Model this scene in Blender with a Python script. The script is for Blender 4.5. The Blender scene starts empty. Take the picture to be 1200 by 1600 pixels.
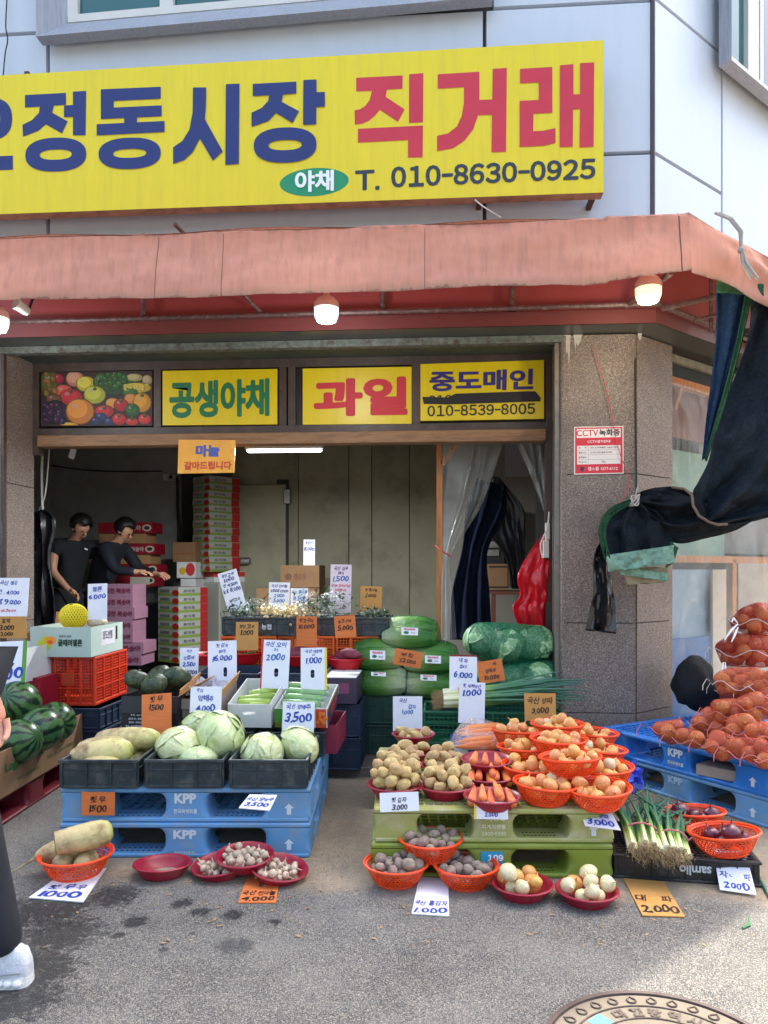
import bpy, bmesh, math, random
from mathutils import Vector, Matrix, noise, Euler
rnd = random.Random(7)
R = math.radians
scene = bpy.context.scene
COL = scene.collection

# ---------------------------------------------------------------- camera
F, CX, HY, CH = 1200.0, 600.0, 890.0, 1.264
YAW = R(4.2); CS, SN = math.cos(YAW), math.sin(YAW)
cam_d = bpy.data.cameras.new('camera'); cam = bpy.data.objects.new('camera', cam_d); COL.objects.link(cam)
cam_d.sensor_fit = 'VERTICAL'; cam_d.sensor_height = 36; cam_d.sensor_width = 27
cam_d.lens = F / 1600 * 36; cam_d.shift_y = (HY - 800) / 1600
cam_d.clip_start = .05; cam_d.clip_end = 400
cam.location = (0, 0, CH); cam.rotation_euler = (R(90), 0, YAW)
scene.camera = cam

# ---------------------------------------------------------------- world, sun, exposure
SUNV = Vector((.27, .50, 1.0)).normalized()
world = bpy.data.worlds.new('World'); scene.world = world; world.use_nodes = True
wn = world.node_tree; bgn = wn.nodes['Background']
sky = wn.nodes.new('ShaderNodeTexSky'); sky.sky_type = 'NISHITA'; sky.sun_disc = False
sky.sun_elevation = math.asin(SUNV.z); sky.sun_rotation = math.atan2(SUNV.x, SUNV.y)
sky.air_density = 1.3; sky.dust_density = 6.0; sky.ozone_density = .6
wn.links.new(sky.outputs[0], bgn.inputs[0]); bgn.inputs[1].default_value = .15
sun_d = bpy.data.lights.new('sun', 'SUN'); sun_d.energy = 2.1; sun_d.angle = R(.6); sun_d.color = (1, .93, .82)
sun = bpy.data.objects.new('sun', sun_d); COL.objects.link(sun)
sun.rotation_euler = SUNV.to_track_quat('Z', 'Y').to_euler()
vs = scene.view_settings
vs.view_transform = 'Standard'; vs.look = 'None'; vs.gamma = 1; vs.use_curve_mapping = False
vs.exposure = 2.0
cy = scene.cycles
cy.max_bounces = 8; cy.transparent_max_bounces = 16; cy.diffuse_bounces = 4; cy.sample_clamp_indirect = 6

# ---------------------------------------------------------------- pixel -> place helpers
def ray(px, py):
    u = (px - CX) / F; v = (HY - py) / F
    return Vector((CS * u - SN, CS + SN * u, v))
def PD(px, py, d):
    return ray(px, py) * d + Vector((0, 0, CH))
def PY(px, py, Y):
    r = ray(px, py); return r * (Y / r.y) + Vector((0, 0, CH))
def PZ(px, py, z):
    r = ray(px, py); return r * ((z - CH) / r.z) + Vector((0, 0, CH))
def V(*a): return Vector(a)

# ---------------------------------------------------------------- objects
def tag(o, label=None, cat=None, group=None, kind=None):
    if label: o['label'] = label
    if cat: o['category'] = cat
    if group: o['group'] = group
    if kind: o['kind'] = kind
    return o
def thing(name, label, cat, loc=(0, 0, 0), rotz=0, group=None):
    o = bpy.data.objects.new(name, None); COL.objects.link(o)
    o.empty_display_size = .05
    o.location = loc; o.rotation_euler = (0, 0, rotz)
    return tag(o, label, cat, group)
def copy_tree(o, loc=None, rotz=None, label=None, parent=None, group=None):
    n = o.copy(); COL.objects.link(n); n.parent = parent
    if loc is not None: n.location = loc
    if rotz is not None: n.rotation_euler = (0, 0, rotz)
    if label: n['label'] = label
    if group: n['group'] = group
    for ch in o.children: copy_tree(ch, parent=n)
    return n

class MB:
    """collects shapes; build() links them as one mesh object"""
    def __init__(s): s.v = []; s.f = []; s.t = []; s.m = []; s.mi = 0
    def add(s, vs_, fs, ts=None):
        b = len(s.v); s.v += [Vector(p) for p in vs_]; s.f += [tuple(i + b for i in q) for q in fs]
        s.m += [s.mi] * len(fs)
        s.t += list(ts) if ts else [0.0] * len(vs_)
        return s
    def box(s, c, sz, rot=None, bev=0.0):
        hx, hy, hz = sz[0] / 2, sz[1] / 2, sz[2] / 2
        b = min(bev, hx * .98, hy * .98, hz * .98)
        if b <= 0:
            vs_ = [Vector((x * hx, y * hy, z * hz)) for x in (-1, 1) for y in (-1, 1) for z in (-1, 1)]
            fs = [(0, 1, 3, 2), (4, 6, 7, 5), (0, 4, 5, 1), (2, 3, 7, 6), (0, 2, 6, 4), (1, 5, 7, 3)]
        else:
            vs_ = []; fs = []; idx = {}
            for x in (-1, 1):
                for y in (-1, 1):
                    for z in (-1, 1):
                        for a in range(3):
                            p = [x * (hx - b), y * (hy - b), z * (hz - b)]
                            p[a] = (x * hx, y * hy, z * hz)[a]
                            idx[(x, y, z, a)] = len(vs_); vs_.append(Vector(p))
            I = lambda x, y, z, a: idx[(x, y, z, a)]
            for g in (-1, 1):
                fs.append([I(g, -1, -1, 0), I(g, 1, -1, 0), I(g, 1, 1, 0), I(g, -1, 1, 0)][::g])
                fs.append([I(-1, g, -1, 1), I(-1, g, 1, 1), I(1, g, 1, 1), I(1, g, -1, 1)][::g])
                fs.append([I(-1, -1, g, 2), I(1, -1, g, 2), I(1, 1, g, 2), I(-1, 1, g, 2)][::g])
            for x in (-1, 1):
                for y in (-1, 1):
                    fs.append([I(x, y, -1, 0), I(x, y, 1, 0), I(x, y, 1, 1), I(x, y, -1, 1)][::-x * y])
                    fs.append([I(x, -1, y, 0), I(x, 1, y, 0), I(x, 1, y, 2), I(x, -1, y, 2)][::x * y])
                    fs.append([I(-1, x, y, 1), I(1, x, y, 1), I(1, x, y, 2), I(-1, x, y, 2)][::-x * y])
                    for z in (-1, 1):
                        fs.append([I(x, y, z, 0), I(x, y, z, 1), I(x, y, z, 2)][::x * y * z])
            fs = [f[::-1] if False else f for f in fs]
        if rot is not None:
            if not isinstance(rot, Matrix): rot = Euler(rot).to_matrix()
            vs_ = [rot @ p for p in vs_]
        c = Vector(c)
        return s.add([p + c for p in vs_], fs)
    def bx(s, x0, x1, y0, y1, z0, z1, bev=0.0):
        return s.box(((x0 + x1) / 2, (y0 + y1) / 2, (z0 + z1) / 2), (abs(x1 - x0), abs(y1 - y0), abs(z1 - z0)), None, bev)
    def bar(s, a, b, w, h=None, up=(0, 0, 1)):
        a = Vector(a); b = Vector(b); d = b - a; L = d.length
        if L < 1e-6: return s
        y = d.normalized(); up = Vector(up)
        if abs(y.dot(up)) > .97: up = Vector((1, 0, 0))
        x = y.cross(up).normalized(); z = x.cross(y)
        return s.box((a + b) / 2, (w, L, h or w), Matrix((x, y, z)).transposed())
    def tube(s, pts, r, n=8, cap=True, closed=False):
        pts = [Vector(p) for p in pts]; N = len(pts)
        rs = r if isinstance(r, (list, tuple)) else [r] * N
        vs_ = []; ts = []; pu = None
        for i, p in enumerate(pts):
            if closed: d = pts[(i + 1) % N] - pts[i - 1]
            else: d = pts[min(i + 1, N - 1)] - pts[max(i - 1, 0)]
            if d.length < 1e-9: d = Vector((0, 0, 1))
            d.normalize()
            if pu is None: pu = Vector((0, 0, 1)) if abs(d.z) < .9 else Vector((1, 0, 0))
            x = d.cross(pu)
            if x.length < 1e-4: x = d.cross(Vector((0, 1, .3)))
            x.normalize(); pu = x.cross(d).normalized()
            for k in range(n):
                a = 2 * math.pi * k / n
                vs_.append(p + (x * math.cos(a) + pu * math.sin(a)) * rs[i]); ts.append(i / (N - 1))
        fs = []
        for i in range(N if closed else N - 1):
            j = (i + 1) % N
            for k in range(n):
                k2 = (k + 1) % n
                fs.append((i * n + k, i * n + k2, j * n + k2, j * n + k))
        if cap and not closed:
            fs.append(tuple(range(n))[::-1]); fs.append(tuple((N - 1) * n + k for k in range(n)))
        return s.add(vs_, fs, ts)
    def lathe(s, prof, n=24, c=(0, 0, 0), cap0=False, cap1=False, wob=None):
        c = Vector(c); vs_ = []; ts = []; N = len(prof)
        for i, (r, z) in enumerate(prof):
            for k in range(n):
                a = 2 * math.pi * k / n
                rr = r * (wob(a, i / (N - 1)) if wob else 1)
                vs_.append(c + Vector((rr * math.cos(a), rr * math.sin(a), z))); ts.append(i / (N - 1))
        fs = []
        for i in range(N - 1):
            for k in range(n):
                k2 = (k + 1) % n
                fs.append((i * n + k, i * n + k2, (i + 1) * n + k2, (i + 1) * n + k))
        if cap0: fs.append(tuple(range(n))[::-1])
        if cap1: fs.append(tuple((N - 1) * n + k for k in range(n)))
        return s.add(vs_, fs, ts)
    def grid(s, fn, nu, nv, flip=False):
        vs_ = []; ts = []
        for j in range(nv + 1):
            for i in range(nu + 1):
                vs_.append(Vector(fn(i / nu, j / nv))); ts.append(j / nv)
        fs = []
        for j in range(nv):
            for i in range(nu):
                a = j * (nu + 1) + i
                q = (a, a + 1, a + nu + 2, a + nu + 1)
                fs.append(q[::-1] if flip else q)
        return s.add(vs_, fs, ts)
    def poly(s, pts): return s.add(pts, [tuple(range(len(pts)))])
    def ball(s, c, r, sub=2, sc=(1, 1, 1), disp=0, freq=2, seed=0, rot=None):
        vs_, fs = ico(sub); out = []
        M_ = Euler(rot).to_matrix() if rot is not None else None
        for p in vs_:
            k = 1 + (disp * noise.noise(p * freq + Vector((seed, seed * .7, -seed))) if disp else 0)
            q = Vector((p.x * sc[0], p.y * sc[1], p.z * sc[2])) * r * k
            if M_: q = M_ @ q
            out.append(q + Vector(c))
        return s.add(out, fs, [(p.z + 1) / 2 for p in vs_])
    def mesh(s, name, mats, smooth=True, origin=None):
        me = bpy.data.meshes.new(name)
        o = Vector(origin) if origin is not None else None
        me.from_pydata([p - o for p in s.v] if o is not None else s.v, [], s.f)
        if any(s.t):
            at = me.attributes.new('t', 'FLOAT', 'POINT'); at.data.foreach_set('value', s.t)
        for m in (mats if isinstance(mats, (list, tuple)) else [mats]): me.materials.append(m)
        if any(s.m): me.polygons.foreach_set('material_index', s.m)
        if smooth:
            me.polygons.foreach_set('use_smooth', [True] * len(s.f))
            me.set_sharp_from_angle(angle=R(smooth if smooth is not True else 38))
        me.update()
        return me
    def build(s, name, mats, parent=None, smooth=True, origin=None, solid=0, sub=0, loc=None):
        me = s.mesh(name, mats, smooth, origin)
        o = bpy.data.objects.new(name, me); COL.objects.link(o)
        if parent: o.parent = parent
        if origin is not None: o.location = Vector(origin)
        if loc is not None: o.location = Vector(loc)
        if solid:
            m = o.modifiers.new('solid', 'SOLIDIFY'); m.thickness = solid; m.offset = 0
        if sub:
            m = o.modifiers.new('sub', 'SUBSURF'); m.levels = sub; m.render_levels = sub
        return o
_ico = {}
def ico(sub):
    if sub not in _ico:
        bm = bmesh.new(); bmesh.ops.create_icosphere(bm, subdivisions=sub, radius=1)
        bm.verts.ensure_lookup_table()
        _ico[sub] = ([v.co.copy() for v in bm.verts], [tuple(v.index for v in f.verts) for f in bm.faces]); bm.free()
    return _ico[sub]
def wire(mb, th):
    """turn the faces of a builder into a lattice of thin bars"""
    bm = bmesh.new(); vv = [bm.verts.new(p) for p in mb.v]
    for f in mb.f:
        try: bm.faces.new([vv[i] for i in f])
        except ValueError: pass
    bmesh.ops.remove_doubles(bm, verts=bm.verts, dist=1e-5)
    bmesh.ops.recalc_face_normals(bm, faces=bm.faces)
    bmesh.ops.wireframe(bm, faces=bm.faces[:], thickness=th, use_boundary=True, use_even_offset=True, use_replace=True)
    bm.verts.index_update()
    o = MB(); o.add([v.co.copy() for v in bm.verts], [tuple(v.index for v in f.verts) for f in bm.faces]); bm.free()
    return o
def inst(me, name, loc, rot=(0, 0, 0), sc=1, parent=None, label=None, cat=None, group=None):
    o = bpy.data.objects.new(name, me); COL.objects.link(o)
    o.location = loc; o.rotation_euler = rot
    o.scale = (sc, sc, sc) if isinstance(sc, (int, float)) else sc
    if parent: o.parent = parent
    return tag(o, label, cat, group)

# ---------------------------------------------------------------- materials
def lin(c):
    return tuple(((x / 255) / 12.92 if x <= 10 else ((x / 255 + .055) / 1.055) ** 2.4) for x in c) + (1,)
_m = {}
def mat(name, rgb, rough=.6, var=.12, vs_=6, bump=0., bs=40, metal=0., spec=.5, dirt=None, stretch=(1, 1, 1),
        ramp=None, alpha=None, sss=0, coat=0, hue=0, emis=None, trans=None):
    """procedural surface: base colour with soft value noise, optional dirt (rgb, amount, scale), bump, a ramp along 't'"""
    if name in _m: return _m[name]
    m = bpy.data.materials.new(name); m.use_nodes = True; _m[name] = m
    nt = m.node_tree; N = nt.nodes; L = nt.links; b = N['Principled BSDF']
    tc = N.new('ShaderNodeTexCoord'); oi = N.new('ShaderNodeObjectInfo')
    mp = N.new('ShaderNodeMapping'); mp.inputs['Scale'].default_value = stretch
    sc = N.new('ShaderNodeVectorMath'); sc.operation = 'SCALE'; sc.inputs[0].default_value = (17, 31, 23)
    L.new(oi.outputs['Random'], sc.inputs['Scale']); L.new(sc.outputs[0], mp.inputs['Location'])
    L.new(tc.outputs['Object'], mp.inputs['Vector'])
    n1 = N.new('ShaderNodeTexNoise'); n1.inputs['Scale'].default_value = vs_; n1.inputs['Detail'].default_value = 6
    n1.inputs['Roughness'].default_value = .62
    L.new(mp.outputs[0], n1.inputs['Vector'])
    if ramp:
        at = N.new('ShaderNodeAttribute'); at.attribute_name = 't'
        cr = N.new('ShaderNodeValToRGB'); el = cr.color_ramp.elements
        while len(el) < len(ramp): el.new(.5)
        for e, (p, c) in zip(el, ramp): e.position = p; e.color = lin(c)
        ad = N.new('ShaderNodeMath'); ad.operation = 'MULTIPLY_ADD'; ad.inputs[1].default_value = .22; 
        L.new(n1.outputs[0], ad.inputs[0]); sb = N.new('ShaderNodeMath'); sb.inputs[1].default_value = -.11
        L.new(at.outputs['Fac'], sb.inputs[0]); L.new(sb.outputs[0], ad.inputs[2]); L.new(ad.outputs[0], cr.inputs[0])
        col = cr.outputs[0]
    else:
        rg = N.new('ShaderNodeRGB'); rg.outputs[0].default_value = lin(rgb); col = rg.outputs[0]
    hs = N.new('ShaderNodeHueSaturation')
    mr = N.new('ShaderNodeMapRange'); mr.inputs['From Min'].default_value = .3; mr.inputs['From Max'].default_value = .7
    mr.inputs['To Min'].default_value = 1 - var; mr.inputs['To Max'].default_value = 1 + var
    L.new(n1.outputs[0], mr.inputs[0])
    rv = N.new('ShaderNodeMapRange'); rv.inputs['To Min'].default_value = 1 - var * .7; rv.inputs['To Max'].default_value = 1 + var * .7
    L.new(oi.outputs['Random'], rv.inputs[0])
    ml = N.new('ShaderNodeMath'); ml.operation = 'MULTIPLY'; L.new(mr.outputs[0], ml.inputs[0]); L.new(rv.outputs[0], ml.inputs[1])
    L.new(ml.outputs[0], hs.inputs['Value']); L.new(col, hs.inputs['Color'])
    if hue:
        hr = N.new('ShaderNodeMapRange'); hr.inputs['To Min'].default_value = .5 - hue; hr.inputs['To Max'].default_value = .5 + hue
        L.new(oi.outputs['Random'], hr.inputs[0]); L.new(hr.outputs[0], hs.inputs['Hue'])
    col = hs.outputs[0]
    if dirt:
        n2 = N.new('ShaderNodeTexNoise'); n2.inputs['Scale'].default_value = dirt[2]; n2.inputs['Detail'].default_value = 9
        n2.inputs['Roughness'].default_value = .68
        L.new(mp.outputs[0], n2.inputs['Vector'])
        r2 = N.new('ShaderNodeMapRange'); r2.inputs['From Min'].default_value = .48; r2.inputs['From Max'].default_value = .68
        r2.inputs['To Max'].default_value = dirt[1]; L.new(n2.outputs[0], r2.inputs[0])
        mx = N.new('ShaderNodeMix'); mx.data_type = 'RGBA'; L.new(r2.outputs[0], mx.inputs[0])
        L.new(col, mx.inputs[6]); mx.inputs[7].default_value = lin(dirt[0]); col = mx.outputs[2]
    L.new(col, b.inputs['Base Color'])
    b.inputs['Roughness'].default_value = rough; b.inputs['Metallic'].default_value = metal
    b.inputs['Specular IOR Level'].default_value = spec
    if coat: b.inputs['Coat Weight'].default_value = coat; b.inputs['Coat Roughness'].default_value = .15
    if sss:
        b.inputs['Subsurface Weight'].default_value = sss; b.inputs['Subsurface Radius'].default_value = (.02, .01, .006)
        b.inputs['Subsurface Scale'].default_value = .5
    if emis:
        b.inputs['Emission Color'].default_value = lin(emis[0]); b.inputs['Emission Strength'].default_value = emis[1]
    if bump:
        n3 = N.new('ShaderNodeTexNoise'); n3.inputs['Scale'].default_value = bs; n3.inputs['Detail'].default_value = 4
        L.new(mp.outputs[0], n3.inputs['Vector'])
        bp = N.new('ShaderNodeBump'); bp.inputs['Strength'].default_value = min(1, bump); bp.inputs['Distance'].default_value = .01 * max(1, bump)
        L.new(n3.outputs[0], bp.inputs['Height']); L.new(bp.outputs[0], b.inputs['Normal'])
    out = N['Material Output']
    if alpha is not None:
        b.inputs['Alpha'].default_value = alpha
    if trans:      # light passing through thin fabric
        tl = N.new('ShaderNodeBsdfTranslucent'); L.new(col, tl.inputs[0])
        ms = N.new('ShaderNodeMixShader'); ms.inputs[0].default_value = trans
        L.new(b.outputs[0], ms.inputs[1]); L.new(tl.outputs[0], ms.inputs[2]); L.new(ms.outputs[0], out.inputs[0])
    return m
def nodes_of(m): return m.node_tree.nodes, m.node_tree.links, m.node_tree.nodes['Principled BSDF']

def film_mat(name, rgb=(225, 230, 230), thru=.6, rough=.15, bs=9):
    """clear plastic: mostly see-through with a wrinkled gloss and a little milkiness"""
    m = bpy.data.materials.new(name); m.use_nodes = True; nt = m.node_tree; N = nt.nodes; L = nt.links
    b = N['Principled BSDF']; b.inputs['Base Color'].default_value = lin(rgb); b.inputs['Roughness'].default_value = rough
    b.inputs['Specular IOR Level'].default_value = .9
    tr = N.new('ShaderNodeBsdfTransparent'); ms = N.new('ShaderNodeMixShader')
    tc = N.new('ShaderNodeTexCoord'); n = N.new('ShaderNodeTexNoise'); n.inputs['Scale'].default_value = bs; n.inputs['Detail'].default_value = 5
    n.inputs['Distortion'].default_value = 1.2
    L.new(tc.outputs['Object'], n.inputs['Vector'])
    bp = N.new('ShaderNodeBump'); bp.inputs['Strength'].default_value = .8; bp.inputs['Distance'].default_value = .03
    L.new(n.outputs[0], bp.inputs['Height']); L.new(bp.outputs[0], b.inputs['Normal'])
    mr = N.new('ShaderNodeMapRange'); mr.inputs['From Min'].default_value = .3; mr.inputs['From Max'].default_value = .7
    mr.inputs['To Min'].default_value = thru + .12; mr.inputs['To Max'].default_value = thru - .12
    L.new(n.outputs[0], mr.inputs[0]); L.new(mr.outputs[0], ms.inputs[0])
    L.new(b.outputs[0], ms.inputs[1]); L.new(tr.outputs[0], ms.inputs[2]); L.new(ms.outputs[0], N['Material Output'].inputs[0])
    return m
def net_mat(name, rgb, cover=.35, scale=260, milky=.15):
    """fine knitted net: threads with see-through holes"""
    m = bpy.data.materials.new(name); m.use_nodes = True; nt = m.node_tree; N = nt.nodes; L = nt.links
    b = N['Principled BSDF']; b.inputs['Base Color'].default_value = lin(rgb); b.inputs['Roughness'].default_value = .35
    tc = N.new('ShaderNodeTexCoord'); vo = N.new('ShaderNodeTexVoronoi'); vo.inputs['Scale'].default_value = scale
    L.new(tc.outputs['Object'], vo.inputs['Vector']); lw = N.new('ShaderNodeLayerWeight'); lw.inputs[0].default_value = .35
    mr = N.new('ShaderNodeMath'); mr.operation = 'MULTIPLY_ADD'; L.new(vo.outputs['Distance'], mr.inputs[0]); mr.inputs[1].default_value = .35; mr.inputs[2].default_value = 1 - cover - .16
    m2_ = N.new('ShaderNodeMath'); m2_.operation = 'MULTIPLY_ADD'; m2_.use_clamp = True; L.new(lw.outputs['Facing'], m2_.inputs[0]); m2_.inputs[1].default_value = -milky; L.new(mr.outputs[0], m2_.inputs[2]); mr = m2_
    wr = N.new('ShaderNodeTexNoise'); wr.inputs['Scale'].default_value = 16; wr.inputs['Detail'].default_value = 5; wr.inputs['Distortion'].default_value = 1.5; L.new(tc.outputs['Object'], wr.inputs['Vector'])
    bw = N.new('ShaderNodeBump'); bw.inputs['Strength'].default_value = .9; bw.inputs['Distance'].default_value = .03; L.new(wr.outputs[0], bw.inputs['Height']); L.new(bw.outputs[0], b.inputs['Normal'])
    tr = N.new('ShaderNodeBsdfTransparent'); ms = N.new('ShaderNodeMixShader'); L.new(mr.outputs[0], ms.inputs[0])
    L.new(b.outputs[0], ms.inputs[1]); L.new(tr.outputs[0], ms.inputs[2]); L.new(ms.outputs[0], N['Material Output'].inputs[0])
    return m

# ---------------------------------------------------------------- writing
_txt = {}
def text_mesh(s, off=.0):
    """glyph outlines of a string, normalised to height 1; returns verts2d, faces, width"""
    k = (s, off)
    if k not in _txt:
        c = bpy.data.curves.new('t', 'FONT'); c.body = s; c.size = 1; c.offset = off; c.resolution_u = 3
        o = bpy.data.objects.new('t', c); me = o.to_mesh()
        vv = [(v.co.x, v.co.y) for v in me.vertices]; ff = [tuple(p.vertices) for p in me.polygons]
        o.to_mesh_clear(); bpy.data.objects.remove(o); bpy.data.curves.remove(c)
        x0 = min(v[0] for v in vv); x1 = max(v[0] for v in vv); y0 = min(v[1] for v in vv); y1 = max(v[1] for v in vv)
        _txt[k] = ([((x - x0) / (y1 - y0), (y - y0) / (y1 - y0)) for x, y in vv], ff, (x1 - x0) / (y1 - y0))
    return _txt[k]
def gothic_mesh(s, off):
    """plain sans numerals, set from the full-width figures of the Korean face"""
    X = 0; V_ = []; F_ = []
    for ch in s:
        b = len(V_)
        if ch == '-': V_ += [(X, .43), (X + .52, .43), (X + .52, .55), (X, .55)]; F_.append((b, b + 1, b + 2, b + 3)); X += .60; continue
        if ch == '.': V_ += [(X, 0), (X + .15, 0), (X + .15, .15), (X, .15)]; F_.append((b, b + 1, b + 2, b + 3)); X += .3; continue
        if ch == ' ': X += .3; continue
        vv, ff, w = text_mesh(chr(ord(ch) + 0xFEE0), .012)
        V_ += [(X + x + (.08 if ch == '1' else 0), y) for x, y in vv]; F_ += [tuple(i + b for i in f) for f in ff]; X += w + (.22 if ch == '1' else .11)
    r = max(0, off - .012) * 1.5; n = len(V_)
    if r > .004:
        V0, F0 = V_, F_; V_ = []; F_ = []
        for k in range(8): V_ += [(x + r * math.cos(k * .785), y * (1 - 2 * r) + r + r * math.sin(k * .785), k) for x, y in V0]; F_ += [tuple(i + n * k for i in f) for f in F0]
    x1 = max(v[0] for v in V_); return V_, F_, x1
def bold_mesh(s, off):
    """heavy lettering: thin copies nudged round a small circle (a large outline offset would tangle)"""
    if s[0] in '01T' and all(c in '0123456789-.T ' for c in s): return gothic_mesh(s, off)
    if off <= .024: return text_mesh(s, off)
    vv, ff, w = text_mesh(s, .015); r = (off - .015) * 1.15; V_ = []; F_ = []
    for k in range(8):
        b = len(V_); V_ += [(x + r * math.cos(k * .785), y + r * math.sin(k * .785), k) for x, y in vv]; F_ += [tuple(i + b for i in f) for f in ff]
    x0 = min(v[0] for v in V_); x1 = max(v[0] for v in V_); y0 = min(v[1] for v in V_); y1 = max(v[1] for v in V_); h = y1 - y0
    return [((x - x0) / h, (y - y0) / h, k) for x, y, k in V_], F_, (x1 - x0) / h
_raw = {}
def hand_mesh(s, seed):
    """marker-pen writing: every character set down on its own, a little askew"""
    g = random.Random(int(seed * 97) + len(s)); X = 0; V_ = []; F_ = []
    for ch in s:
        if ch == ' ': X += .3; continue
        vv, ff, w = text_mesh(ch, .026 if ch.isdigit() else .022)
        hh = 1.0 if ord(ch) > 4000 else (.92 if ch.isdigit() else (.26 if ch in ',.' else .5 if ch in ':' else .95))
        yo = 0 if ch not in ',.' else -.12
        k = hh * g.uniform(.86, 1.12); wd = w * k * (g.uniform(1.0, 1.3) if ch.isdigit() else g.uniform(.85, 1.05)); a = g.uniform(-.12, .12); y_ = yo + g.uniform(-.07, .07); sd = g.uniform(0, 50); b = len(V_)
        for x, y in vv:
            px, py = x / w * wd, y * k; n = noise.noise_vector(Vector((px * 1.7 + sd, py * 1.7, sd)))
            px += n.x * .11 + .14 * py; py += n.y * .11 + a * px
            V_.append((X + px, py + y_))
        F_ += [tuple(i + b for i in f) for f in ff]; X += wd + (.02 if ch.isdigit() else .06) + g.uniform(-.03, .03)
    x0 = min(v[0] for v in V_); y0 = min(v[1] for v in V_); y1 = max(v[1] for v in V_); x1 = max(v[0] for v in V_); h = y1 - y0
    return [((x - x0) / h, (y - y0) / h) for x, y in V_], F_, (x1 - x0) / h
def flat_outline(loops, ext):
    c = bpy.data.curves.new('c', 'CURVE'); c.dimensions = '2D'; c.fill_mode = 'BOTH'; c.extrude = ext
    for pts in loops:
        sp = c.splines.new('POLY'); sp.points.add(len(pts) - 1); sp.use_cyclic_u = True
        for p, q in zip(sp.points, pts): p.co = (q[0], q[1], 0, 1)
    o = bpy.data.objects.new('c', c); me = o.to_mesh()
    vv = [v.co.copy() for v in me.vertices]; ff = [tuple(p.vertices) for p in me.polygons]
    o.to_mesh_clear(); bpy.data.objects.remove(o); bpy.data.curves.remove(c)
    return vv, ff
class Quad:
    """a bilinear patch in space: (u,v) from top-left to bottom-right, h = height above the face"""
    def __init__(s, tl, tr, br, bl):
        s.c = [Vector(p) for p in (tl, tr, br, bl)]
        s.W = ((s.c[1] - s.c[0]).length + (s.c[2] - s.c[3]).length) / 2
        s.H = ((s.c[3] - s.c[0]).length + (s.c[2] - s.c[1]).length) / 2
        s.n = (s.c[3] - s.c[0]).cross(s.c[1] - s.c[0]).normalized()
    def at(s, u, v, h=0):
        a = s.c[0].lerp(s.c[1], u); b = s.c[3].lerp(s.c[2], u)
        return a.lerp(b, v) + s.n * h
def write_on(q, mb, s, cx, cy, hh, off=.02, hand=True, maxw=.92, h=.0016, width=None, seed=None):
    """write string s on quad q centred at (cx,cy); hh = text height as share of quad height"""
    sd = (seed if seed is not None else len(s) * 3.7 + hh * 50)
    vv, ff, w = hand_mesh(s, sd) if hand else bold_mesh(s, off)
    H = hh * q.H; W = w * H
    if width is not None: W = width * q.W
    elif W > maxw * q.W: W = maxw * q.W
    out = []
    for p in vv:
        X = (p[0] / w - .5) * W; Y = (p[1] - .5) * H
        out.append(q.at(cx + X / q.W, cy - Y / q.H, h + (p[2] * .00012 if len(p) > 2 else 0)))
    mb.add(out, ff)
INK = {}
def ink(c):
    col = {'blue': (28, 62, 160), 'navy': (38, 40, 120), 'black': (30, 28, 30), 'red': (205, 40, 60), 'white': (235, 238, 240),
           'green': (30, 110, 70), 'lblue': (60, 110, 175)}[c] if isinstance(c, str) else c
    k = 'ink_%d_%d_%d' % tuple(col)
    return mat(k, col, .55, .05)
M = {}
def slot(cx, cy, w, h, n=6):
    pts = []; r = w / 2
    for a in range(n + 1): pts.append((cx + r * math.cos(math.pi * a / n), cy - (h / 2 - r) - r * math.sin(math.pi * a / n) * 1))
    for a in range(n + 1): pts.append((cx - r * math.cos(math.pi * a / n), cy + (h / 2 - r) + r * math.sin(math.pi * a / n)))
    return pts
def sign_board(name, label, q, board, lines, cat='sign', hole=None, th=.004, group=None, off=.02, hand=True, edge=None):
    """board = mesh of the thing; its writing hangs below it as parts, one per ink"""
    W, H = q.W, q.H
    loops = [[(0, 0), (W, 0), (W, H), (0, H)]]
    if hole: loops.append(slot(hole[0] * W, hole[1] * H, hole[2] * W, hole[3] * H))
    vv, ff = flat_outline(loops, th / 2)
    mb = MB(); mb.add([q.at(p.x / W, p.y / H, p.z - th / 2) for p in vv], ff)
    org = q.at(.5, 1)
    o = mb.build(name, board, smooth=False, origin=org); tag(o, label, cat, group)
    inks = {}
    for i, ln in enumerate(lines):
        s, cx, cyy, hh, colr = ln[:5]
        kw = ln[5] if len(ln) > 5 else {}
        mbt = inks.setdefault(colr, MB())
        write_on(q, mbt, s, cx, cyy, hh, off=kw.get('off', off), hand=kw.get('hand', hand), width=kw.get('w'), h=.0012 + .0002 * i, seed=i * 2.3 + len(label))
    for colr, mbt in inks.items():
        p = mbt.build('lettering', ink(colr), smooth=False, origin=org); p.location = (0, 0, 0); p.parent = o
    if edge:
        mbe = MB()
        u0, v0, u1, v1, ec = edge
        mbe.add([q.at(u0, v0, .0008), q.at(u1, v0, .0008), q.at(u1, v1, .0008), q.at(u0, v1, .0008)], [(0, 3, 2, 1)])
        p = mbe.build('printed_edge', ink(ec), smooth=False, origin=org); p.location = (0, 0, 0); p.parent = o
    return o
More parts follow.
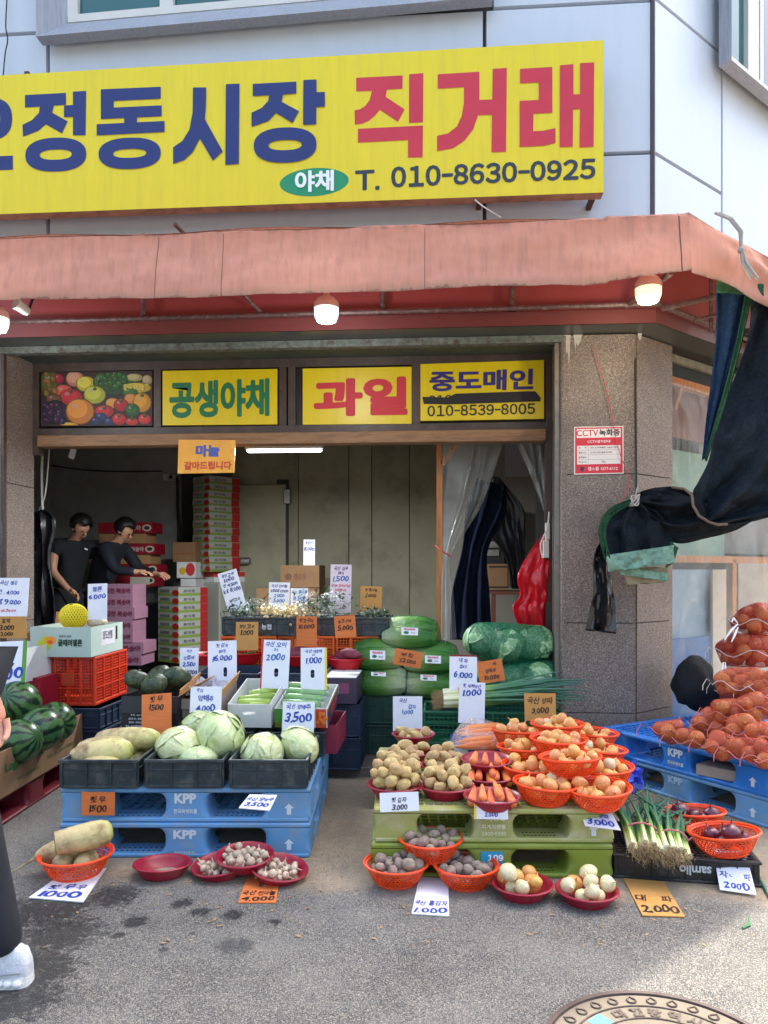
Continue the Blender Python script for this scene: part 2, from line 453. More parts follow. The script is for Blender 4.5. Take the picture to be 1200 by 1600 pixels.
def card(label, x0, y0, x1, y1, d, board, lines, lean=12, roll=0, turn=0, **kw):
    """upright price card filling a pixel box at depth d, leaning back a little"""
    W = (x1 - x0) * d / F; H = (y1 - y0) * d / F / math.cos(R(lean))
    base = PD((x0 + x1) / 2, y1, d)
    rx = Matrix.Rotation(YAW + R(turn), 3, 'Z') @ Matrix.Rotation(-R(lean), 3, 'X') @ Matrix.Rotation(R(roll), 3, 'Y')
    def P(x, z): return base + rx @ Vector((x, 0, z))
    q = Quad(P(-W / 2, H), P(W / 2, H), P(W / 2, 0), P(-W / 2, 0))
    return sign_board('price_card', label, q, board, lines, cat='price card', group=kw.pop('group', 'hand-lettered price cards'), **kw)
def flat_card(label, pts, z, board, lines, **kw):
    """card lying on something at height z (number or four heights); corner pixels in reading order"""
    zs = z if isinstance(z, (list, tuple)) else [z] * 4
    q = Quad(*[PZ(p[0], p[1], zz) for p, zz in zip(pts, zs)])
    if q.n.z < 0 and abs(q.n.z) > .5: q.n = -q.n
    return sign_board('price_card', label, q, board, lines, cat='price card', group='hand-lettered price cards', **kw)
# ================================================================ ground
def PP(px, py, p0, dr):
    """pixel ray meets the vertical plane through p0 along dr"""
    r = ray(px, py); n = Vector((-dr[1], dr[0]))
    t = (n.x * p0[0] + n.y * p0[1]) / (n.x * r.x + n.y * r.y)
    return r * t + Vector((0, 0, CH))
def ground_mat():
    m = bpy.data.materials.new('asphalt'); m.use_nodes = True; nt = m.node_tree; N = nt.nodes; L = nt.links; b = N['Principled BSDF']
    tc = N.new('ShaderNodeTexCoord'); O = tc.outputs['Object']
    def noi(sc, det=6, ro=.6, dist=0):
        n = N.new('ShaderNodeTexNoise'); n.inputs['Scale'].default_value = sc; n.inputs['Detail'].default_value = det
        n.inputs['Roughness'].default_value = ro; n.inputs['Distortion'].default_value = dist; L.new(O, n.inputs['Vector']); return n.outputs[0]
    def mr(x, a, b_, c=0, d=1, smooth=False):
        n = N.new('ShaderNodeMapRange'); n.inputs['From Min'].default_value = a; n.inputs['From Max'].default_value = b_
        n.inputs['To Min'].default_value = c; n.inputs['To Max'].default_value = d
        if smooth: n.interpolation_type = 'SMOOTHSTEP'
        L.new(x, n.inputs[0]); return n.outputs[0]
    def mth(op, a, b_):
        n = N.new('ShaderNodeMath'); n.operation = op; n.use_clamp = op in ('ADD',)
        for i, x in enumerate((a, b_)):
            if isinstance(x, (int, float)): n.inputs[i].default_value = x
            else: L.new(x, n.inputs[i])
        return n.outputs[0]
    def mix(f, a, b_):
        n = N.new('ShaderNodeMix'); n.data_type = 'RGBA'
        if isinstance(f, (int, float)): n.inputs[0].default_value = f
        else: L.new(f, n.inputs[0])
        for i, x in ((6, a), (7, b_)):
            if isinstance(x, tuple): n.inputs[i].default_value = lin(x)
            else: L.new(x, n.inputs[i])
        return n.outputs[2]
    vo = N.new('ShaderNodeTexVoronoi'); vo.inputs['Scale'].default_value = 330; L.new(O, vo.inputs['Vector'])
    sp = N.new('ShaderNodeSeparateColor'); L.new(vo.outputs['Color'], sp.inputs[0])
    base = mix(mr(noi(3.5, 8, .7), .35, .68), (84, 84, 84), (114, 113, 111))
    base = mix(mth('MULTIPLY', mr(sp.outputs[0], .55, .9), .7), base, (176, 168, 152))
    base = mix(mth('MULTIPLY', mr(sp.outputs[1], .6, .9), .75), base, (36, 36, 38))
    # paler beige strip with a soft, noisy edge, in front of and beneath the stall
    sx = N.new('ShaderNodeSeparateXYZ'); L.new(O, sx.inputs[0])
    yy = mth('ADD', sx.outputs['Y'], 0.0); n_ = N.new('ShaderNodeMath'); n_.operation = 'MULTIPLY_ADD'; L.new(noi(1.7, 5, .6), n_.inputs[0]); n_.inputs[1].default_value = .45
    ss = N.new('ShaderNodeMath'); ss.operation = 'SUBTRACT'; L.new(sx.outputs['Y'], ss.inputs[0]); ss.inputs[1].default_value = .22; L.new(ss.outputs[0], n_.inputs[2])
    beige_strip = mth('MULTIPLY', mr(n_.outputs[0], 2.95, 3.12, 0, 1, True), mr(noi(26, 8, .75), .3, .62, .35, .85))
    rx = mr(sx.outputs['X'], -1.75, -1.35, .15, 1)
    beige_strip = mth('MULTIPLY', beige_strip, rx)
    base = mix(beige_strip, base, (176, 156, 128))
    far = mth('MULTIPLY', mr(noi(2.2, 7, .65), .45, .7), .35)
    base = mix(far, base, (136, 133, 126))
    # wet drips and splashes
    wet = None
    for px, py, rr in ((75, 1420, .36), (95, 1460, .30), (60, 1515, .28), (175, 1400, .22), (20, 1560, .3), (368, 1478, .12), (365, 1430, .09), (210, 1440, .1), (285, 1412, .09), (312, 1425, .08), (185, 1462, .06), (255, 1483, .035), (430, 1440, .05), (300, 1458, .02)):
        c = PZ(px, py, 0)
        d = N.new('ShaderNodeVectorMath'); d.operation = 'DISTANCE'; L.new(O, d.inputs[0]); d.inputs[1].default_value = c
        k = mr(d.outputs['Value'], rr, rr * .25)
        if wet is None: wet = k
        else: wet = mth('MAXIMUM', wet, k)
    wn_ = N.new('ShaderNodeMath'); wn_.operation = 'MULTIPLY_ADD'; L.new(wet, wn_.inputs[0]); wn_.inputs[1].default_value = .25; L.new(noi(30, 12, .9, .8), wn_.inputs[2])
    wetm = mth('MULTIPLY', mr(wn_.outputs[0], .66, .71), mr(wet, 0, .12))
    base = mix(mth('MULTIPLY', wetm, .85), base, (30, 31, 33))
    L.new(base, b.inputs['Base Color'])
    L.new(mr(wetm, 0, 1, .88, .5), b.inputs['Roughness']); b.inputs['Specular IOR Level'].default_value = .3
    bp = N.new('ShaderNodeBump'); bp.inputs['Strength'].default_value = .8; bp.inputs['Distance'].default_value = .006
    hh = mth('ADD', vo.outputs['Distance'], noi(90, 5)); L.new(hh, bp.inputs['Height']); L.new(bp.outputs[0], b.inputs['Normal'])
    return m
mb = MB(); mb.add([(-60, -60, 0), (60, -60, 0), (60, 60, 0), (-60, 60, 0)], [(0, 1, 2, 3)])
tag(mb.build('ground', ground_mat(), smooth=False), kind='structure')

# ================================================================ building materials
def granite_mat(name, c1, c2, c3):
    m = mat(name, c1, .5, .10, 3, spec=.4)
    N, L, b = nodes_of(m)
    src = b.inputs['Base Color'].links[0].from_socket
    tc = N['Texture Coordinate']
    for sc_, th, colr, am in ((300, .58, c2, .8), (230, .66, c3, .6), (420, .64, (44, 38, 38), .7)):
        v = N.new('ShaderNodeTexVoronoi'); v.inputs['Scale'].default_value = sc_; L.new(tc.outputs['Object'], v.inputs['Vector'])
        s = N.new('ShaderNodeSeparateColor'); L.new(v.outputs['Color'], s.inputs[0])
        r = N.new('ShaderNodeMapRange'); r.inputs['From Min'].default_value = th; r.inputs['From Max'].default_value = th + .12; r.inputs['To Max'].default_value = am
        L.new(s.outputs[0], r.inputs[0]); x = N.new('ShaderNodeMix'); x.data_type = 'RGBA'
        L.new(r.outputs[0], x.inputs[0]); L.new(src, x.inputs[6]); x.inputs[7].default_value = lin(colr); src = x.outputs[2]
    n = N.new('ShaderNodeTexNoise'); n.inputs['Scale'].default_value = 2.2; n.inputs['Detail'].default_value = 8; L.new(tc.outputs['Object'], n.inputs['Vector'])
    r = N.new('ShaderNodeMapRange'); r.inputs['From Min'].default_value = .5; r.inputs['From Max'].default_value = .72; r.inputs['To Max'].default_value = .45; L.new(n.outputs[0], r.inputs[0])
    x = N.new('ShaderNodeMix'); x.data_type = 'RGBA'; L.new(r.outputs[0], x.inputs[0]); L.new(src, x.inputs[6]); x.inputs[7].default_value = lin((70, 64, 62)); src = x.outputs[2]
    L.new(src, b.inputs['Base Color'])
    return m
granite = granite_mat('granite', (142, 126, 116), (90, 78, 72), (190, 174, 162))
granite_d = granite_mat('granite_step', (120, 110, 104), (86, 76, 70), (160, 150, 142))
clad = mat('aluminium_cladding', (198, 208, 219), .36, .015, .8, spec=.5, stretch=(5, 5, .5), dirt=((176, 180, 186), .14, 2.5), bump=.02, bs=1.5)
seal = mat('joint_sealant', (78, 74, 74), .8, .1)
trimm = mat('window_trim', (150, 156, 166), .4, .10, 3, stretch=(14, 14, .8), dirt=((110, 110, 112), .5, 5))
whitef = mat('white_window_frame', (205, 205, 200), .45, .06)
glass_t = mat('teal_glass', (38, 92, 92), .06, .25, 1.1, spec=.8)
glass_d = mat('dark_glass', (42, 52, 58), .06, .25, 1.1, spec=.8)
bronze = mat('bronze_aluminium', (66, 52, 47), .45, .18, 9, dirt=((96, 80, 66), .5, 14))
woodbeam = mat('weathered_sill_beam', (150, 112, 78), .6, .16, 7, stretch=(1, 8, 8), dirt=((90, 66, 50), .7, 6))
fascia_m = mat('maroon_fascia', (104, 52, 52), .38, .07, 2, spec=.5)
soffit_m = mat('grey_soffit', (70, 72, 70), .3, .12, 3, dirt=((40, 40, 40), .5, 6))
redwall = mat('red_panel', (142, 58, 58), .5, .07, 2)
pipe_m = mat('painted_pipe', (90, 62, 62), .55, .2, 15, dirt=((150, 140, 134), .5, 40), metal=.2)
grey_in = mat('interior_grey_wall', (150, 150, 146), .8, .08, 2, dirt=((110, 108, 104), .5, 3))
green_in = mat('cold_room_panel', (142, 137, 112), .55, .07, 1.5, dirt=((76, 70, 56), .5, 2.6))
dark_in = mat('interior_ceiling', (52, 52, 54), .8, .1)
timber = mat('raw_timber', (176, 116, 66), .7, .15, 5, stretch=(8, 8, 1), dirt=((120, 72, 40), .5, 9))

YU = 4.98
CP0 = PY(1018, 200, YU); CANG = R(43); CD = Vector((math.cos(CANG), math.sin(CANG))); CN = Vector((math.sin(CANG), -math.cos(CANG)))
def cpt(s, z, out=0):      # point on the chamfer wall
    return Vector((CP0.x + CD.x * s + CN.x * out, CP0.y + CD.y * s + CN.y * out, z))
def csp(px): # distance along the chamfer of a pixel column
    p = PP(px, 300, (CP0.x, CP0.y), CD); return (Vector((p.x, p.y)) - Vector((CP0.x, CP0.y))).length
def fpt(s, z, out=0): return Vector((s, YU - out, z))
HB = 7.5
building = thing('shop_building', 'pale metal-clad corner building with the open ground-floor shop', 'building', (0, 6.5, 0))
org_b = (0, 6.5, 0)
def bpart(mb, name, m, smooth=False):
    o = mb.build(name, m, smooth=smooth, origin=org_b); o.location = (0, 0, 0); o.parent = building; return o
# core of the upper walls behind the panels
mb = MB()
XC = CP0.x
L1 = 3.2
e = cpt(L1, 0)
ring = [(-6, YU + .02), (XC, YU + .02), (e.x - CN.x * .02, e.y - CN.y * .02), (e.x, 11.5), (-6, 11.5)]
mb.add([(x, y, 2.95) for x, y in ring] + [(x, y, HB) for x, y in ring], [(0, 1, 6, 5), (1, 2, 7, 6), (2, 3, 8, 7), (3, 4, 9, 8), (4, 0, 5, 9), (5, 6, 7, 8, 9), (0, 4, 3, 2, 1)])
bpart(mb, 'wall_core', seal)
def panel(fn, s0, s1, z0, z1, th=.018, gap=.013):
    mb = MB()
    a = [fn(s0 + gap, z0 + gap, th), fn(s1 - gap, z0 + gap, th), fn(s1 - gap, z1 - gap, th), fn(s0 + gap, z1 - gap, th)]
    b_ = [fn(s0 + gap * .7, z0 + gap * .7, -.015), fn(s1 - gap * .7, z0 + gap * .7, -.015), fn(s1 - gap * .7, z1 - gap * .7, -.015), fn(s0 + gap * .7, z1 - gap * .7, -.015)]
    mb.add(a + b_, [(0, 1, 2, 3), (0, 4, 5, 1), (1, 5, 6, 2), (2, 6, 7, 3), (3, 7, 4, 0)])
    return bpart(mb, 'cladding_panel', clad)
xa = PY(77, 300, YU).x; xb = PY(757, 300, YU).x; xw0 = PY(62, 60, YU).x; xw1 = PY(768, 20, YU).x
for s0, s1 in ((-5.2, xa), (xa, xb), (xb, XC)):
    for z0, z1 in ((2.95, 3.9), (3.9, 4.86)):
        panel(fpt, s0, s1, z0, z1)
for z0, z1 in ((4.86, 6.3), (6.3, 7.25), (7.25, 7.5)):
    for s0, s1 in (((-5.2, xw0), (xw1, XC)) if z0 < 5 else ((-5.2, xa), (xa, xb), (xb, XC))):
        panel(fpt, s0, s1, z0, z1)
sc1 = csp(1124); sw0 = csp(1117)
for z0, z1 in ((2.95, 3.9), (3.9, 4.60), (4.60, 4.88), (4.88, 6.3), (6.3, 7.25), (7.25, 7.5)):
    pass
for z0, z1 in ((2.95, 3.9), (3.9, 4.88), (4.88, 6.3), (6.3, 7.25), (7.25, 7.5)):
    panel(cpt, 0, sc1, z0, z1)
panel(cpt, sc1, L1, 2.95, PP(1118, 98, (CP0.x, CP0.y), CD).z - .02); panel(cpt, sc1, L1, 6.3, 7.25); panel(cpt, sc1, L1, 7.25, HB)
mb = MB(); mb.bar((XC, YU - .02, 2.95), (XC, YU - .02, HB), .02); bpart(mb, 'corner_trim', seal)
def window(fn, s0, s1, z0, z1, mull, tilt=0, tw=.16, glasses=(glass_t,)):
    """projecting trim round a row of sliding lights"""
    zz = lambda s, z: z + tilt * ((s - s0) / (s1 - s0) - .5)
    f = MB()
    # bottom member: underside, slanted face; left member
    o_ = .09
    for (a0, b0, a1, b1) in (((s0, z0), (s0 + tw, z0 + tw), (s1, z0), (s1 - tw, z0 + tw)), ((s0, z1), (s0 + tw, z1 - tw), (s0, z0), (s0 + tw, z0 + tw)), ((s1, z0), (s1 - tw, z0 + tw), (s1, z1), (s1 - tw, z1 - tw))):
        A = fn(a0[0], zz(*a0), .0); A2 = fn(a0[0], zz(*a0), o_); B = fn(b0[0], zz(*b0), -.03)
        C = fn(a1[0], zz(*a1), .0); C2 = fn(a1[0], zz(*a1), o_); D = fn(b1[0], zz(*b1), -.03)
        f.add([A, A2, B, C, C2, D], [(0, 1, 4, 3), (1, 2, 5, 4)])
    w = bpart(f, 'window', trimm)
    fr = MB()
    i0, i1, j0, j1 = s0 + tw, s1 - tw, z0 + tw, z1 - tw
    def bar(sa, za, sb, zb, wd, dp, mbx):
        mbx.bar(fn(sa, zz(sa, za), -.05), fn(sb, zz(sb, zb), -.05), wd, dp, up=fn(0, 0, 1) - fn(0, 0, 0)) if sa == sb else mbx.bar(fn(sa, zz(sa, za), -.05), fn(sb, zz(sb, zb), -.05), wd if False else dp, wd)
    fr.bar(fn(i0, zz(i0, j0 + .02), -.05), fn(i1, zz(i1, j0 + .02), -.05), .06, .05)
    for s, wd in [(i0 + .03, .07)] + list(mull):
        p = fn(s, j0, -.05); q = fn(s, j1, -.05); fr.bar(p, q, .05, wd, up=(fn(1, 0, 0) - fn(0, 0, 0)))
    o = fr.build('frame', whitef, smooth=False, origin=org_b); o.location = (0, 0, 0); o.parent = w
    edges = [i0] + [s for s, _ in mull] + [i1]
    for k in range(len(edges) - 1):
        g = MB(); a, b_ = edges[k], edges[k + 1]
        g.add([fn(a, j0, -.06 - .004 * (k % 2)), fn(b_, j0, -.06 - .004 * (k % 2)), fn(b_, j1, -.06 - .004 * (k % 2)), fn(a, j1, -.06 - .004 * (k % 2))], [(0, 1, 2, 3)])
        o = g.build('pane', glasses[k % len(glasses)], smooth=False, origin=org_b); o.location = (0, 0, 0); o.parent = w
# the windows sit proud of the core: pull core back behind them with a dark recess face
window(lambda s, z, out=0: fpt(s, z, out + .07), xw0 + .06, xw1, 4.785, 6.25,
       [(PY(262, 20, YU - .02).x, .09), (PY(414, 20, YU - .02).x, .14), (PY(570, 5, YU).x, .05), (PY(655, 5, YU).x, .12)], tilt=.10)
zc = PP(1118, 98, (CP0.x, CP0.y), CD).z
zc -= .10
window(lambda s, z, out=0: cpt(s, z, out + .07), sw0 - .08, L1 - .05, zc, 6.2, [(csp(1168), .16), (csp(1176) + .05, .05), (csp(1240), .1)], tw=.13, glasses=(glass_t, glass_d, glass_d, glass_d))

# red band, fascia and soffit over the shopfront
YF = 4.84
fc = PY(1025, 508, YF); zf0 = 2.785; zf1 = 2.872
fe = Vector((fc.x + CD.x * 2.6, fc.y + CD.y * 2.6))
mb = MB()
pts = [(-6, YF), (fc.x, YF), (fe.x, fe.y), (fe.x - CN.x * .3, fe.y - CN.y * .3), (fc.x - .12, YF + .3), (-6, YF + .3)]
mb.add([(x, y, zf0) for x, y in pts] + [(x, y, zf1) for x, y in pts], [(0, 1, 7, 6), (1, 2, 8, 7), (6, 7, 8, 9, 10, 11)])
bpart(mb, 'fascia', fascia_m)
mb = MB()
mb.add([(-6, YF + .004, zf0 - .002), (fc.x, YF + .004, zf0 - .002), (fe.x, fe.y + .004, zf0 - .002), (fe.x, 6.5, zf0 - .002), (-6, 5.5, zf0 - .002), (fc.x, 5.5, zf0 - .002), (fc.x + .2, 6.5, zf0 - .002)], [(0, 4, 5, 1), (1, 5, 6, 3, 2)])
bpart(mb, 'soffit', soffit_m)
rbx = [(-6, 4.93), (XC + .0, 4.93)]
mb = MB(); a = cpt(0, 0, .05); b_ = cpt(2.8, 0, .05)
mb.add([(-6, 4.93, zf1), (a.x, a.y, zf1), (a.x, a.y, 3.42), (-6, 4.93, 3.42), (b_.x, b_.y, zf1), (b_.x, b_.y, 3.42)], [(0, 1, 2, 3), (1, 4, 5, 2)])
bpart(mb, 'red_band', redwall)
# entrance lip and recessed underside of the opening
XL, XR = -2.968, .773; YT = 5.40
mb = MB(); mb.bx(XL - .3, XR + .02, 5.03, 5.09, 2.735, zf0 - .004); bpart(mb, 'rusty_lintel_lip', mat('flaking_paint', (104, 112, 106), .8, .35, 30, dirt=((66, 46, 40), .9, 22)))
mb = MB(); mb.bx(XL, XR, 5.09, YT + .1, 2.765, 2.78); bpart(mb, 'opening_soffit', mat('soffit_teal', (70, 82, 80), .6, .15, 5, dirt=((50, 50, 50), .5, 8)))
# transom frame
tr = MB()
zt0, zt1 = 2.24, 2.765
tr.bx(XL, XR, YT, YT + .07, zt1 - .06, zt1); tr.bx(XL, XL + .05, YT - .001, YT + .07, 2.1, zt1 - .06)
tr.bx(XR - .045, XR, YT - .001, YT + .07, .1, zt1 - .06); tr.bx(XL + .05, XR - .045, YT, YT + .07, zt0, zt0 + .05)
bpart(tr, 'transom_frame', bronze)
def tx(px): return PY(px, 620, YT).x
for p in (246, 442, 456, 650):
    mb = MB(); w = .026 if p != 650 else .03
    mb.bx(tx(p) - w, tx(p) + w, YT - .004, YT + .06, zt0 + .05, zt1 - .06); bpart(mb, 'mullion', bronze)
mb = MB(); mb.bx(XL + .05, XR - .045, YT - .03, YT + .08, 2.155, 2.237, .004); bpart(mb, 'beam', woodbeam)
mb = MB(); mb.bx(XL + .05, XR, YT + .05, YT + .06, zt0 + .04, zt1 - .05); bpart(mb, 'transom_backing', mat('transom_back', (34, 32, 34), .4, .1))
# shutter rails
rail = mat('dull_steel_rail', (116, 112, 106), .45, .12, 8, metal=.5, dirt=((84, 66, 54), .5, 18))
for x in (XR - .012,):
    mb = MB(); mb.bx(x - .02, x + .012, 5.06, 5.10, .06, 2.735); mb.bx(x - .02, x + .012, 5.13, 5.16, .06, 2.735); bpart(mb, 'shutter_rail', rail)
mb = MB(); mb.bx(XL - .012, XL + .012, 5.01, 5.045, .06, 2.735); bpart(mb, 'shutter_rail', bronze)

# granite pillars: a core with separate slabs
def pillar(label, foot, rows, edges, loc):
    t = thing('granite_pillar', label, 'pillar', loc)
    mb = MB(); n = len(foot)
    mb.add([(x, y, .0) for x, y in foot] + [(x, y, zf0 - .004) for x, y in foot], [tuple((i, (i + 1) % n, (i + 1) % n + n, i + n)) for i in range(n)])
    o = mb.build('core', seal, t, smooth=False, origin=loc); o.location = (0, 0, 0)
    for (a, b_) in edges:
        A = Vector(a + (0,)); B = Vector(b_ + (0,)); d = (B - A).normalized(); nn = Vector((d.y, -d.x, 0))
        for z0, z1 in rows:
            mb = MB(); g = .003
            p = [A + d * g, B - d * g]
            vv = []
            for o_ in (.014, .002):
                for q, z in ((p[0], z0 + g), (p[1], z0 + g), (p[1], z1 - g), (p[0], z1 - g)): vv.append(q + nn * o_ + Vector((0, 0, z)))
            mb.add(vv, [(0, 1, 2, 3), (0, 4, 5, 1), (1, 5, 6, 2), (2, 6, 7, 3), (3, 7, 4, 0)])
            o = mb.build('granite_slab', granite, t, smooth=False, origin=loc); o.location = (0, 0, 0)
    return t
pr = PY(991, 800, 5.05)
pe = PP(1048, 800, (pr.x, 5.05), CD)
rows = ((.0, .34), (.34, .92), (.92, 1.88), (1.88, zf0 - .005))
pil_r = pillar('speckled granite corner pillar carrying the red camera notice', [(XR + .03, 5.06), (pr.x, 5.06), (pe.x - .01, pe.y), (pe.x - .05, pe.y + .5), (XR + .03, 5.5)], rows,
               [((XR + .035, 5.05), (pr.x, 5.05)), ((pr.x + .006, 5.05 + .004), (pe.x, pe.y)), ((XR + .02, 5.5), (XR + .02, 5.165))], ((XR + pr.x) / 2, 5.2, 0))
mb = MB(); mb.tube([(XR + .024, 5.055, .0), (XR + .024, 5.055, zf0 - .01)], .024, 12); mb.tube([(pr.x, 5.045, .0), (pr.x, 5.045, zf0 - .01)], .007, 8)
o = mb.build('corner_moulding', granite, pil_r, origin=pil_r.location); o.location = (0, 0, 0)
pil_l = pillar('granite pillar at the left edge of the shop opening', [(XL - .8, 5.06), (XL - .01, 5.06), (XL - .01, 5.42), (XL - .8, 5.42)], ((.0, .9), (.9, 1.86), (1.86, zf0 - .005)),
               [((XL - .8, 5.05), (XL - .02, 5.05)), ((XL - .012, 5.05), (XL - .012, 5.42))], (XL - .4, 5.2, 0))
# white paint runs under the fascia on the right pillar
mb = MB()
for px, w, ln in ((886, .05, .12), (903, .06, .07), (889, .02, .2), (899, .02, .10), (1000, .03, .05)):
    x = PY(px, 530, 5.03).x; pts = [(x - w / 2, 5.034, zf0 - .005)]
    for k in range(7): pts.append((x - w / 2 + w * (k + .5) / 7, 5.034, zf0 - ln * (1 - abs((k - 3) / 3.4) ** 1.5) - .01 * (k % 2)))
    pts.append((x + w / 2, 5.034, zf0 - .005)); mb.poly([(p[0], 5.034 - .0004 * len(mb.f), p[2]) for p in pts][::-1])
o = mb.build('paint_run', mat('white_paint_run', (176, 172, 166), .7, .15, 30), pil_r, smooth=False, origin=pil_r.location); o.location = (0, 0, 0)

mb = MB(); mb.bx(-6, XL - .8, 5.1, 5.3, 0, 2.78); bpart(mb, 'front_wall', grey_in)  # unseen wall left of the pillar, added to stop a light leak
# threshold, shop floor and inner walls
mb = MB()
for i in range(6):
    x0 = XL - .1 + i * .68
    if x0 > .9: break
    m_ = MB(); m_.bx(x0 + .004, min(x0 + .676, .98), 4.66, 5.44, -.02, .06, .004)
    o = m_.build('threshold_slab', granite_d, smooth=False); tag(o, kind='structure')
mb = MB(); mb.bx(-4.8, 2.6, 5.44, 10.4, -.02, .10)
tag(mb.build('shop_floor', mat('concrete_floor', (72, 70, 68), .7, .2, 3, dirt=((40, 38, 36), .5, 5)), smooth=False), kind='structure')
XG = PY(278, 800, 9.0).x; XK = PY(370, 800, 8.6).x; XQ = PY(690, 800, 8.6).x
for nm, a, b_, m_ in (('left_wall', (-4.7, 5.3), (-4.7, 9.0), grey_in), ('back_wall', (-4.7, 9.0), (XG, 9.0), grey_in), ('recess_wall', (XG, 9.9), (XK, 9.9), grey_in),
                      ('recess_side', (XG, 9.0), (XG, 9.9), grey_in), ('office_wall', (XQ, 7.7), (2.4, 7.7), mat('office_wall', (126, 122, 112), .8, .08, 2)), ('right_wall', (1.35, 5.5), (1.35, 7.7), mat('office_side_wall', (84, 70, 58), .7, .12, 3))):
    mb = MB(); A = Vector(a + (0,)); B = Vector(b_ + (0,)); n_ = (B - A).normalized(); nn = Vector((-n_.y, n_.x, 0)) * .04
    mb.add([A - nn, B - nn, B + nn, A + nn] + [p + Vector((0, 0, 2.95)) for p in (A - nn, B - nn, B + nn, A + nn)], [(0, 1, 5, 4), (1, 2, 6, 5), (2, 3, 7, 6), (3, 0, 4, 7)])
    bpart(mb, 'interior_wall', m_)
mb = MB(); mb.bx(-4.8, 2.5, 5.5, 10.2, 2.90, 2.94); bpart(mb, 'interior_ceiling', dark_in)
# cold room: separate insulated panels and a door
xs = [XK, PY(466, 800, 8.6).x, PY(545, 800, 8.6).x, PY(581, 800, 8.6).x, PY(640, 800, 8.6).x, XQ + .1]
for i in range(5):
    mb = MB(); mb.bx(xs[i] + .003, xs[i + 1] - .003, 8.6, 8.68, .1, 2.88, .004); bpart(mb, 'cold_room_panel', green_in)
mb = MB(); mb.bx(XK - .06, XK, 8.62, 10.2, .1, 2.88); mb.bx(XQ + .02, XQ + .1, 7.7, 8.6, .1, 2.88); bpart(mb, 'cold_room_side', green_in)
def yz(px, py, Y): p = PY(px, py, Y); return p.x, p.z
dx0, dzt = yz(372, 757, 8.55); dx1, _ = yz(447, 752, 8.55)
mb = MB(); mb.bx(dx0, dx1, 8.545, 8.6, .15, dzt, .012); door = bpart(mb, 'cold_room_door', mat('cold_door', (150, 146, 120), .5, .05, 1.5, dirt=((80, 72, 56), .4, 2.5)))
for nm, mbx, m_ in (('door_edge', MB().bx(dx1 + .0, dx1 + .02, 8.55, 8.6, .1, dzt + .05).bx(dx1 - .1, dx1 + .02, 8.535, 8.6, dzt + .002, dzt + .05), mat('black_rubber', (24, 24, 26), .6)),
                    ('hinge', MB().bx(dx1 - .02, dx1 + .06, 8.50, 8.545, 2.0, 2.17, .01), mat('chrome', (190, 190, 190), .25, .05, metal=.9)),
                    ('handle', MB().bx(dx0 - .05, dx0 + .17, 8.44, 8.50, 1.33, 1.40, .02), mat('chrome', (190, 190, 190)))):
    o = mbx.build(nm, m_, smooth=False, origin=org_b); o.location = (0, 0, 0); o.parent = door
# office doorway timber
mb = MB(); px0 = PY(682, 800, 5.75).x; px1 = PY(691, 800, 5.75).x
mb.bx(px0, px1, 5.75, 5.80, .1, 2.5); mb.bar((px1, 5.77, 2.05), (px1 + .12, 5.77, 2.22), .04, .04); bpart(mb, 'door_post', timber)
mb = MB(); mb.bx(XK - .05, XQ + .1, 8.69, 8.75, .1, 2.88); bpart(mb, 'cold_room_core', dark_in)
# ================================================================ big yellow sign
YS = 4.74
def box_sign(label, tl, tr, br, bl, Y, th, face, side):
    q = [PY(*p, Y) for p in (tl, tr, br, bl)]; c = sum(q, Vector()) / 4; c.y = Y + th
    t = thing('shop_sign', label, 'sign', c)
    mb = MB(); back = [p + Vector((0, th, 0)) for p in q]
    mb.add(q + back, [(0, 4, 5, 1), (1, 5, 6, 2), (2, 6, 7, 3), (3, 7, 4, 0), (4, 7, 6, 5)])
    o = mb.build('sign_box', side, t, smooth=False, origin=c); o.location = (0, 0, 0)
    mb = MB(); e = .006
    f = [p + Vector((0, -.002, 0)) for p in q]; mb.add(f, [(0, 3, 2, 1)])
    o = mb.build('sign_face', face, t, smooth=False, origin=c); o.location = (0, 0, 0)
    return t, c
def yellow_mat(nm, c0, dirt=.5):
    m = mat(nm, c0, .35, .04, 2, stretch=(9, 9, .6), dirt=((150, 138, 70), dirt * .45, 3), spec=.45); return m
yel = yellow_mat('sign_yellow', (228, 208, 26), .28); signside = mat('sign_edge', (176, 140, 118), .6, .2, 8, dirt=((96, 60, 44), .7, 12))
big, cbig = box_sign('long yellow signboard with large blue and red lettering above the awning', (-170, 128), (943, 63), (943, 301), (-170, 341), YS, .085, yel, signside)
def trace(parts, colr, name='lettering', lift=.004, parent=big, c=cbig, Y=YS):
    mb = MB()
    for i, pts in enumerate(parts):
        y = Y - lift - .0003 * i
        vv, ff = flat_outline([[(p[0], -p[1]) for p in lp] for lp in pts], 0) if isinstance(pts[0], list) else flat_outline([[(p[0], -p[1]) for p in pts]], 0)
        mb.add([PY(p.x, -p.y, y) for p in vv], ff)
    o = mb.build(name, ink(colr), parent, smooth=False, origin=c); o.location = (0, 0, 0); return o
def Z1(*p): return [(x / 2, y / 2) for x, y in p]
def Z2(*p): return [(600 + x / 2, y / 2) for x, y in p]
def Z3(*p): return [(540 + x / 6.667, 80 + y / 6.667) for x, y in p]
